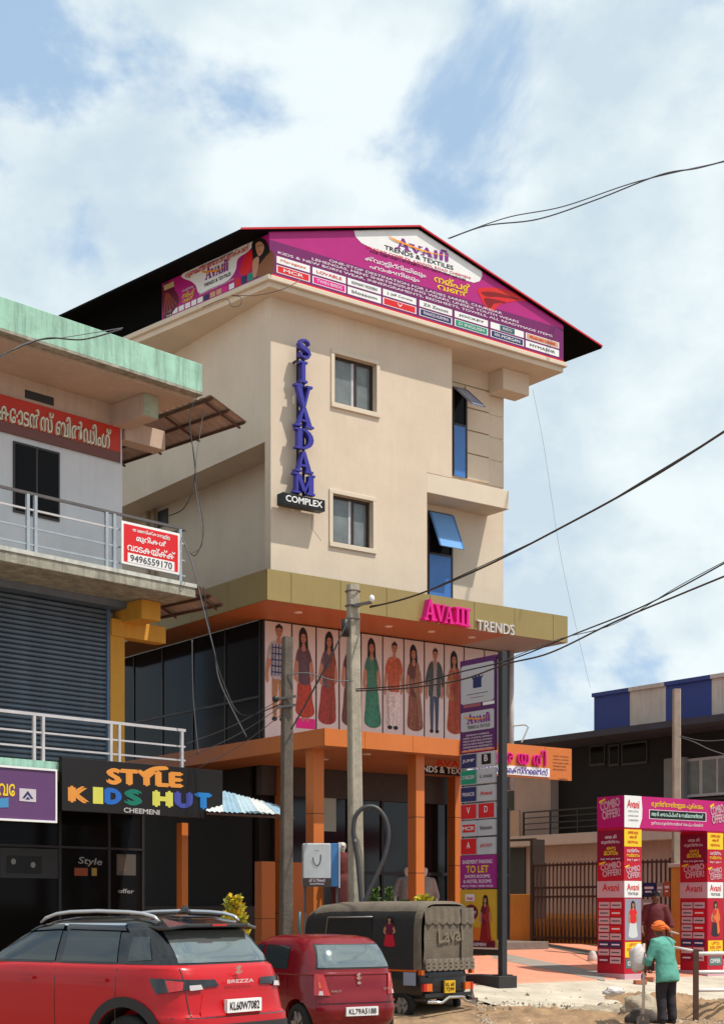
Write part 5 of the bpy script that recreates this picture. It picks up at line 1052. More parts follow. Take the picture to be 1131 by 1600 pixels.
# ================================================================ vehicles
class Shell:                                             # stacked rounded plan outlines: (z, rear x, front x, half width, exponent)
    def __init__(s, lv): s.lv = lv
    def par(s, z):
        lv = s.lv
        if z <= lv[0][0]: return lv[0][1:]
        for a, b in zip(lv, lv[1:]):
            if z <= b[0]: k = (z - a[0]) / (b[0] - a[0]); return tuple(a[i] + (b[i] - a[i]) * k for i in range(1, 5))
        return lv[-1][1:]
    def pt(s, th, z, e=0.0):
        xr, xf, w, n = s.par(z); xc, L = (xr + xf) / 2, (xf - xr) / 2; c, q = math.cos(th), math.sin(th)
        return (xc + math.copysign(abs(c) ** (2 / n), c) * (L + e), math.copysign(abs(q) ** (2 / n), q) * (w + e), z)
    def th_side(s, x, z):                                 # angle whose point has this x on the left side
        xr, xf, w, n = s.par(z); t = (x - (xr + xf) / 2) / ((xf - xr) / 2); t = max(-1, min(1, t)); return math.acos(math.copysign(abs(t) ** (n / 2), t))
    def th_rear(s, y, z):                                 # angle whose point has this y on the rear
        xr, xf, w, n = s.par(z); t = max(-1, min(1, y / w)); return math.pi - math.asin(math.copysign(abs(t) ** (n / 2), t))
    def mesh(s, N=96, steps=3):
        zs = []
        for a, b in zip(s.lv, s.lv[1:]): zs += [a[0] + (b[0] - a[0]) * k / steps for k in range(steps)]
        zs.append(s.lv[-1][0]); return MB().loft([[s.pt(2 * math.pi * k / N, z) for k in range(N)] for z in zs])
    def patch(s, quad, e=.006, kind='side', nx=10, nz=6, thick=None, mirror=False):
        """quad: (h, z) corners bottom-left, bottom-right, top-right, top-left; h is x on the side or y on the rear ('wrap': ('s', x) / ('r', y))."""
        b = MB(); P = []
        def th(h, z):
            if kind == 'wrap': return s.th_side(h[1], z) if h[0] == 's' else s.th_rear(h[1], z)
            return s.th_side(h, z) if kind == 'side' else s.th_rear(h, z)
        c = [(th(h, z), z) for h, z in quad]
        for j in range(nz + 1):
            t = j / nz
            for i in range(nx + 1):
                k = i / nx; z = (c[0][1] * (1 - k) + c[1][1] * k) * (1 - t) + (c[3][1] * (1 - k) + c[2][1] * k) * t
                if kind == 'wrap': a = (c[0][0] * (1 - k) + c[1][0] * k) * (1 - t) + (c[3][0] * (1 - k) + c[2][0] * k) * t
                else:
                    h = (quad[0][0] * (1 - k) + quad[1][0] * k) * (1 - t) + (quad[3][0] * (1 - k) + quad[2][0] * k) * t; a = th(h, z)
                x, y, z = s.pt(a, z, e); P.append((x, -y if mirror else y, z))
        return b.add(P, [(j * (nx + 1) + i, j * (nx + 1) + i + 1, (j + 1) * (nx + 1) + i + 1, (j + 1) * (nx + 1) + i) for j in range(nz) for i in range(nx)])
def cut(o, cutters):                                      # open the wheel arches
    tmp = []
    for cbm in cutters:
        c = cbm.build('cutter', o.data.materials[0]); tmp.append(c); c.parent = o.parent
        md = o.modifiers.new('cut', 'BOOLEAN'); md.object = c; md.operation = 'DIFFERENCE'; md.solver = 'EXACT'
    me = bpy.data.meshes.new_from_object(o.evaluated_get(bpy.context.evaluated_depsgraph_get()))
    o.modifiers.clear(); o.data = me
    for p in me.polygons: p.use_smooth = True
    for c in tmp: bpy.data.objects.remove(c)
    try: me.set_sharp_from_angle(angle=R(35))
    except Exception: pass
RUB = mat('tyre_rubber', (.012, .012, .012), .85, .2, 12); RIM = mat('alloy_rim', (.35, .35, .36), .35, .1, metal=.8); CHR = mat('chrome', (.7, .7, .7), .15, 0, metal=1.0)
CARG = mat('car_glass', (.05, .062, .066), .05, 0, metal=.35, spec=.9); FILM = mat('filmed_rear_glass', (.25, .29, .29), .07, 0, metal=.75); GBLK = mat('gloss_black', (.006, .006, .007), .12, 0, coat=.6); CLAD = mat('black_cladding', (.018, .018, .019), .65, .15, 20)
LRED = mat('lamp_red', (.5, .01, .01), .12, 0, coat=.8); LAMB = mat('lamp_amber', (.7, .12, .01), .12, 0, coat=.8); LCLR = mat('lamp_clear', (.55, .5, .5), .1, 0, coat=.8)
def wheel(par, x, y, r, w, side):
    b = MB(); prof = [(r * .62, -w / 2), (r * .93, -w / 2), (r, -w / 2 + .03), (r, w / 2 - .03), (r * .93, w / 2), (r * .62, w / 2)]; n = 28
    b.loft([[(x + p[0] * math.cos(2 * math.pi * k / n), y + p[1], r + p[0] * math.sin(2 * math.pi * k / n)) for k in range(n)] for p in prof + prof[:1]], cap=False)
    wh = b.build('wheel', RUB, par, smooth=True); b = MB(); yo = y + side * (w / 2 - .03); b.tube([(x, yo - side * .03, r), (x, yo, r)], r * .62, 24)
    for k in range(5): a = 2 * math.pi * k / 5; b.bar((x, yo + side * .012, r), (x + r * .6 * math.cos(a), yo + side * .012, r + r * .6 * math.sin(a)), .05, .03, up=(0, 1, 0))
    b.build('rim', RIM, wh); return wh
def rear_text(par, s, m, x, y0, y1, z, h, d=.006): return lettering(par, s, m, Plane((x, 0, 0), (0, -1, 0), (0, 0, 1)), (-y0, z), (-y1, z), h, d, .02)
def plate(par, shell, yc, z0, z1, w, m, ink, s, tilt=0.0):
    x = shell.pt(shell.th_rear(yc, z0), z0)[0] - .03; p = bx('number_plate', m, par, x - .012, x + .03, yc - w / 2, yc + w / 2, z0, z1); rear_text(p, s, ink, x - .012, yc + w * .43, yc - w * .43, z0 + (z1 - z0) * .2, (z1 - z0) * .62, .003); return p
# ---- red and black compact SUV
c0 = at(386, 1500, 15.2); SH = math.atan2(.60, -.80)
sv = thing('parked_suv', 'bright red compact suv with black roof and silver roof rails', 'car', (c0.x, c0.y, dirt_z(c0.x, c0.y)), SH); sv.scale = (1.07, 1, 1.025)
SRED = mat('suv_red_paint', (.46, .006, .010), .32, .04, 2, coat=.22, spec=.3)
body = Shell([(.22, .14, 3.85, .80, 7), (.34, .05, 3.95, .855, 7), (.50, .0, 3.99, .885, 7), (.66, .02, 3.99, .893, 7), (.70, .07, 3.98, .893, 7), (.86, .10, 3.95, .895, 6.5), (.98, .11, 3.85, .893, 6), (1.07, .14, 3.55, .885, 6), (1.14, .18, 3.05, .868, 6), (1.17, .22, 2.95, .84, 6)])
bo = body.mesh(120, 3).build('body', SRED, sv, smooth=True)
cyl = lambda x, y0, y1, r, z: MB().tube([(x, y0, z), (x, y1, z)], r, 32)
cut(bo, [cyl(.80, .60, 1.2, .40, .36), cyl(.80, -.60, -1.2, .40, .36), cyl(3.25, .60, 1.2, .40, .36), cyl(3.25, -.60, -1.2, .40, .36)])
gh = Shell([(1.15, .22, 3.05, .845, 6), (1.25, .27, 2.9, .82, 6), (1.40, .40, 2.6, .765, 6), (1.52, .50, 2.35, .715, 5.5), (1.59, .58, 2.15, .66, 5), (1.63, .70, 1.95, .56, 4.5), (1.65, 1.0, 1.6, .3, 3)])
ro = gh.mesh(96, 3).build('cabin', GBLK, sv, smooth=True)
for mir in (False, True):
    for q in ([(1.78, 1.19), (2.75, 1.19), (2.35, 1.47), (1.78, 1.50)], [(.93, 1.19), (1.68, 1.19), (1.68, 1.50), (.98, 1.49)], [(.52, 1.22), (.80, 1.20), (.80, 1.44), (.62, 1.44)]):
        gh.patch(q, .008, mirror=mir).build('side_window', CARG, sv, smooth=True)
    for q in ([(1.74, 1.51), (2.42, 1.48), (2.38, 1.535), (1.76, 1.56)], [(.90, 1.50), (1.70, 1.51), (1.70, 1.56), (.95, 1.55)]): gh.patch(q, .03, mirror=mir).build('rain_visor', GBLK, sv, smooth=True)
    gh.patch([(.95, 1.552), (2.4, 1.54), (2.35, 1.56), (.95, 1.572)], .022, mirror=mir).build('visor_trim', CHR, sv, smooth=True)
    s_ = -1 if mir else 1
    MB().tube([(.60, .60 * s_, 1.59), (.66, .60 * s_, 1.635), (.80, .605 * s_, 1.665), (1.0, .61 * s_, 1.68), (1.4, .615 * s_, 1.69), (1.8, .61 * s_, 1.68), (2.0, .605 * s_, 1.66), (2.16, .60 * s_, 1.62), (2.24, .60 * s_, 1.57)], [.012, .018, .02, .02, .02, .02, .02, .018, .012], 10).build('roof_rail', mat('rail_silver', (.55, .56, .58), .3, 0, metal=.6), sv, smooth=True)
    for q in ([('s', .52), .90], ) if False else (): pass
    body.patch([(('s', .42), .90), (('r', .30), .965), (('r', .34), 1.03), (('s', .50), 1.045)], .014, 'wrap', 20, 5, mirror=mir).build('tail_light', GBLK, sv, smooth=True)
    body.patch([(('s', .30), .915), (('r', .72), .935), (('r', .70), 1.015), (('s', .34), 1.03)], .022, 'wrap', 12, 4, mirror=mir).build('tail_light', LRED, sv, smooth=True); body.patch([(('r', .66), .93), (('r', .52), .94), (('r', .54), .985), (('r', .66), .98)], .022, 'wrap', 6, 3, mirror=mir).build('tail_light', LCLR, sv, smooth=True)
    for xc, in ((.80,), (3.25,)):
        b = MB(); n = 26; P = []
        for k in range(n + 1):
            a = math.pi * (-.06 + 1.12 * k / n)
            for r_ in (.40, .50):
                x = xc + r_ * math.cos(a); z = .36 + r_ * math.sin(a); z = max(z, .23); p = body.pt(body.th_side(x, z), z, .012); P.append((p[0], p[1] * s_, p[2]))
        b.add(P, [(2 * k, 2 * k + 1, 2 * k + 3, 2 * k + 2) for k in range(n)]); b.build('arch_cladding', CLAD, sv, smooth=True)
        wheel(sv, xc, .74 * s_, .34, .22, s_); MB().tube([(xc, .56 * s_, .36), (xc, .875 * s_, .36)], .396, 32, cap=False).build('wheel_well', CLAD, sv, smooth=True); MB().tube([(xc, .55 * s_, .36), (xc, .57 * s_, .36)], .43, 24).build('wheel_well', CLAD, sv)
    body.patch([(1.28, .27), (2.77, .27), (2.77, .42), (1.28, .42)], .012, mirror=mir).build('sill_cladding', CLAD, sv, smooth=True)
    for x in (1.02, 2.02): body.patch([(x, 1.0), (x + .2, 1.0), (x + .2, 1.03), (x, 1.03)], .03, nx=6, nz=2, mirror=mir).build('door_handle', SRED, sv, smooth=True)
    for x in (.90, 1.73, 2.75): body.patch([(x, .46), (x + .008, .46), (x + .008, 1.13), (x, 1.13)], .003, nx=1, mirror=mir).build('door_seam', GBLK, sv)
gh.patch([(.66, 1.19), (-.66, 1.19), (-.60, 1.50), (.60, 1.50)], .008, 'rear', 16, 6).build('rear_window', FILM, sv, smooth=True)
b = MB(); b.loft([[(.72, y, 1.622 - .08 * (abs(y) > .5)), (.36 + .06 * (abs(y) > .5), y, 1.565 - .03 * (abs(y) > .5)), (.355 + .06 * (abs(y) > .5), y, 1.535 - .03 * (abs(y) > .5)), (.56, y, 1.50)] for y in (-.66, -.45, -.2, 0, .2, .45, .66)], closed=True); b.build('roof_spoiler', GBLK, sv, bevel=.01); bx('brake_light', LRED, sv, .345, .37, -.11, .11, 1.542, 1.56)
b = MB(); b.bar((.30, -.05, 1.20), (.325, -.42, 1.27), .03, .02); b.build('wiper', CLAD, sv)
body.patch([(.60, .68), (-.60, .68), (-.52, .90), (.52, .90)], .004, 'rear', 16, 4).build('tailgate_recess', SRED, sv, smooth=True); plate(sv, body, .0, .70, .83, .52, WHITE, BLACK, 'KL60W7082')
xb_ = body.pt(body.th_rear(0, 1.0), 1.0)[0]; rear_text(sv, 'BREZZA', pr('silver', (.6, .58, .56)), xb_ - .03, .20, -.20, .985, .035, .006)
A = Art(Plane((xb_ - .0, 0, 0), (0, -1, 0), (0, 0, 1)), -.06, 1.07, .12, .09, .02); A.poly([(.2, .2), (.8, .5), (.45, .5), (.8, .8), (.5, 1), (0, .62), (.4, .55), (.0, .2), (.5, 0), (1, .38)], CHR); A.build('badge', sv)
for y_ in (.70, -.70): body.patch([(y_, .68), (y_ - .008, .68), (y_ - .008, 1.14), (y_, 1.14)], .003, 'rear', 1, 8).build('tailgate_seam', GBLK, sv)
body.patch([(.82, .665), (-.82, .665), (-.82, .675), (.82, .675)], .004, 'rear', 20, 1).build('tailgate_seam', GBLK, sv)
body.patch([(.82, .50), (-.82, .50), (-.82, .60), (.82, .60)], .010, 'rear', 20, 3).build('bumper_insert', CLAD, sv, smooth=True); body.patch([(.6, .33), (-.6, .33), (-.66, .47), (.66, .47)], .016, 'rear', 16, 3).build('skid_plate', mat('skid_silver', (.4, .4, .41), .4, 0, metal=.5), sv, smooth=True)
b = MB(); b.loft([[(.80 + .06 * math.cos(2 * math.pi * k / 10) * t, .03 * math.sin(2 * math.pi * k / 10) * t, 1.66 + h) for k in range(10)] for t, h in ((1.6, 0), (1, .04), (.3, .09))]); b.build('antenna_fin', GBLK, sv, smooth=True)
# ---- dark red hatchback
c0 = at(565, 1500, 20.4); HH = math.atan2(.86, -.52)
hb = thing('parked_hatchback', 'small maroon hatchback with reflective rear window beside the auto rickshaw', 'car', (c0.x, c0.y, gz(c0.x, c0.y) - .03), HH)
HRED = mat('hatch_maroon_paint', (.19, .005, .011), .28, .04, 2, coat=.4, spec=.3)
body = Shell([(.18, .12, 3.35, .64, 6), (.30, .03, 3.45, .70, 6), (.46, .0, 3.49, .725, 6), (.60, .03, 3.48, .733, 5.5), (.72, .07, 3.40, .735, 5.5), (.86, .09, 3.1, .733, 5), (.96, .12, 2.85, .722, 5), (1.0, .16, 2.8, .70, 5)])
bo = body.mesh(110, 3).build('body', HRED, hb, smooth=True); cut(bo, [cyl(.55, .50, 1.2, .32, .28), cyl(.55, -.50, -1.2, .32, .28), cyl(2.9, .50, 1.2, .32, .28), cyl(2.9, -.50, -1.2, .32, .28)])
gh = Shell([(.92, .105, 2.95, .730, 5), (.98, .13, 2.85, .718, 5), (1.08, .16, 2.65, .69, 5), (1.25, .27, 2.3, .64, 5), (1.36, .37, 2.05, .595, 4.5), (1.42, .46, 1.9, .53, 4), (1.45, .62, 1.7, .40, 4), (1.465, 1.0, 1.3, .2, 3)])
gh.mesh(96, 3).build('cabin', HRED, hb, smooth=True)
for mir in (False, True):
    s_ = -1 if mir else 1
    for q in ([(1.62, 1.0), (2.45, 1.0), (2.1, 1.30), (1.62, 1.32)], [(.80, 1.0), (1.54, 1.0), (1.54, 1.32), (.86, 1.31)]): gh.patch(q, .008, mirror=mir).build('side_window', CARG, hb, smooth=True)
    body.patch([(('s', .20), .66), (('r', .44), .66), (('r', .50), .94), (('s', .24), .95)], .014, 'wrap', 14, 6, mirror=mir).build('tail_light', LRED, hb, smooth=True); body.patch([(('s', .16), .76), (('r', .54), .76), (('r', .55), .84), (('s', .18), .84)], .018, 'wrap', 12, 3, mirror=mir).build('tail_light', LAMB, hb, smooth=True); body.patch([(('s', .15), .665), (('r', .53), .665), (('r', .53), .72), (('s', .15), .72)], .018, 'wrap', 12, 3, mirror=mir).build('tail_light', LCLR, hb, smooth=True)
    wheel(hb, .55, .62 * s_, .27, .16, s_); wheel(hb, 2.9, .62 * s_, .27, .16, s_)
    for x in (.76, 1.58, 2.45): body.patch([(x, .36), (x + .007, .36), (x + .007, .99), (x, .99)], .003, nx=1, mirror=mir).build('door_seam', GBLK, hb)
    for x in (.9, 1.72): body.patch([(x, .86), (x + .16, .86), (x + .16, .89), (x, .89)], .025, nx=5, nz=2, mirror=mir).build('door_handle', HRED, hb, smooth=True)
gh.patch([(.575, 1.01), (-.575, 1.01), (-.50, 1.345), (.50, 1.345)], .005, 'rear', 16, 6).build('window_seal', CLAD, hb, smooth=True); gh.patch([(.55, 1.03), (-.55, 1.03), (-.48, 1.33), (.48, 1.33)], .010, 'rear', 16, 6).build('rear_window', FILM, hb, smooth=True)
body.patch([(.70, .56), (-.70, .56), (-.70, .585), (.70, .585)], .012, 'rear', 16, 2).build('bumper_lip', HRED, hb, smooth=True); body.patch([(.66, .545), (-.66, .545), (-.66, .552), (.66, .552)], .006, 'rear', 16, 1).build('tailgate_seam', GBLK, hb, smooth=True)
plate(hb, body, .0, .38, .50, .50, WHITE, BLACK, 'KL79A5188'); xb_ = body.pt(body.th_rear(0, .85), .85)[0]
A = Art(Plane((xb_, 0, 0), (0, -1, 0), (0, 0, 1)), -.045, .86, .09, .1, .025); A.poly([(.2, .2), (.8, .5), (.45, .5), (.8, .8), (.5, 1), (0, .62), (.4, .55), (.0, .2), (.5, 0), (1, .38)], CHR); A.build('badge', hb); A = Art(Plane((xb_, 0, 0), (0, -1, 0), (0, 0, 1)), -.03, .80, .06, .04, .025); A.ell(.5, .5, .5, .5, CHR); A.build('tailgate_lock', hb)
rear_text(hb, 'MARUTI', CHR, xb_ - .025, .44, .28, .70, .03); rear_text(hb, 'ALTO', CHR, xb_ - .025, -.38, -.50, .72, .03)
# ---- auto rickshaw
c0 = at(699, 1500, 24.3); AH = math.atan2(.70, -.71)
rk = thing('auto_rickshaw', 'black auto rickshaw with weathered grey brown canvas hood and yellow number plate', 'rickshaw', (c0.x, c0.y, gz(c0.x, c0.y) * .35 - .02), AH); rk.scale = (1.1, 1, 1)
CANV = mat('canvas_hood_sunlit', (.15, .12, .09), .95, .22, 5, .5, streak=.35, dirt=(.07, .06, .05)); CANB = mat('canvas_side', (.022, .020, .020), .9, .2, 5, .3); RKB = mat('rickshaw_black', (.012, .012, .013), .35, .2, 4, coat=.3); RKW = .64
def arch(x, w, zb, h, n=26, ex=5.0, dx=0.0):
    r_ = []
    for k in range(n + 1):
        th = math.pi * k / n; c, s_ = math.cos(th), math.sin(th); r_.append((x + dx * abs(s_) ** .4, math.copysign(abs(c) ** (2 / ex), c) * w, zb + abs(s_) ** (2 / ex) * h))
    return r_
Z0 = .80; HT = 1.90 - Z0
st = [(.0, RKW * .95, HT * .955), (.05, RKW * .985, HT * .98), (.14, RKW, HT), (.55, RKW, HT * 1.0), (.6, RKW, HT * .995), (1.0, RKW, HT), (1.9, RKW * .99, HT * .99), (2.3, RKW * .95, HT * .95), (2.5, RKW * .88, HT * .86)]
b = MB()
for i in range(len(st) - 1):
    b.mi = 0
    A_, B_ = arch(st[i][0], st[i][1], Z0, st[i][2], dx=.03 if i == 0 else 0), arch(st[i + 1][0], st[i + 1][1], Z0, st[i + 1][2]); o = len(b.v); b.v += A_ + B_; m = len(A_)
    for k in range(m - 1):
        zavg = (A_[k][2] + A_[k + 1][2]) / 2; b.f.append([o + k, o + k + 1, o + m + k + 1, o + m + k]); b.m.append(0 if (zavg > Z0 + HT * .86 or st[i + 1][0] <= .14) else 1)  # hood top lighter than the sides: sunlight put into the canvas colour
b.build('hood', [CANV, CANB], rk, smooth=True)
fl = arch(.0, RKW * .95, Z0, HT * .955); b = MB(); zs_ = [Z0 - .02 + (HT * .94) * j / 12 for j in range(13)]; P = []; nn_ = 18
for z_ in zs_:
    t = max(0, (z_ - Z0)) / (HT * .955); w = RKW * .95 * (max(0, 1 - t ** 5)) ** .2 * .985
    for k in range(nn_ + 1): y = -w + 2 * w * k / nn_; P.append((-.012 - .02 * math.sin(t * 3.1) + .012 * noise.noise((y * 5, z_ * 4, 2)), y, z_))
b.add(P, [(j * (nn_ + 1) + k, j * (nn_ + 1) + k + 1, (j + 1) * (nn_ + 1) + k + 1, (j + 1) * (nn_ + 1) + k) for j in range(12) for k in range(nn_)])
flap = b.build('rear_flap', CANV, rk, smooth=True)
def scallop(z_top, drop, amp, xo, n=60, waves=7, m=CANV, name='scalloped_edge'):
    b = MB(); P = []
    for k in range(n + 1):
        y = -RKW * .93 + 2 * RKW * .93 * k / n; P += [(xo, y, z_top), (xo - .02 - .015 * math.sin(k * 2 * math.pi * waves / n), y, z_top - drop - amp * abs(math.sin(math.pi * waves * k / n)))]
    b.add(P, [(2 * k, 2 * k + 1, 2 * k + 3, 2 * k + 2) for k in range(n)]); return b.build(name, m, rk, smooth=True)
scallop(Z0 + HT * .90, .22, .05, -.035); scallop(Z0 + .18, .03, .05, -.04, waves=9, name='ruffle'); scallop(Z0 + .12, .03, .05, -.045, waves=9, name='ruffle'); scallop(Z0 + .06, .03, .05, -.05, waves=9, name='ruffle')
b = MB(); b.bar((-.045, -.27, Z0 + .02), (-.045, -.27, Z0 + HT * .88), .02, .012); b.build('flap_seam', CANB, rk)
lettering(rk, 'Laval', pr('faded_paint', (.20, .165, .115)), Plane((-.05, 0, 0), (0, -1, 0), (0, 0, 1)), (-.28, Z0 + .42), (.32, Z0 + .46), .24, .006, .03)
tub = Shell([(.34, .06, 1.65, .56, 6), (.44, .0, 1.68, .615, 6), (.70, .0, 1.68, .63, 6), (.82, .03, 1.66, .615, 6)]); tub.mesh(64, 2).build('tub', RKB, rk, smooth=True)
fr = Shell([(.34, 1.6, 2.75, .42, 4), (.50, 1.6, 2.85, .50, 4), (.85, 1.8, 2.75, .52, 4), (1.05, 2.15, 2.6, .50, 4)]); fr.mesh(48, 2).build('front_cowl', RKB, rk, smooth=True); bx('floor_pan', RKB, rk, .3, 2.5, -.5, .5, .3, .36)
for s_ in (-1, 1):                                          # dark patches painted as the unlit side openings, with a rail
    b = MB(); b.add([(.98, s_ * (RKW + .004), Z0 + .38), (1.92, s_ * (RKW + .001), Z0 + .38), (1.85, s_ * (RKW + .0), Z0 + .80), (.98, s_ * (RKW + .004), Z0 + .82)], [(0, 1, 2, 3)]); b.build('opening_shade', INT, rk)
    b = MB(); b.tube([(.96, s_ * (RKW + .012), Z0 + .84), (1.9, s_ * (RKW + .01), Z0 + .83), (1.98, s_ * (RKW + .0), Z0 + .36)], .014, 8); b.build('opening_rim', RIM, rk, smooth=True)
    bx('tail_lamp', LAMB, rk, -.03, .02, s_ * .40, s_ * .53, .46, .58); bx('tail_lamp', LRED, rk, -.032, .02, s_ * .54, s_ * .60, .46, .58); bx('side_reflector', LAMB, rk, -.02, .05, s_ * .57, s_ * .635, .72, .80)
    wheel(rk, .42, s_ * .55, .22, .11, s_)
wheel(rk, 2.6, 0, .21, .1, 1)
bx('side_sticker', pr('sticker_blue', (.3, .33, .42)), rk, .10, .34, .632, .640, .55, .76); bx('side_stripe', LAMB, rk, .08, .7, .628, .636, .77, .81)
b = MB(); b.tube([(-.10, -.60, .30), (-.13, -.3, .28), (-.15, -.16, .36), (-.15, .16, .36), (-.13, .3, .28), (-.10, .60, .30)], .026, 8); b.build('bumper_bar', CHR, rk, smooth=True); b = MB(); b.bar((-.1, -.5, .30), (.1, -.5, .38), .03); b.bar((-.1, .5, .30), (.1, .5, .38), .03); b.build('bumper_stay', RKB, rk)
bx('rear_panel', CLAD, rk, -.025, .01, -.56, .56, .36, .42); pl_ = bx('number_plate', pr('plate_yellow', (.72, .42, .02)), rk, -.05, -.02, -.13, .12, .42, .62); rear_text(pl_, 'KL 60', BLACK, -.05, .10, -.10, .53, .06, .003); rear_text(pl_, '7299', BLACK, -.05, .10, -.10, .45, .06, .003)
b = MB(); b.bar((-.02, -.5, .70), (-.02, .5, .70), .02, .03); b.build('tailboard_rib', RKB, rk); b = MB(); b.add([(0.05, -.70, .42), (.12, -.74, .55), (.16, -.72, .22), (.02, -.76, .18)], [(0, 1, 2, 3)]); b.build('mud_flap', WHITE, rk)
A = Art(Plane((0, RKW + .004, 0), (-1, 0, 0), (0, 0, 1)), -.78, Z0 + .34, .34, .52, .004); fig_woman(A, SRD, ARED); A.build('side_picture', rk)
b = MB(); b.tube([(2.45, .62, .9), (2.53, .66, 1.45), (2.5, .68, 1.72)], .02, 8); b.build('mirror_stalk', mat('teal_bar', (.02, .16, .19), .4, .1), rk, smooth=True)
# ================================================================ people and display mannequins
def skin(name, m, nodes, edges, parent, sub=2, smooth=True):
    ks = list(nodes); me = bpy.data.meshes.new(name); me.from_pydata([nodes[k][0] for k in ks], [(ks.index(a), ks.index(b)) for a, b in edges], [])
    o = bpy.data.objects.new(name, me); COL.objects.link(o); md = o.modifiers.new('skin', 'SKIN'); md.use_smooth_shade = True
    sv_ = me.skin_vertices[0].data
    for i, k in enumerate(ks):
        r_ = nodes[k][1]; sv_[i].radius = r_ if isinstance(r_, tuple) else (r_, r_); sv_[i].use_root = (i == 0)
    s2 = o.modifiers.new('sub', 'SUBSURF'); s2.levels = sub; s2.render_levels = sub
    ev = bpy.data.meshes.new_from_object(o.evaluated_get(bpy.context.evaluated_depsgraph_get())); bpy.data.objects.remove(o)
    ev.materials.clear(); ev.materials.append(m)
    for p in ev.polygons: p.use_smooth = True
    o = bpy.data.objects.new(name, ev); COL.objects.link(o); o.parent = parent; return o
def fuse(b, name, m, parent, vox=.016):                   # overlapping pieces become one continuous cloth surface
    o = b.build(name, m, parent); md = o.modifiers.new('r', 'REMESH'); md.mode = 'VOXEL'; md.voxel_size = vox; md.use_smooth_shade = True
    sm = o.modifiers.new('s', 'SMOOTH'); sm.factor = .5; sm.iterations = 3
    me = bpy.data.meshes.new_from_object(o.evaluated_get(bpy.context.evaluated_depsgraph_get())); o.modifiers.clear(); o.data = me
    sc = Vector((0, 0, .9))
    for v in me.vertices:
        d = noise.noise(v.co * 7) * .012 + noise.noise(v.co * 16) * .005; v.co += v.normal * d
    for p in me.polygons: p.use_smooth = True
    return o
def figure(root, skin_m, shirt_m, trouser_m, hair_m, lean=.06, head_tilt=.05, handL=(.28, .16, .95), handR=(.20, -.20, .95), shoe=None, female=False, skirt=False):
    # local axes: x forward, y left, z up; 1.65 m tall
    L = lean; n = {}
    n['pel'] = ((0, 0, .90), .085); n['abd'] = ((L * .3, 0, 1.05), .085); n['che'] = ((L * .9, 0, 1.24), .095); n['nec'] = ((L * 1.3, 0, 1.40), .052)
    hx = L * 1.5 + head_tilt
    n['jaw'] = ((hx + .012, 0, 1.475), .064); n['hea'] = ((hx, 0, 1.545), .082); n['top'] = ((hx - .01, 0, 1.605), .062); n['nos'] = ((hx + .098, 0, 1.525), .012)
    ed = [('pel', 'abd'), ('abd', 'che'), ('che', 'nec'), ('nec', 'jaw'), ('jaw', 'hea'), ('hea', 'top'), ('hea', 'nos')]
    for s_, t in ((1, 'l'), (-1, 'r')):
        h = Vector(handL if s_ == 1 else handR); sh = Vector((L * 1.0, .17 * s_, 1.33)); el = (sh + h) / 2 + Vector((-.07, .06 * s_, -.03)); n['ear' + t] = ((hx - .01, .085 * s_, 1.53), .014)
        n['sh' + t] = (tuple(sh), .05); n['el' + t] = (tuple(el), .044); n['wr' + t] = (tuple(el.lerp(h, .86)), .028); n['ha' + t] = (tuple(h), .032)
        ed += [('che', 'sh' + t), ('sh' + t, 'el' + t), ('el' + t, 'wr' + t), ('wr' + t, 'ha' + t), ('hea', 'ear' + t)]
        d = (h - el).normalized(); side = Vector((0, 1, 0)).cross(d).normalized() if abs(d.y) < .9 else Vector((1, 0, 0)); across = d.cross(side).normalized()
        for f_ in range(4):
            o_ = across * (.022 * (f_ - 1.5)); l_ = (.055, .066, .062, .048)[f_]; n['f%d%s' % (f_, t)] = (tuple(h + d * .045 + o_), .0095); n['g%d%s' % (f_, t)] = (tuple(h + d * (.045 + l_ * .6) + o_ + side * .03), .008)
            ed += [('ha' + t, 'f%d%s' % (f_, t)), ('f%d%s' % (f_, t), 'g%d%s' % (f_, t))]
        n['th' + t] = (tuple(h + across * -.045 + d * .015), .010); n['tk' + t] = (tuple(h + across * -.052 + d * .05 + side * .02), .008); ed += [('ha' + t, 'th' + t), ('th' + t, 'tk' + t)]
        n['hi' + t] = ((0, .09 * s_, .84), .07); n['kn' + t] = ((.03, .10 * s_, .48), .055); n['an' + t] = ((-.01, .105 * s_, .09), .040); n['to' + t] = ((.13, .115 * s_, .04), .038)
        ed += [('pel', 'hi' + t), ('hi' + t, 'kn' + t), ('kn' + t, 'an' + t), ('an' + t, 'to' + t)]
    skin('body', skin_m, n, ed, root)
    ell = lambda cx, z, rx, ry, tw=0.0: [(cx + rx * math.cos(a), ry * math.sin(a), z + tw * math.cos(a)) for a in [2 * math.pi * k / 24 for k in range(24)]]
    b = MB(); b.loft([ell(-.02, .68, .158, .215, -.03), ell(-.01, .80, .152, .205), ell(L * .3, 1.0, .138, .185), ell(L * .8, 1.2, .138, .19), ell(L * 1.0, 1.31, .122, .185), ell(L * 1.2, 1.38, .085, .13), ell(L * 1.3, 1.42, .06, .07)])
    for t in 'lr':
        sh, el, wr = [Vector(n[q + t][0]) for q in ('sh', 'el', 'wr')]; b.tube([sh.lerp(Vector((L, 0, 1.33)), .45), sh + Vector((0, 0, .0)), sh.lerp(el, .5), el, el.lerp(wr, .4)], [.085, .083, .074, .068, .066], 14)
    fuse(b, 'shirt', shirt_m, root)
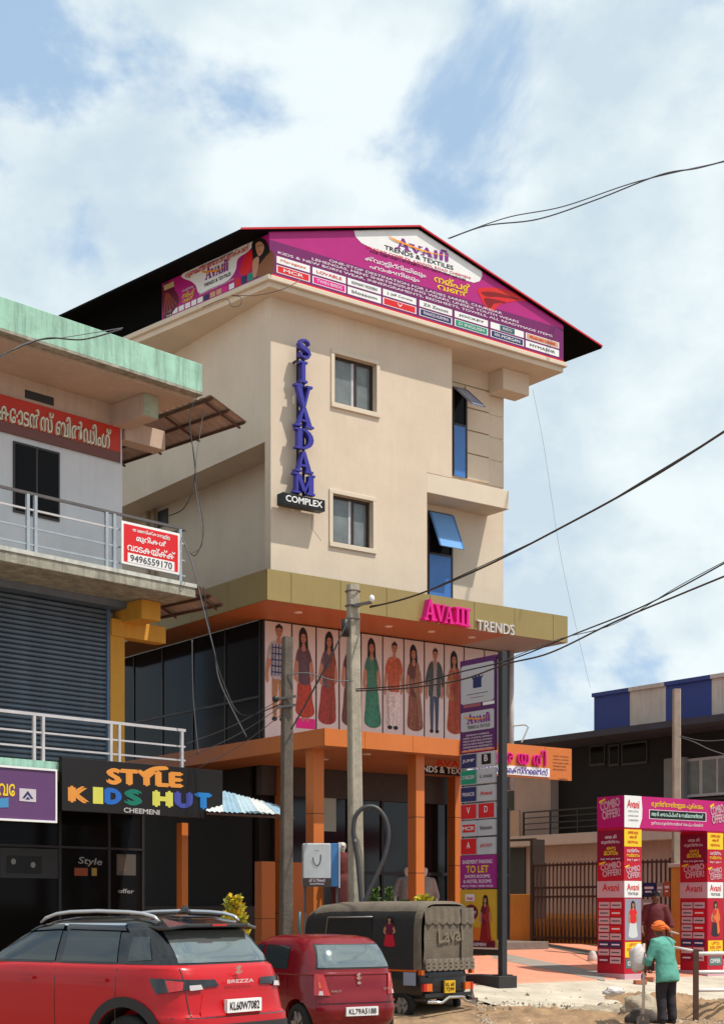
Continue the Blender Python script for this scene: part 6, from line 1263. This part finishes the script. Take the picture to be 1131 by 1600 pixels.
    if skirt: MB().loft([[(r_ * math.cos(a) + .012 * math.sin(5 * a), r_ * .9 * math.sin(a), z) for a in [2 * math.pi * k / 24 for k in range(24)]] for r_, z in ((.15, 1.0), (.20, .85), (.22, .5), (.27, .06))]).build('skirt', trouser_m, root, smooth=True)
    else:
        b = MB(); b.loft([ell(0, .72, .10, .145), ell(0, .82, .112, .158), ell(0, .90, .10, .145)])
        for t in 'lr': y = n['hi' + t][0][1]; b.tube([(0, y * .95, .84), (.012, y * 1.05, .68), (.03, y * 1.1, .48), (.01, y * 1.12, .28), (-.01, y * 1.15, .07)], [.098, .098, .084, .08, .082], 16)
        fuse(b, 'trousers', trouser_m, root)
    for t in 'lr':
        y = n['an' + t][0][1]; b = MB(); b.loft([[(-.06 + .24 * k / 6, y + .045 * math.sin(a) * (1 - .35 * (k / 6) ** 3) * (.75 if k in (0, 6) else 1), .005 + (.045 + .03 * (1 - k / 6)) * (1 + math.cos(a)) / 1.6) for a in [2 * math.pi * j / 12 for j in range(12)]] for k in range(7)]); b.build('shoe', shoe or CLAD, root, smooth=True)
    if hair_m: b = MB(); b.sphere((hx - .022, 0, 1.572), (.092, .088, .088), 16, 10); b.build('hair', hair_m, root, smooth=True)
    return n, hx
SKB = mat('brown_skin', (.13, .055, .032), .55, .12, 8); HAIRM = mat('black_hair', (.01, .009, .009), .5, .2, 20)
fp_ = at(1042, 1603, 23.4); wk = thing('person', 'worker in teal shirt, dark trousers and orange head cloth holding a long handle', 'person', (fp_.x, fp_.y, gz(fp_.x, fp_.y)), math.atan2(.88, -.47))
TEAL = mat('teal_shirt', (.10, .34, .27), .85, .15, 7, .3); DTR = mat('dark_trousers', (.022, .017, .022), .9, .2, 8, .2)
wk.scale = (.96, .96, .96)
n_, hx = figure(wk, SKB, TEAL, DTR, None, lean=.09, head_tilt=.07, handL=(.26, .26, .82), handR=(.26, .20, 1.0))
ORC = mat('orange_cloth', (.80, .16, .025), .85, .12, 12, .4)
b = MB(); b.sphere((hx - .015, 0, 1.585), (.112, .105, .092), 18, 10)
for k, (rr, zz_) in enumerate(((.112, 1.545), (.113, 1.565), (.108, 1.592))): b.tube([(hx - .015 + rr * math.cos(a), rr * .93 * math.sin(a), zz_ + .012 * math.sin(2 * a + k)) for a in [2 * math.pi * j / 20 for j in range(21)]], .022, 8)
b.tube([(hx - .10, -.02, 1.58), (hx - .17, -.05, 1.55), (hx - .21, -.07, 1.50)], [.035, .03, .012], 8)
b.v = [tuple(Vector(p) + Vector((noise.noise(Vector(p) * 22), noise.noise(Vector(p) * 22 + Vector((9, 0, 0))), noise.noise(Vector(p) * 18 + Vector((0, 7, 0))))) * .014) for p in b.v]; b.build('head_cloth', ORC, wk, smooth=True)
b = MB(); b.tube([(hx - .19, -.06, 1.50), (hx - .27, -.12, 1.475), (hx - .31, -.16, 1.46)], [.02, .016, .01], 8); b.build('cloth_end', mat('pale_cloth', (.5, .4, .33), .9, .1), wk, smooth=True)
# long-handled tool and the sacking tied to it
hp = Vector((.36, .04, .82)); q = Matrix.Rotation(wk.rotation_euler[2], 3, 'Z'); base = Vector(wk.location)
tl = thing('long_handled_tool', 'pale wooden handled digging tool held upright by the worker', 'tool', tuple(base + q @ Vector((.16, .16, 0)))); o0 = Vector(tl.location)
pa, pb_ = base + q @ Vector((.16, .34, .06)) - o0, base + q @ Vector((.29, .22, 1.25)) - o0
MB().tube([pa, pa.lerp(pb_, .5) + Vector((.004, 0, 0)), pb_], .022, 10).build('handle', mat('pale_wood', (.52, .44, .38), .8, .2, 9), tl, smooth=True); MB().loft([[(pa.x + w_ * x, pa.y + .012 * y, pa.z + z) for x, y in ((-1, -1), (1, -1), (1, 1), (-1, 1))] for w_, z in ((.03, .10), (.10, .04), (.10, -.12), (.04, -.20))]).build('blade', mat('tool_steel', (.16, .14, .13), .5, .3, 8, metal=.6), tl)
SACK = mat('white_sack', (.62, .57, .56), .9, .14, 9, .4)
def lump(name, label, cat, m, c, r, seed, parent=None, amp=.28, group=None):
    b = MB(); b.sphere((0, 0, 0), 1.0, 22, 14); v = []
    for p in b.v: d = Vector(p); k = 1 + amp * noise.noise(d * 1.4 + Vector((seed, 0, 0))) + amp * .45 * noise.noise(d * 3.5 + Vector((0, seed, 0))); v.append((d.x * r[0] * k, d.y * r[1] * k, d.z * r[2] * k))
    b.v = v; o = b.build(name, m, None, smooth=True, loc=c); return tag(o, label, cat, group)
bc = base + q @ Vector((.30, .33, 1.02)); lump('sack', 'white plastic sack hanging from the worker\'s tool handle', 'sack', SACK, bc, (.13, .11, .22), 3.1)
# man in maroon behind the arch
X_ = at(1024, 1500, 30.6); m2 = thing('person', 'man in maroon shirt standing between the arch columns', 'person', (X_.x, X_.y, gz(X_.x, X_.y) + .02), R(-100)); m2.scale = (1.02, 1.02, 1.02)
figure(m2, SKB, mat('maroon_shirt', (.13, .02, .028), .85, .12, 7, .2), DTR, HAIRM, lean=.02, head_tilt=.02, handL=(.10, .30, .78), handR=(.16, -.26, .84))
# mannequins in the porch
PLAS = mat('mannequin_plastic', (.50, .46, .42), .4, .05, 3)
for k, (u, Y, z, lab, top, low, rz) in enumerate(((534, 28.6, 1.45, 'bald display mannequin in dark red dress beside the light box', (.10, .012, .012), (.09, .012, .012), -70), (637, 31.0, 1.04, 'display mannequin in white shirt left of the front orange column', (.22, .215, .215), (.02, .02, .025), -100), (662, 31.0, 1.04, 'display mannequin in pale top right of the front orange column', (.26, .23, .21), (.05, .02, .02), -80))):
    p = at(u, 1400, Y); t = thing('mannequin', lab, 'mannequin', (p.x, p.y, z), R(rz)); figure(t, PLAS, mat('mannequin_top%d' % k, top, .85, .1, 6), mat('mannequin_low%d' % k, low, .85, .1, 6), None, lean=.0, head_tilt=.01, handL=(.05, .26, .80), handR=(.12, -.24, .86), skirt=(k == 0), shoe=PLAS)
    bx('plinth', DARK, t, -.25, .25, -.25, .25, -(z - gz(p.x, p.y)) - .1, .003)
# ================================================================ plants
def plant(name, label, pos, h, r, cols, n, leaf, shape, stem=.02, group=None, pot=None, cat='plant'):
    t = thing(name, label, cat, pos, 0, group); rnd = random.Random(hash(label) % 1000 if False else len(label) * 7 + n)
    z0 = 0
    if pot: MB().loft([[(rr * math.cos(2 * math.pi * k / 16), rr * math.sin(2 * math.pi * k / 16), z) for k in range(16)] for rr, z in ((.13, -.05), (.18, .30), (.20, .30), (.20, .34), (.16, .34), (.15, .28))]).build('pot', pot, t, smooth=True); z0 = .3
    b = MB()
    for k in range(5): a = k * 1.26; b.tube([(0, 0, z0 - .02), (.25 * r * math.cos(a), .25 * r * math.sin(a), z0 + (h - z0) * .45), (.5 * r * math.cos(a + .4), .5 * r * math.sin(a + .4), z0 + (h - z0) * .8)], [stem, stem * .7, stem * .3], 6)
    b.build('stem', mat('plant_stem', (.07, .05, .025), .9, .2, 8), t, smooth=True); b = MB()
    for i in range(n):
        f = rnd.random(); z = z0 + (h - z0) * (f if shape == 'cone' else .35 + .65 * f); rad = r * ((1.02 - f) ** .8 if shape == 'cone' else math.sin(math.pi * (.18 + .75 * f))) * rnd.uniform(.35, 1.05); a = rnd.uniform(0, 2 * math.pi)
        c = Vector((rad * math.cos(a), rad * math.sin(a), z)); d = (Vector((math.cos(a), math.sin(a), rnd.uniform(.1, 1.3)))).normalized(); s_ = d.cross(Vector((rnd.uniform(-1, 1), rnd.uniform(-1, 1), rnd.uniform(-.3, .3)))).normalized(); l = leaf * rnd.uniform(.6, 1.3); w = l * .32; nr = d.cross(s_) * l * .12
        b.mi = rnd.randrange(len(cols)); b.add([c, c + d * l * .45 + s_ * w + nr, c + d * l, c + d * l * .45 - s_ * w + nr], [(0, 1, 2, 3)])
    b.build('foliage', cols, t); return t
YG = [mat('croton_yellow', (.80, .62, .03), .6, .2, 9), mat('croton_lime', (.55, .52, .04), .6, .2, 9), mat('croton_gold', (.80, .50, .03), .6, .2, 9), mat('croton_green', (.25, .26, .03), .6, .2, 9)]
GR = [mat('leaf_green', (.07, .15, .03), .6, .2, 9), mat('leaf_lime', (.16, .26, .04), .6, .2, 9), mat('leaf_deep', (.03, .08, .02), .6, .2, 9)]
TERRA = mat('terracotta_pot', (.24, .09, .05), .85, .15, 6)
p = at(365, 1440, 25.0); plant('croton_shrub', 'bright yellow leaved croton shrub behind the parked cars', (p.x, p.y, .0), 1.98, .22, YG, 900, .11, 'bush', .03, cat='shrub')
for k, (u, h, lab) in enumerate(((570, .98, 'small round leaved potted shrub beside the pale pole'), (588, 1.16, 'narrow upright potted conifer nearest the pale pole'), (607, 1.18, 'narrow upright potted conifer between the pole and the orange column'), (632, .96, 'low leafy potted shrub left of the orange column'))):
    p = at(u, 1400, 27.6); z = gz(p.x, p.y); plant('potted_shrub', lab, (p.x, p.y, z + .45), h + .02, .13 if k in (1, 2) else .16, GR, 420, .07, 'cone' if k in (1, 2) else 'bush', .015, 'potted plants at the shop entrance', TERRA); bx('plant_stand', GREYW, None, 0, .001, 0, .001, 0, .001) if False else None
p = at(662, 1400, 27.4); z = gz(p.x, p.y); plant('potted_shrub', 'lime yellow leafy potted plant right of the orange column', (p.x, p.y, z + .45), 1.08, .2, YG[:2] + GR[1:2], 420, .11, 'bush', .015, 'potted plants at the shop entrance', TERRA)
x0 = M.loc(*at(560, 1400, 27.6)[:2]); x1 = M.loc(*at(672, 1400, 27.6)[:2]); pa_, pb2 = at(556, 1400, 27.62), at(676, 1400, 27.4); mid = (pa_ + pb2) / 2; zz_ = gz(mid.x, mid.y)
b = MB(); b.box(-.72, .72, -.22, .26, -.3, .46); tag(b.build('planter_ledge', GREYW, None, loc=(mid.x, mid.y, zz_), bevel=.015), 'low grey masonry ledge carrying the potted plants', 'ledge')
# ================================================================ overhead cables
def wire(label, pts, r=.012, sag=0.0, m=CABLE, name='overhead_cable', n=10, group=None):
    r = r * .78; P = [at(*p) for p in pts]; out_ = []
    for i in range(len(P) - 1):
        a, b_, c, d = P[max(i - 1, 0)], P[i], P[i + 1], P[min(i + 2, len(P) - 1)]
        for t in range(n):
            s = t / n; out_.append(0.5 * (2 * b_ + (c - a) * s + (2 * a - 5 * b_ + 4 * c - d) * s * s + (3 * b_ - a - 3 * c + d) * s ** 3))
    out_.append(P[-1]); o0 = out_[0].copy()
    return tag(MB().tube([p - o0 for p in out_], r, 6).build(name, m, None, smooth=True, loc=o0), label, 'cable', group)
GREYC = mat('grey_cable', (.10, .10, .11), .6, 0); BRC = mat('brown_cable', (.05, .03, .025), .6, 0)
wire('thick twisted service cable rising from the pale pole head across the gold fascia', [(578, 949, 26.9), (650, 930, 25.4), (760, 884, 23.2), (900, 812, 20.8), (1020, 745, 18.9), (1150, 662, 17.2)], .021, m=BRC)
wire('thin dark strand twisted round the thick service cable', [(578, 947, 26.88), (640, 934, 25.6), (760, 881, 23.2), (900, 813, 20.8), (1020, 742, 18.9), (1150, 663, 17.2)], .010)
wire('upper of the cables running from the pylon past the gold fascia', [(556, 1077, 26.8), (640, 1070, 25.6), (720, 1050, 24.4), (800, 1030, 23.2), (900, 990, 21.8), (1010, 945, 20.3), (1150, 870, 18.6)], .014)
wire('lower of the cables running from the pylon past the gold fascia', [(556, 1080, 26.8), (640, 1075, 25.5), (722, 1062, 24.3), (790, 1038, 23.2), (860, 1020, 22.2), (960, 972, 20.9), (1060, 930, 19.5), (1150, 893, 18.4)], .017, m=BRC)
wire('slim cable crossing between the two lower pylon cables', [(780, 1036, 23.3), (870, 1000, 22.1), (960, 975, 20.9), (1060, 916, 19.5), (1150, 868, 18.5)], .008, m=GREYC)
wire('pale cable strung between the two nearest utility poles', [(449, 1055, 26.4), (480, 1052, 26.4), (520, 1063, 26.5), (552, 1064, 26.7)], .013, m=GREYC)
wire('dark cable slanting from the dark pole up to the pale pole head', [(455, 1140, 26.3), (480, 1096, 26.4), (520, 1020, 26.5), (546, 965, 26.8)], .02)
wire('upper faint cable in the sky behind the roof ridge', [(700, 372, 40.0), (790, 340, 38.0), (880, 322, 36), (1000, 282, 34), (1150, 248, 32)], .018, m=GREYC)
wire('lower sagging cable in the sky behind the roof ridge', [(702, 372, 40.0), (760, 352, 38.6), (840, 342, 37), (930, 312, 35.3), (1030, 273, 33.5), (1090, 262, 32.6), (1150, 246, 32)], .022, m=GREYC)
wire('hair thin wire dropping from the right roof eave', [(832, 608, 35.0), (850, 700, 36.0), (878, 880, 38.0), (922, 1075, 40.0)], .004, m=GREYC)
wire('slack black cable drooping across the mint parapet', [(-20, 566, 23.5), (30, 542, 24.0), (75, 528, 24.4), (130, 530, 25.0), (190, 514, 25.6)], .016); wire('slimmer cable crossing the mint parapet higher up', [(-20, 572, 23.5), (40, 536, 24.1), (100, 527, 24.7), (150, 519, 25.2), (192, 512, 25.7)], .009, m=GREYC)
wire('leftmost wire hanging down beside the upper awning', [(312, 612, 28.3), (296, 655, 28.1), (305, 735, 27.9), (290, 790, 27.8), (264, 806, 28.2)], .012); wire('middle wire looping down beside the upper awning', [(296, 655, 28.1), (308, 760, 27.8), (318, 830, 27.5), (305, 868, 27.4), (288, 852, 27.6)], .010); wire('rightmost wire hanging down beside the upper awning', [(318, 640, 28.3), (305, 740, 27.9), (312, 800, 27.6), (316, 850, 27.5), (298, 866, 27.5)], .008, m=GREYC)
wire('cable bundle falling past the dark glass to the canopy', [(284, 840, 27.6), (300, 880, 27.4), (320, 960, 27.3), (335, 1020, 27.3), (345, 1070, 27.3), (385, 1152, 27.4)], .017, m=GREYC); wire('second strand of the bundle falling past the dark glass', [(318, 915, 27.4), (330, 1000, 27.3), (352, 1075, 27.2), (380, 1118, 26.9), (440, 1100, 26.4)], .013); wire('dark strand dropping down the left glass', [(300, 1000, 28.9), (302, 1090, 28.9), (310, 1180, 28.9)], .014, m=GREYC)
for k, (a, b_) in enumerate((((290, 1163, 27.6), (446, 1088, 26.4)), ((295, 1183, 27.6), (446, 1100, 26.4)), ((310, 1200, 27.6), (446, 1112, 26.4)))):
    wire(['highest of three service wires running up to the dark pole', 'middle of three service wires running up to the dark pole', 'lowest of three service wires running up to the dark pole'][k], [a, ((a[0] + b_[0]) / 2, (a[1] + b_[1]) / 2 + 7, (a[2] + b_[2]) / 2), b_], .009, m=GREYC)
wire('loose wires hanging below the small black name board', [(487, 795, 30.2), (488, 808, 30.55), (486, 822, 30.6), (492, 832, 30.6), (502, 845, 30.65)], .006, m=GREYC)
wire('pale cable loop tied on the left roof soffit', [(316, 480, 30.5), (352, 466, 30.2), (362, 478, 30.2), (375, 476, 30.2), (376, 464, 30.2), (362, 461, 30.2), (400, 461, 30.0), (440, 452, 29.6), (470, 437, 29.9)], .012, m=mat('tan_cable', (.16, .10, .07), .7, .1)); wire('white cable sagging right of the beige pole', [(1062, 1152, 32.8), (1085, 1160, 31.5), (1110, 1172, 30.4), (1150, 1185, 29)], .014, m=GREYC); wire('taut cable right of the beige pole', [(1062, 1150, 32.8), (1100, 1158, 30.8), (1150, 1155, 29)], .010, m=GREYC)
# ================================================================ rubble and dug earth in front
def gpos(u, v, dz=0.0): p = on_ground(u, v); return Vector((p.x, p.y, gz(p.x, p.y) + dz))
lump('boulder', 'dark rounded boulder at the worker\'s feet', 'boulder', mat('dark_rock', (.075, .058, .05), .95, .35, 4, .8), at(1003, 1592, 23.9), (.24, .2, .17), 1.7)
lump('earth_heap', 'pale heap of broken concrete and earth behind the dark boulder', 'rubble heap', mat('pale_rubble', (.40, .33, .24), .95, .35, 5, .9), at(1000, 1576, 24.6), (.30, .25, .22), 5.3, amp=.45)
lump('plastic_sheet', 'crumpled white plastic sheet on the cement apron', 'plastic sheet', SACK, at(958, 1550, 25.4), (.15, .12, .07), 8.2, amp=.5); lump('water_can', 'white plastic can at the foot of the arch column', 'can', SACK, gpos(925, 1506, .12), (.10, .10, .16), 2.2, amp=.12)
b = MB().box(-.12, .12, -.055, .055, -.04, .04)
for k, (u, v, rz, lab) in enumerate(((1000, 1543, .3, 'single red brick lying at the foot of the arch column'), (1012, 1538, -.5, 'pinkish brick lying between the arch and the worker'))):
    pos = gpos(u, v, .09); tag(MB().box(-.12, .12, -.055, .055, -.04, .04).build('brick', mat('loose_brick', (.42, .13, .07), .9, .2, 8, .3), None, bevel=.006, loc=pos, rz=rz), lab, 'brick')
def mound(name, pts, hgt, m, seed):
    us_ = [p[0] for p in pts]; vs_ = [p[1] for p in pts]; c = gpos((min(us_) + max(us_)) / 2, (min(vs_) + max(vs_)) / 2); b = MB(); n = 40; P = []; sx, sy = pts[0][2], pts[0][3]
    for i in range(n + 1):
        for k in range(n + 1):
            x, y = -1 + 2 * i / n, -1 + 2 * k / n; e = max(0, 1 - x * x) * max(0, 1 - y * y); X, Y = c.x + x * sx, c.y + y * sy; P.append((X, Y, dirt_z(X, Y) - .02 + e ** .6 * hgt * (.7 + .55 * noise.noise((X * 1.6, Y * 1.6, seed)) + .55 * noise.noise((X * 5, Y * 5, seed)) + .35 * noise.noise((X * 13, Y * 13, seed)))))
    b.add(P, [(i * (n + 1) + k, (i + 1) * (n + 1) + k, (i + 1) * (n + 1) + k + 1, i * (n + 1) + k + 1) for i in range(n) for k in range(n)]); return tag(b.build(name, m, None, smooth=True), kind='structure')
mound('terrain_mound', [(1085, 1582, 1.6, 1.0)], .30, mat('dug_earth', (.30, .185, .10), .95, .45, 3, .9), 2.0); mound('terrain_mound', [(900, 1592, 1.5, .9)], .16, mat('dug_earth', (.30, .185, .10), .95, .45, 3, .9), 6.0); mound('terrain_mound', [(975, 1588, .9, .7)], .22, mat('pale_rubble', (.40, .33, .24), .95, .35, 5, .9), 9.0)
b = MB(); rnd = random.Random(4)
for k in range(1500):
    u, v = rnd.uniform(745, 1150), rnd.uniform(1572 if rnd.random() < .93 else 1550, 1602); p = on_ground(u, v); r_ = rnd.uniform(.006, .026) * (2.2 if rnd.random() < .06 else 1); b.mi = rnd.randrange(3); o = len(b.v); ring = [(p.x + r_ * rnd.uniform(.7, 1.2) * math.cos(a), p.y + r_ * rnd.uniform(.7, 1.2) * math.sin(a)) for a in [j * 1.2566 for j in range(5)]]; z = dirt_z(p.x, p.y) + (.05 if M.loc(p.x, p.y)[1] > -7.7 else .0)
    b.add([(x, y, z) for x, y in ring] + [(p.x, p.y, z + r_ * 1.1)], [(j, (j + 1) % 5, 5) for j in range(5)])
tag(b.build('gravel', [mat('gravel_stone', (.36, .27, .19), .95, .4, 12, .3), mat('gravel_dark', (.17, .12, .085), .95, .4, 12, .3), mat('gravel_pale', (.50, .43, .34), .95, .3, 12, .3)], None), 'loose stones and crumbs of earth over apron and dirt', kind='stuff')
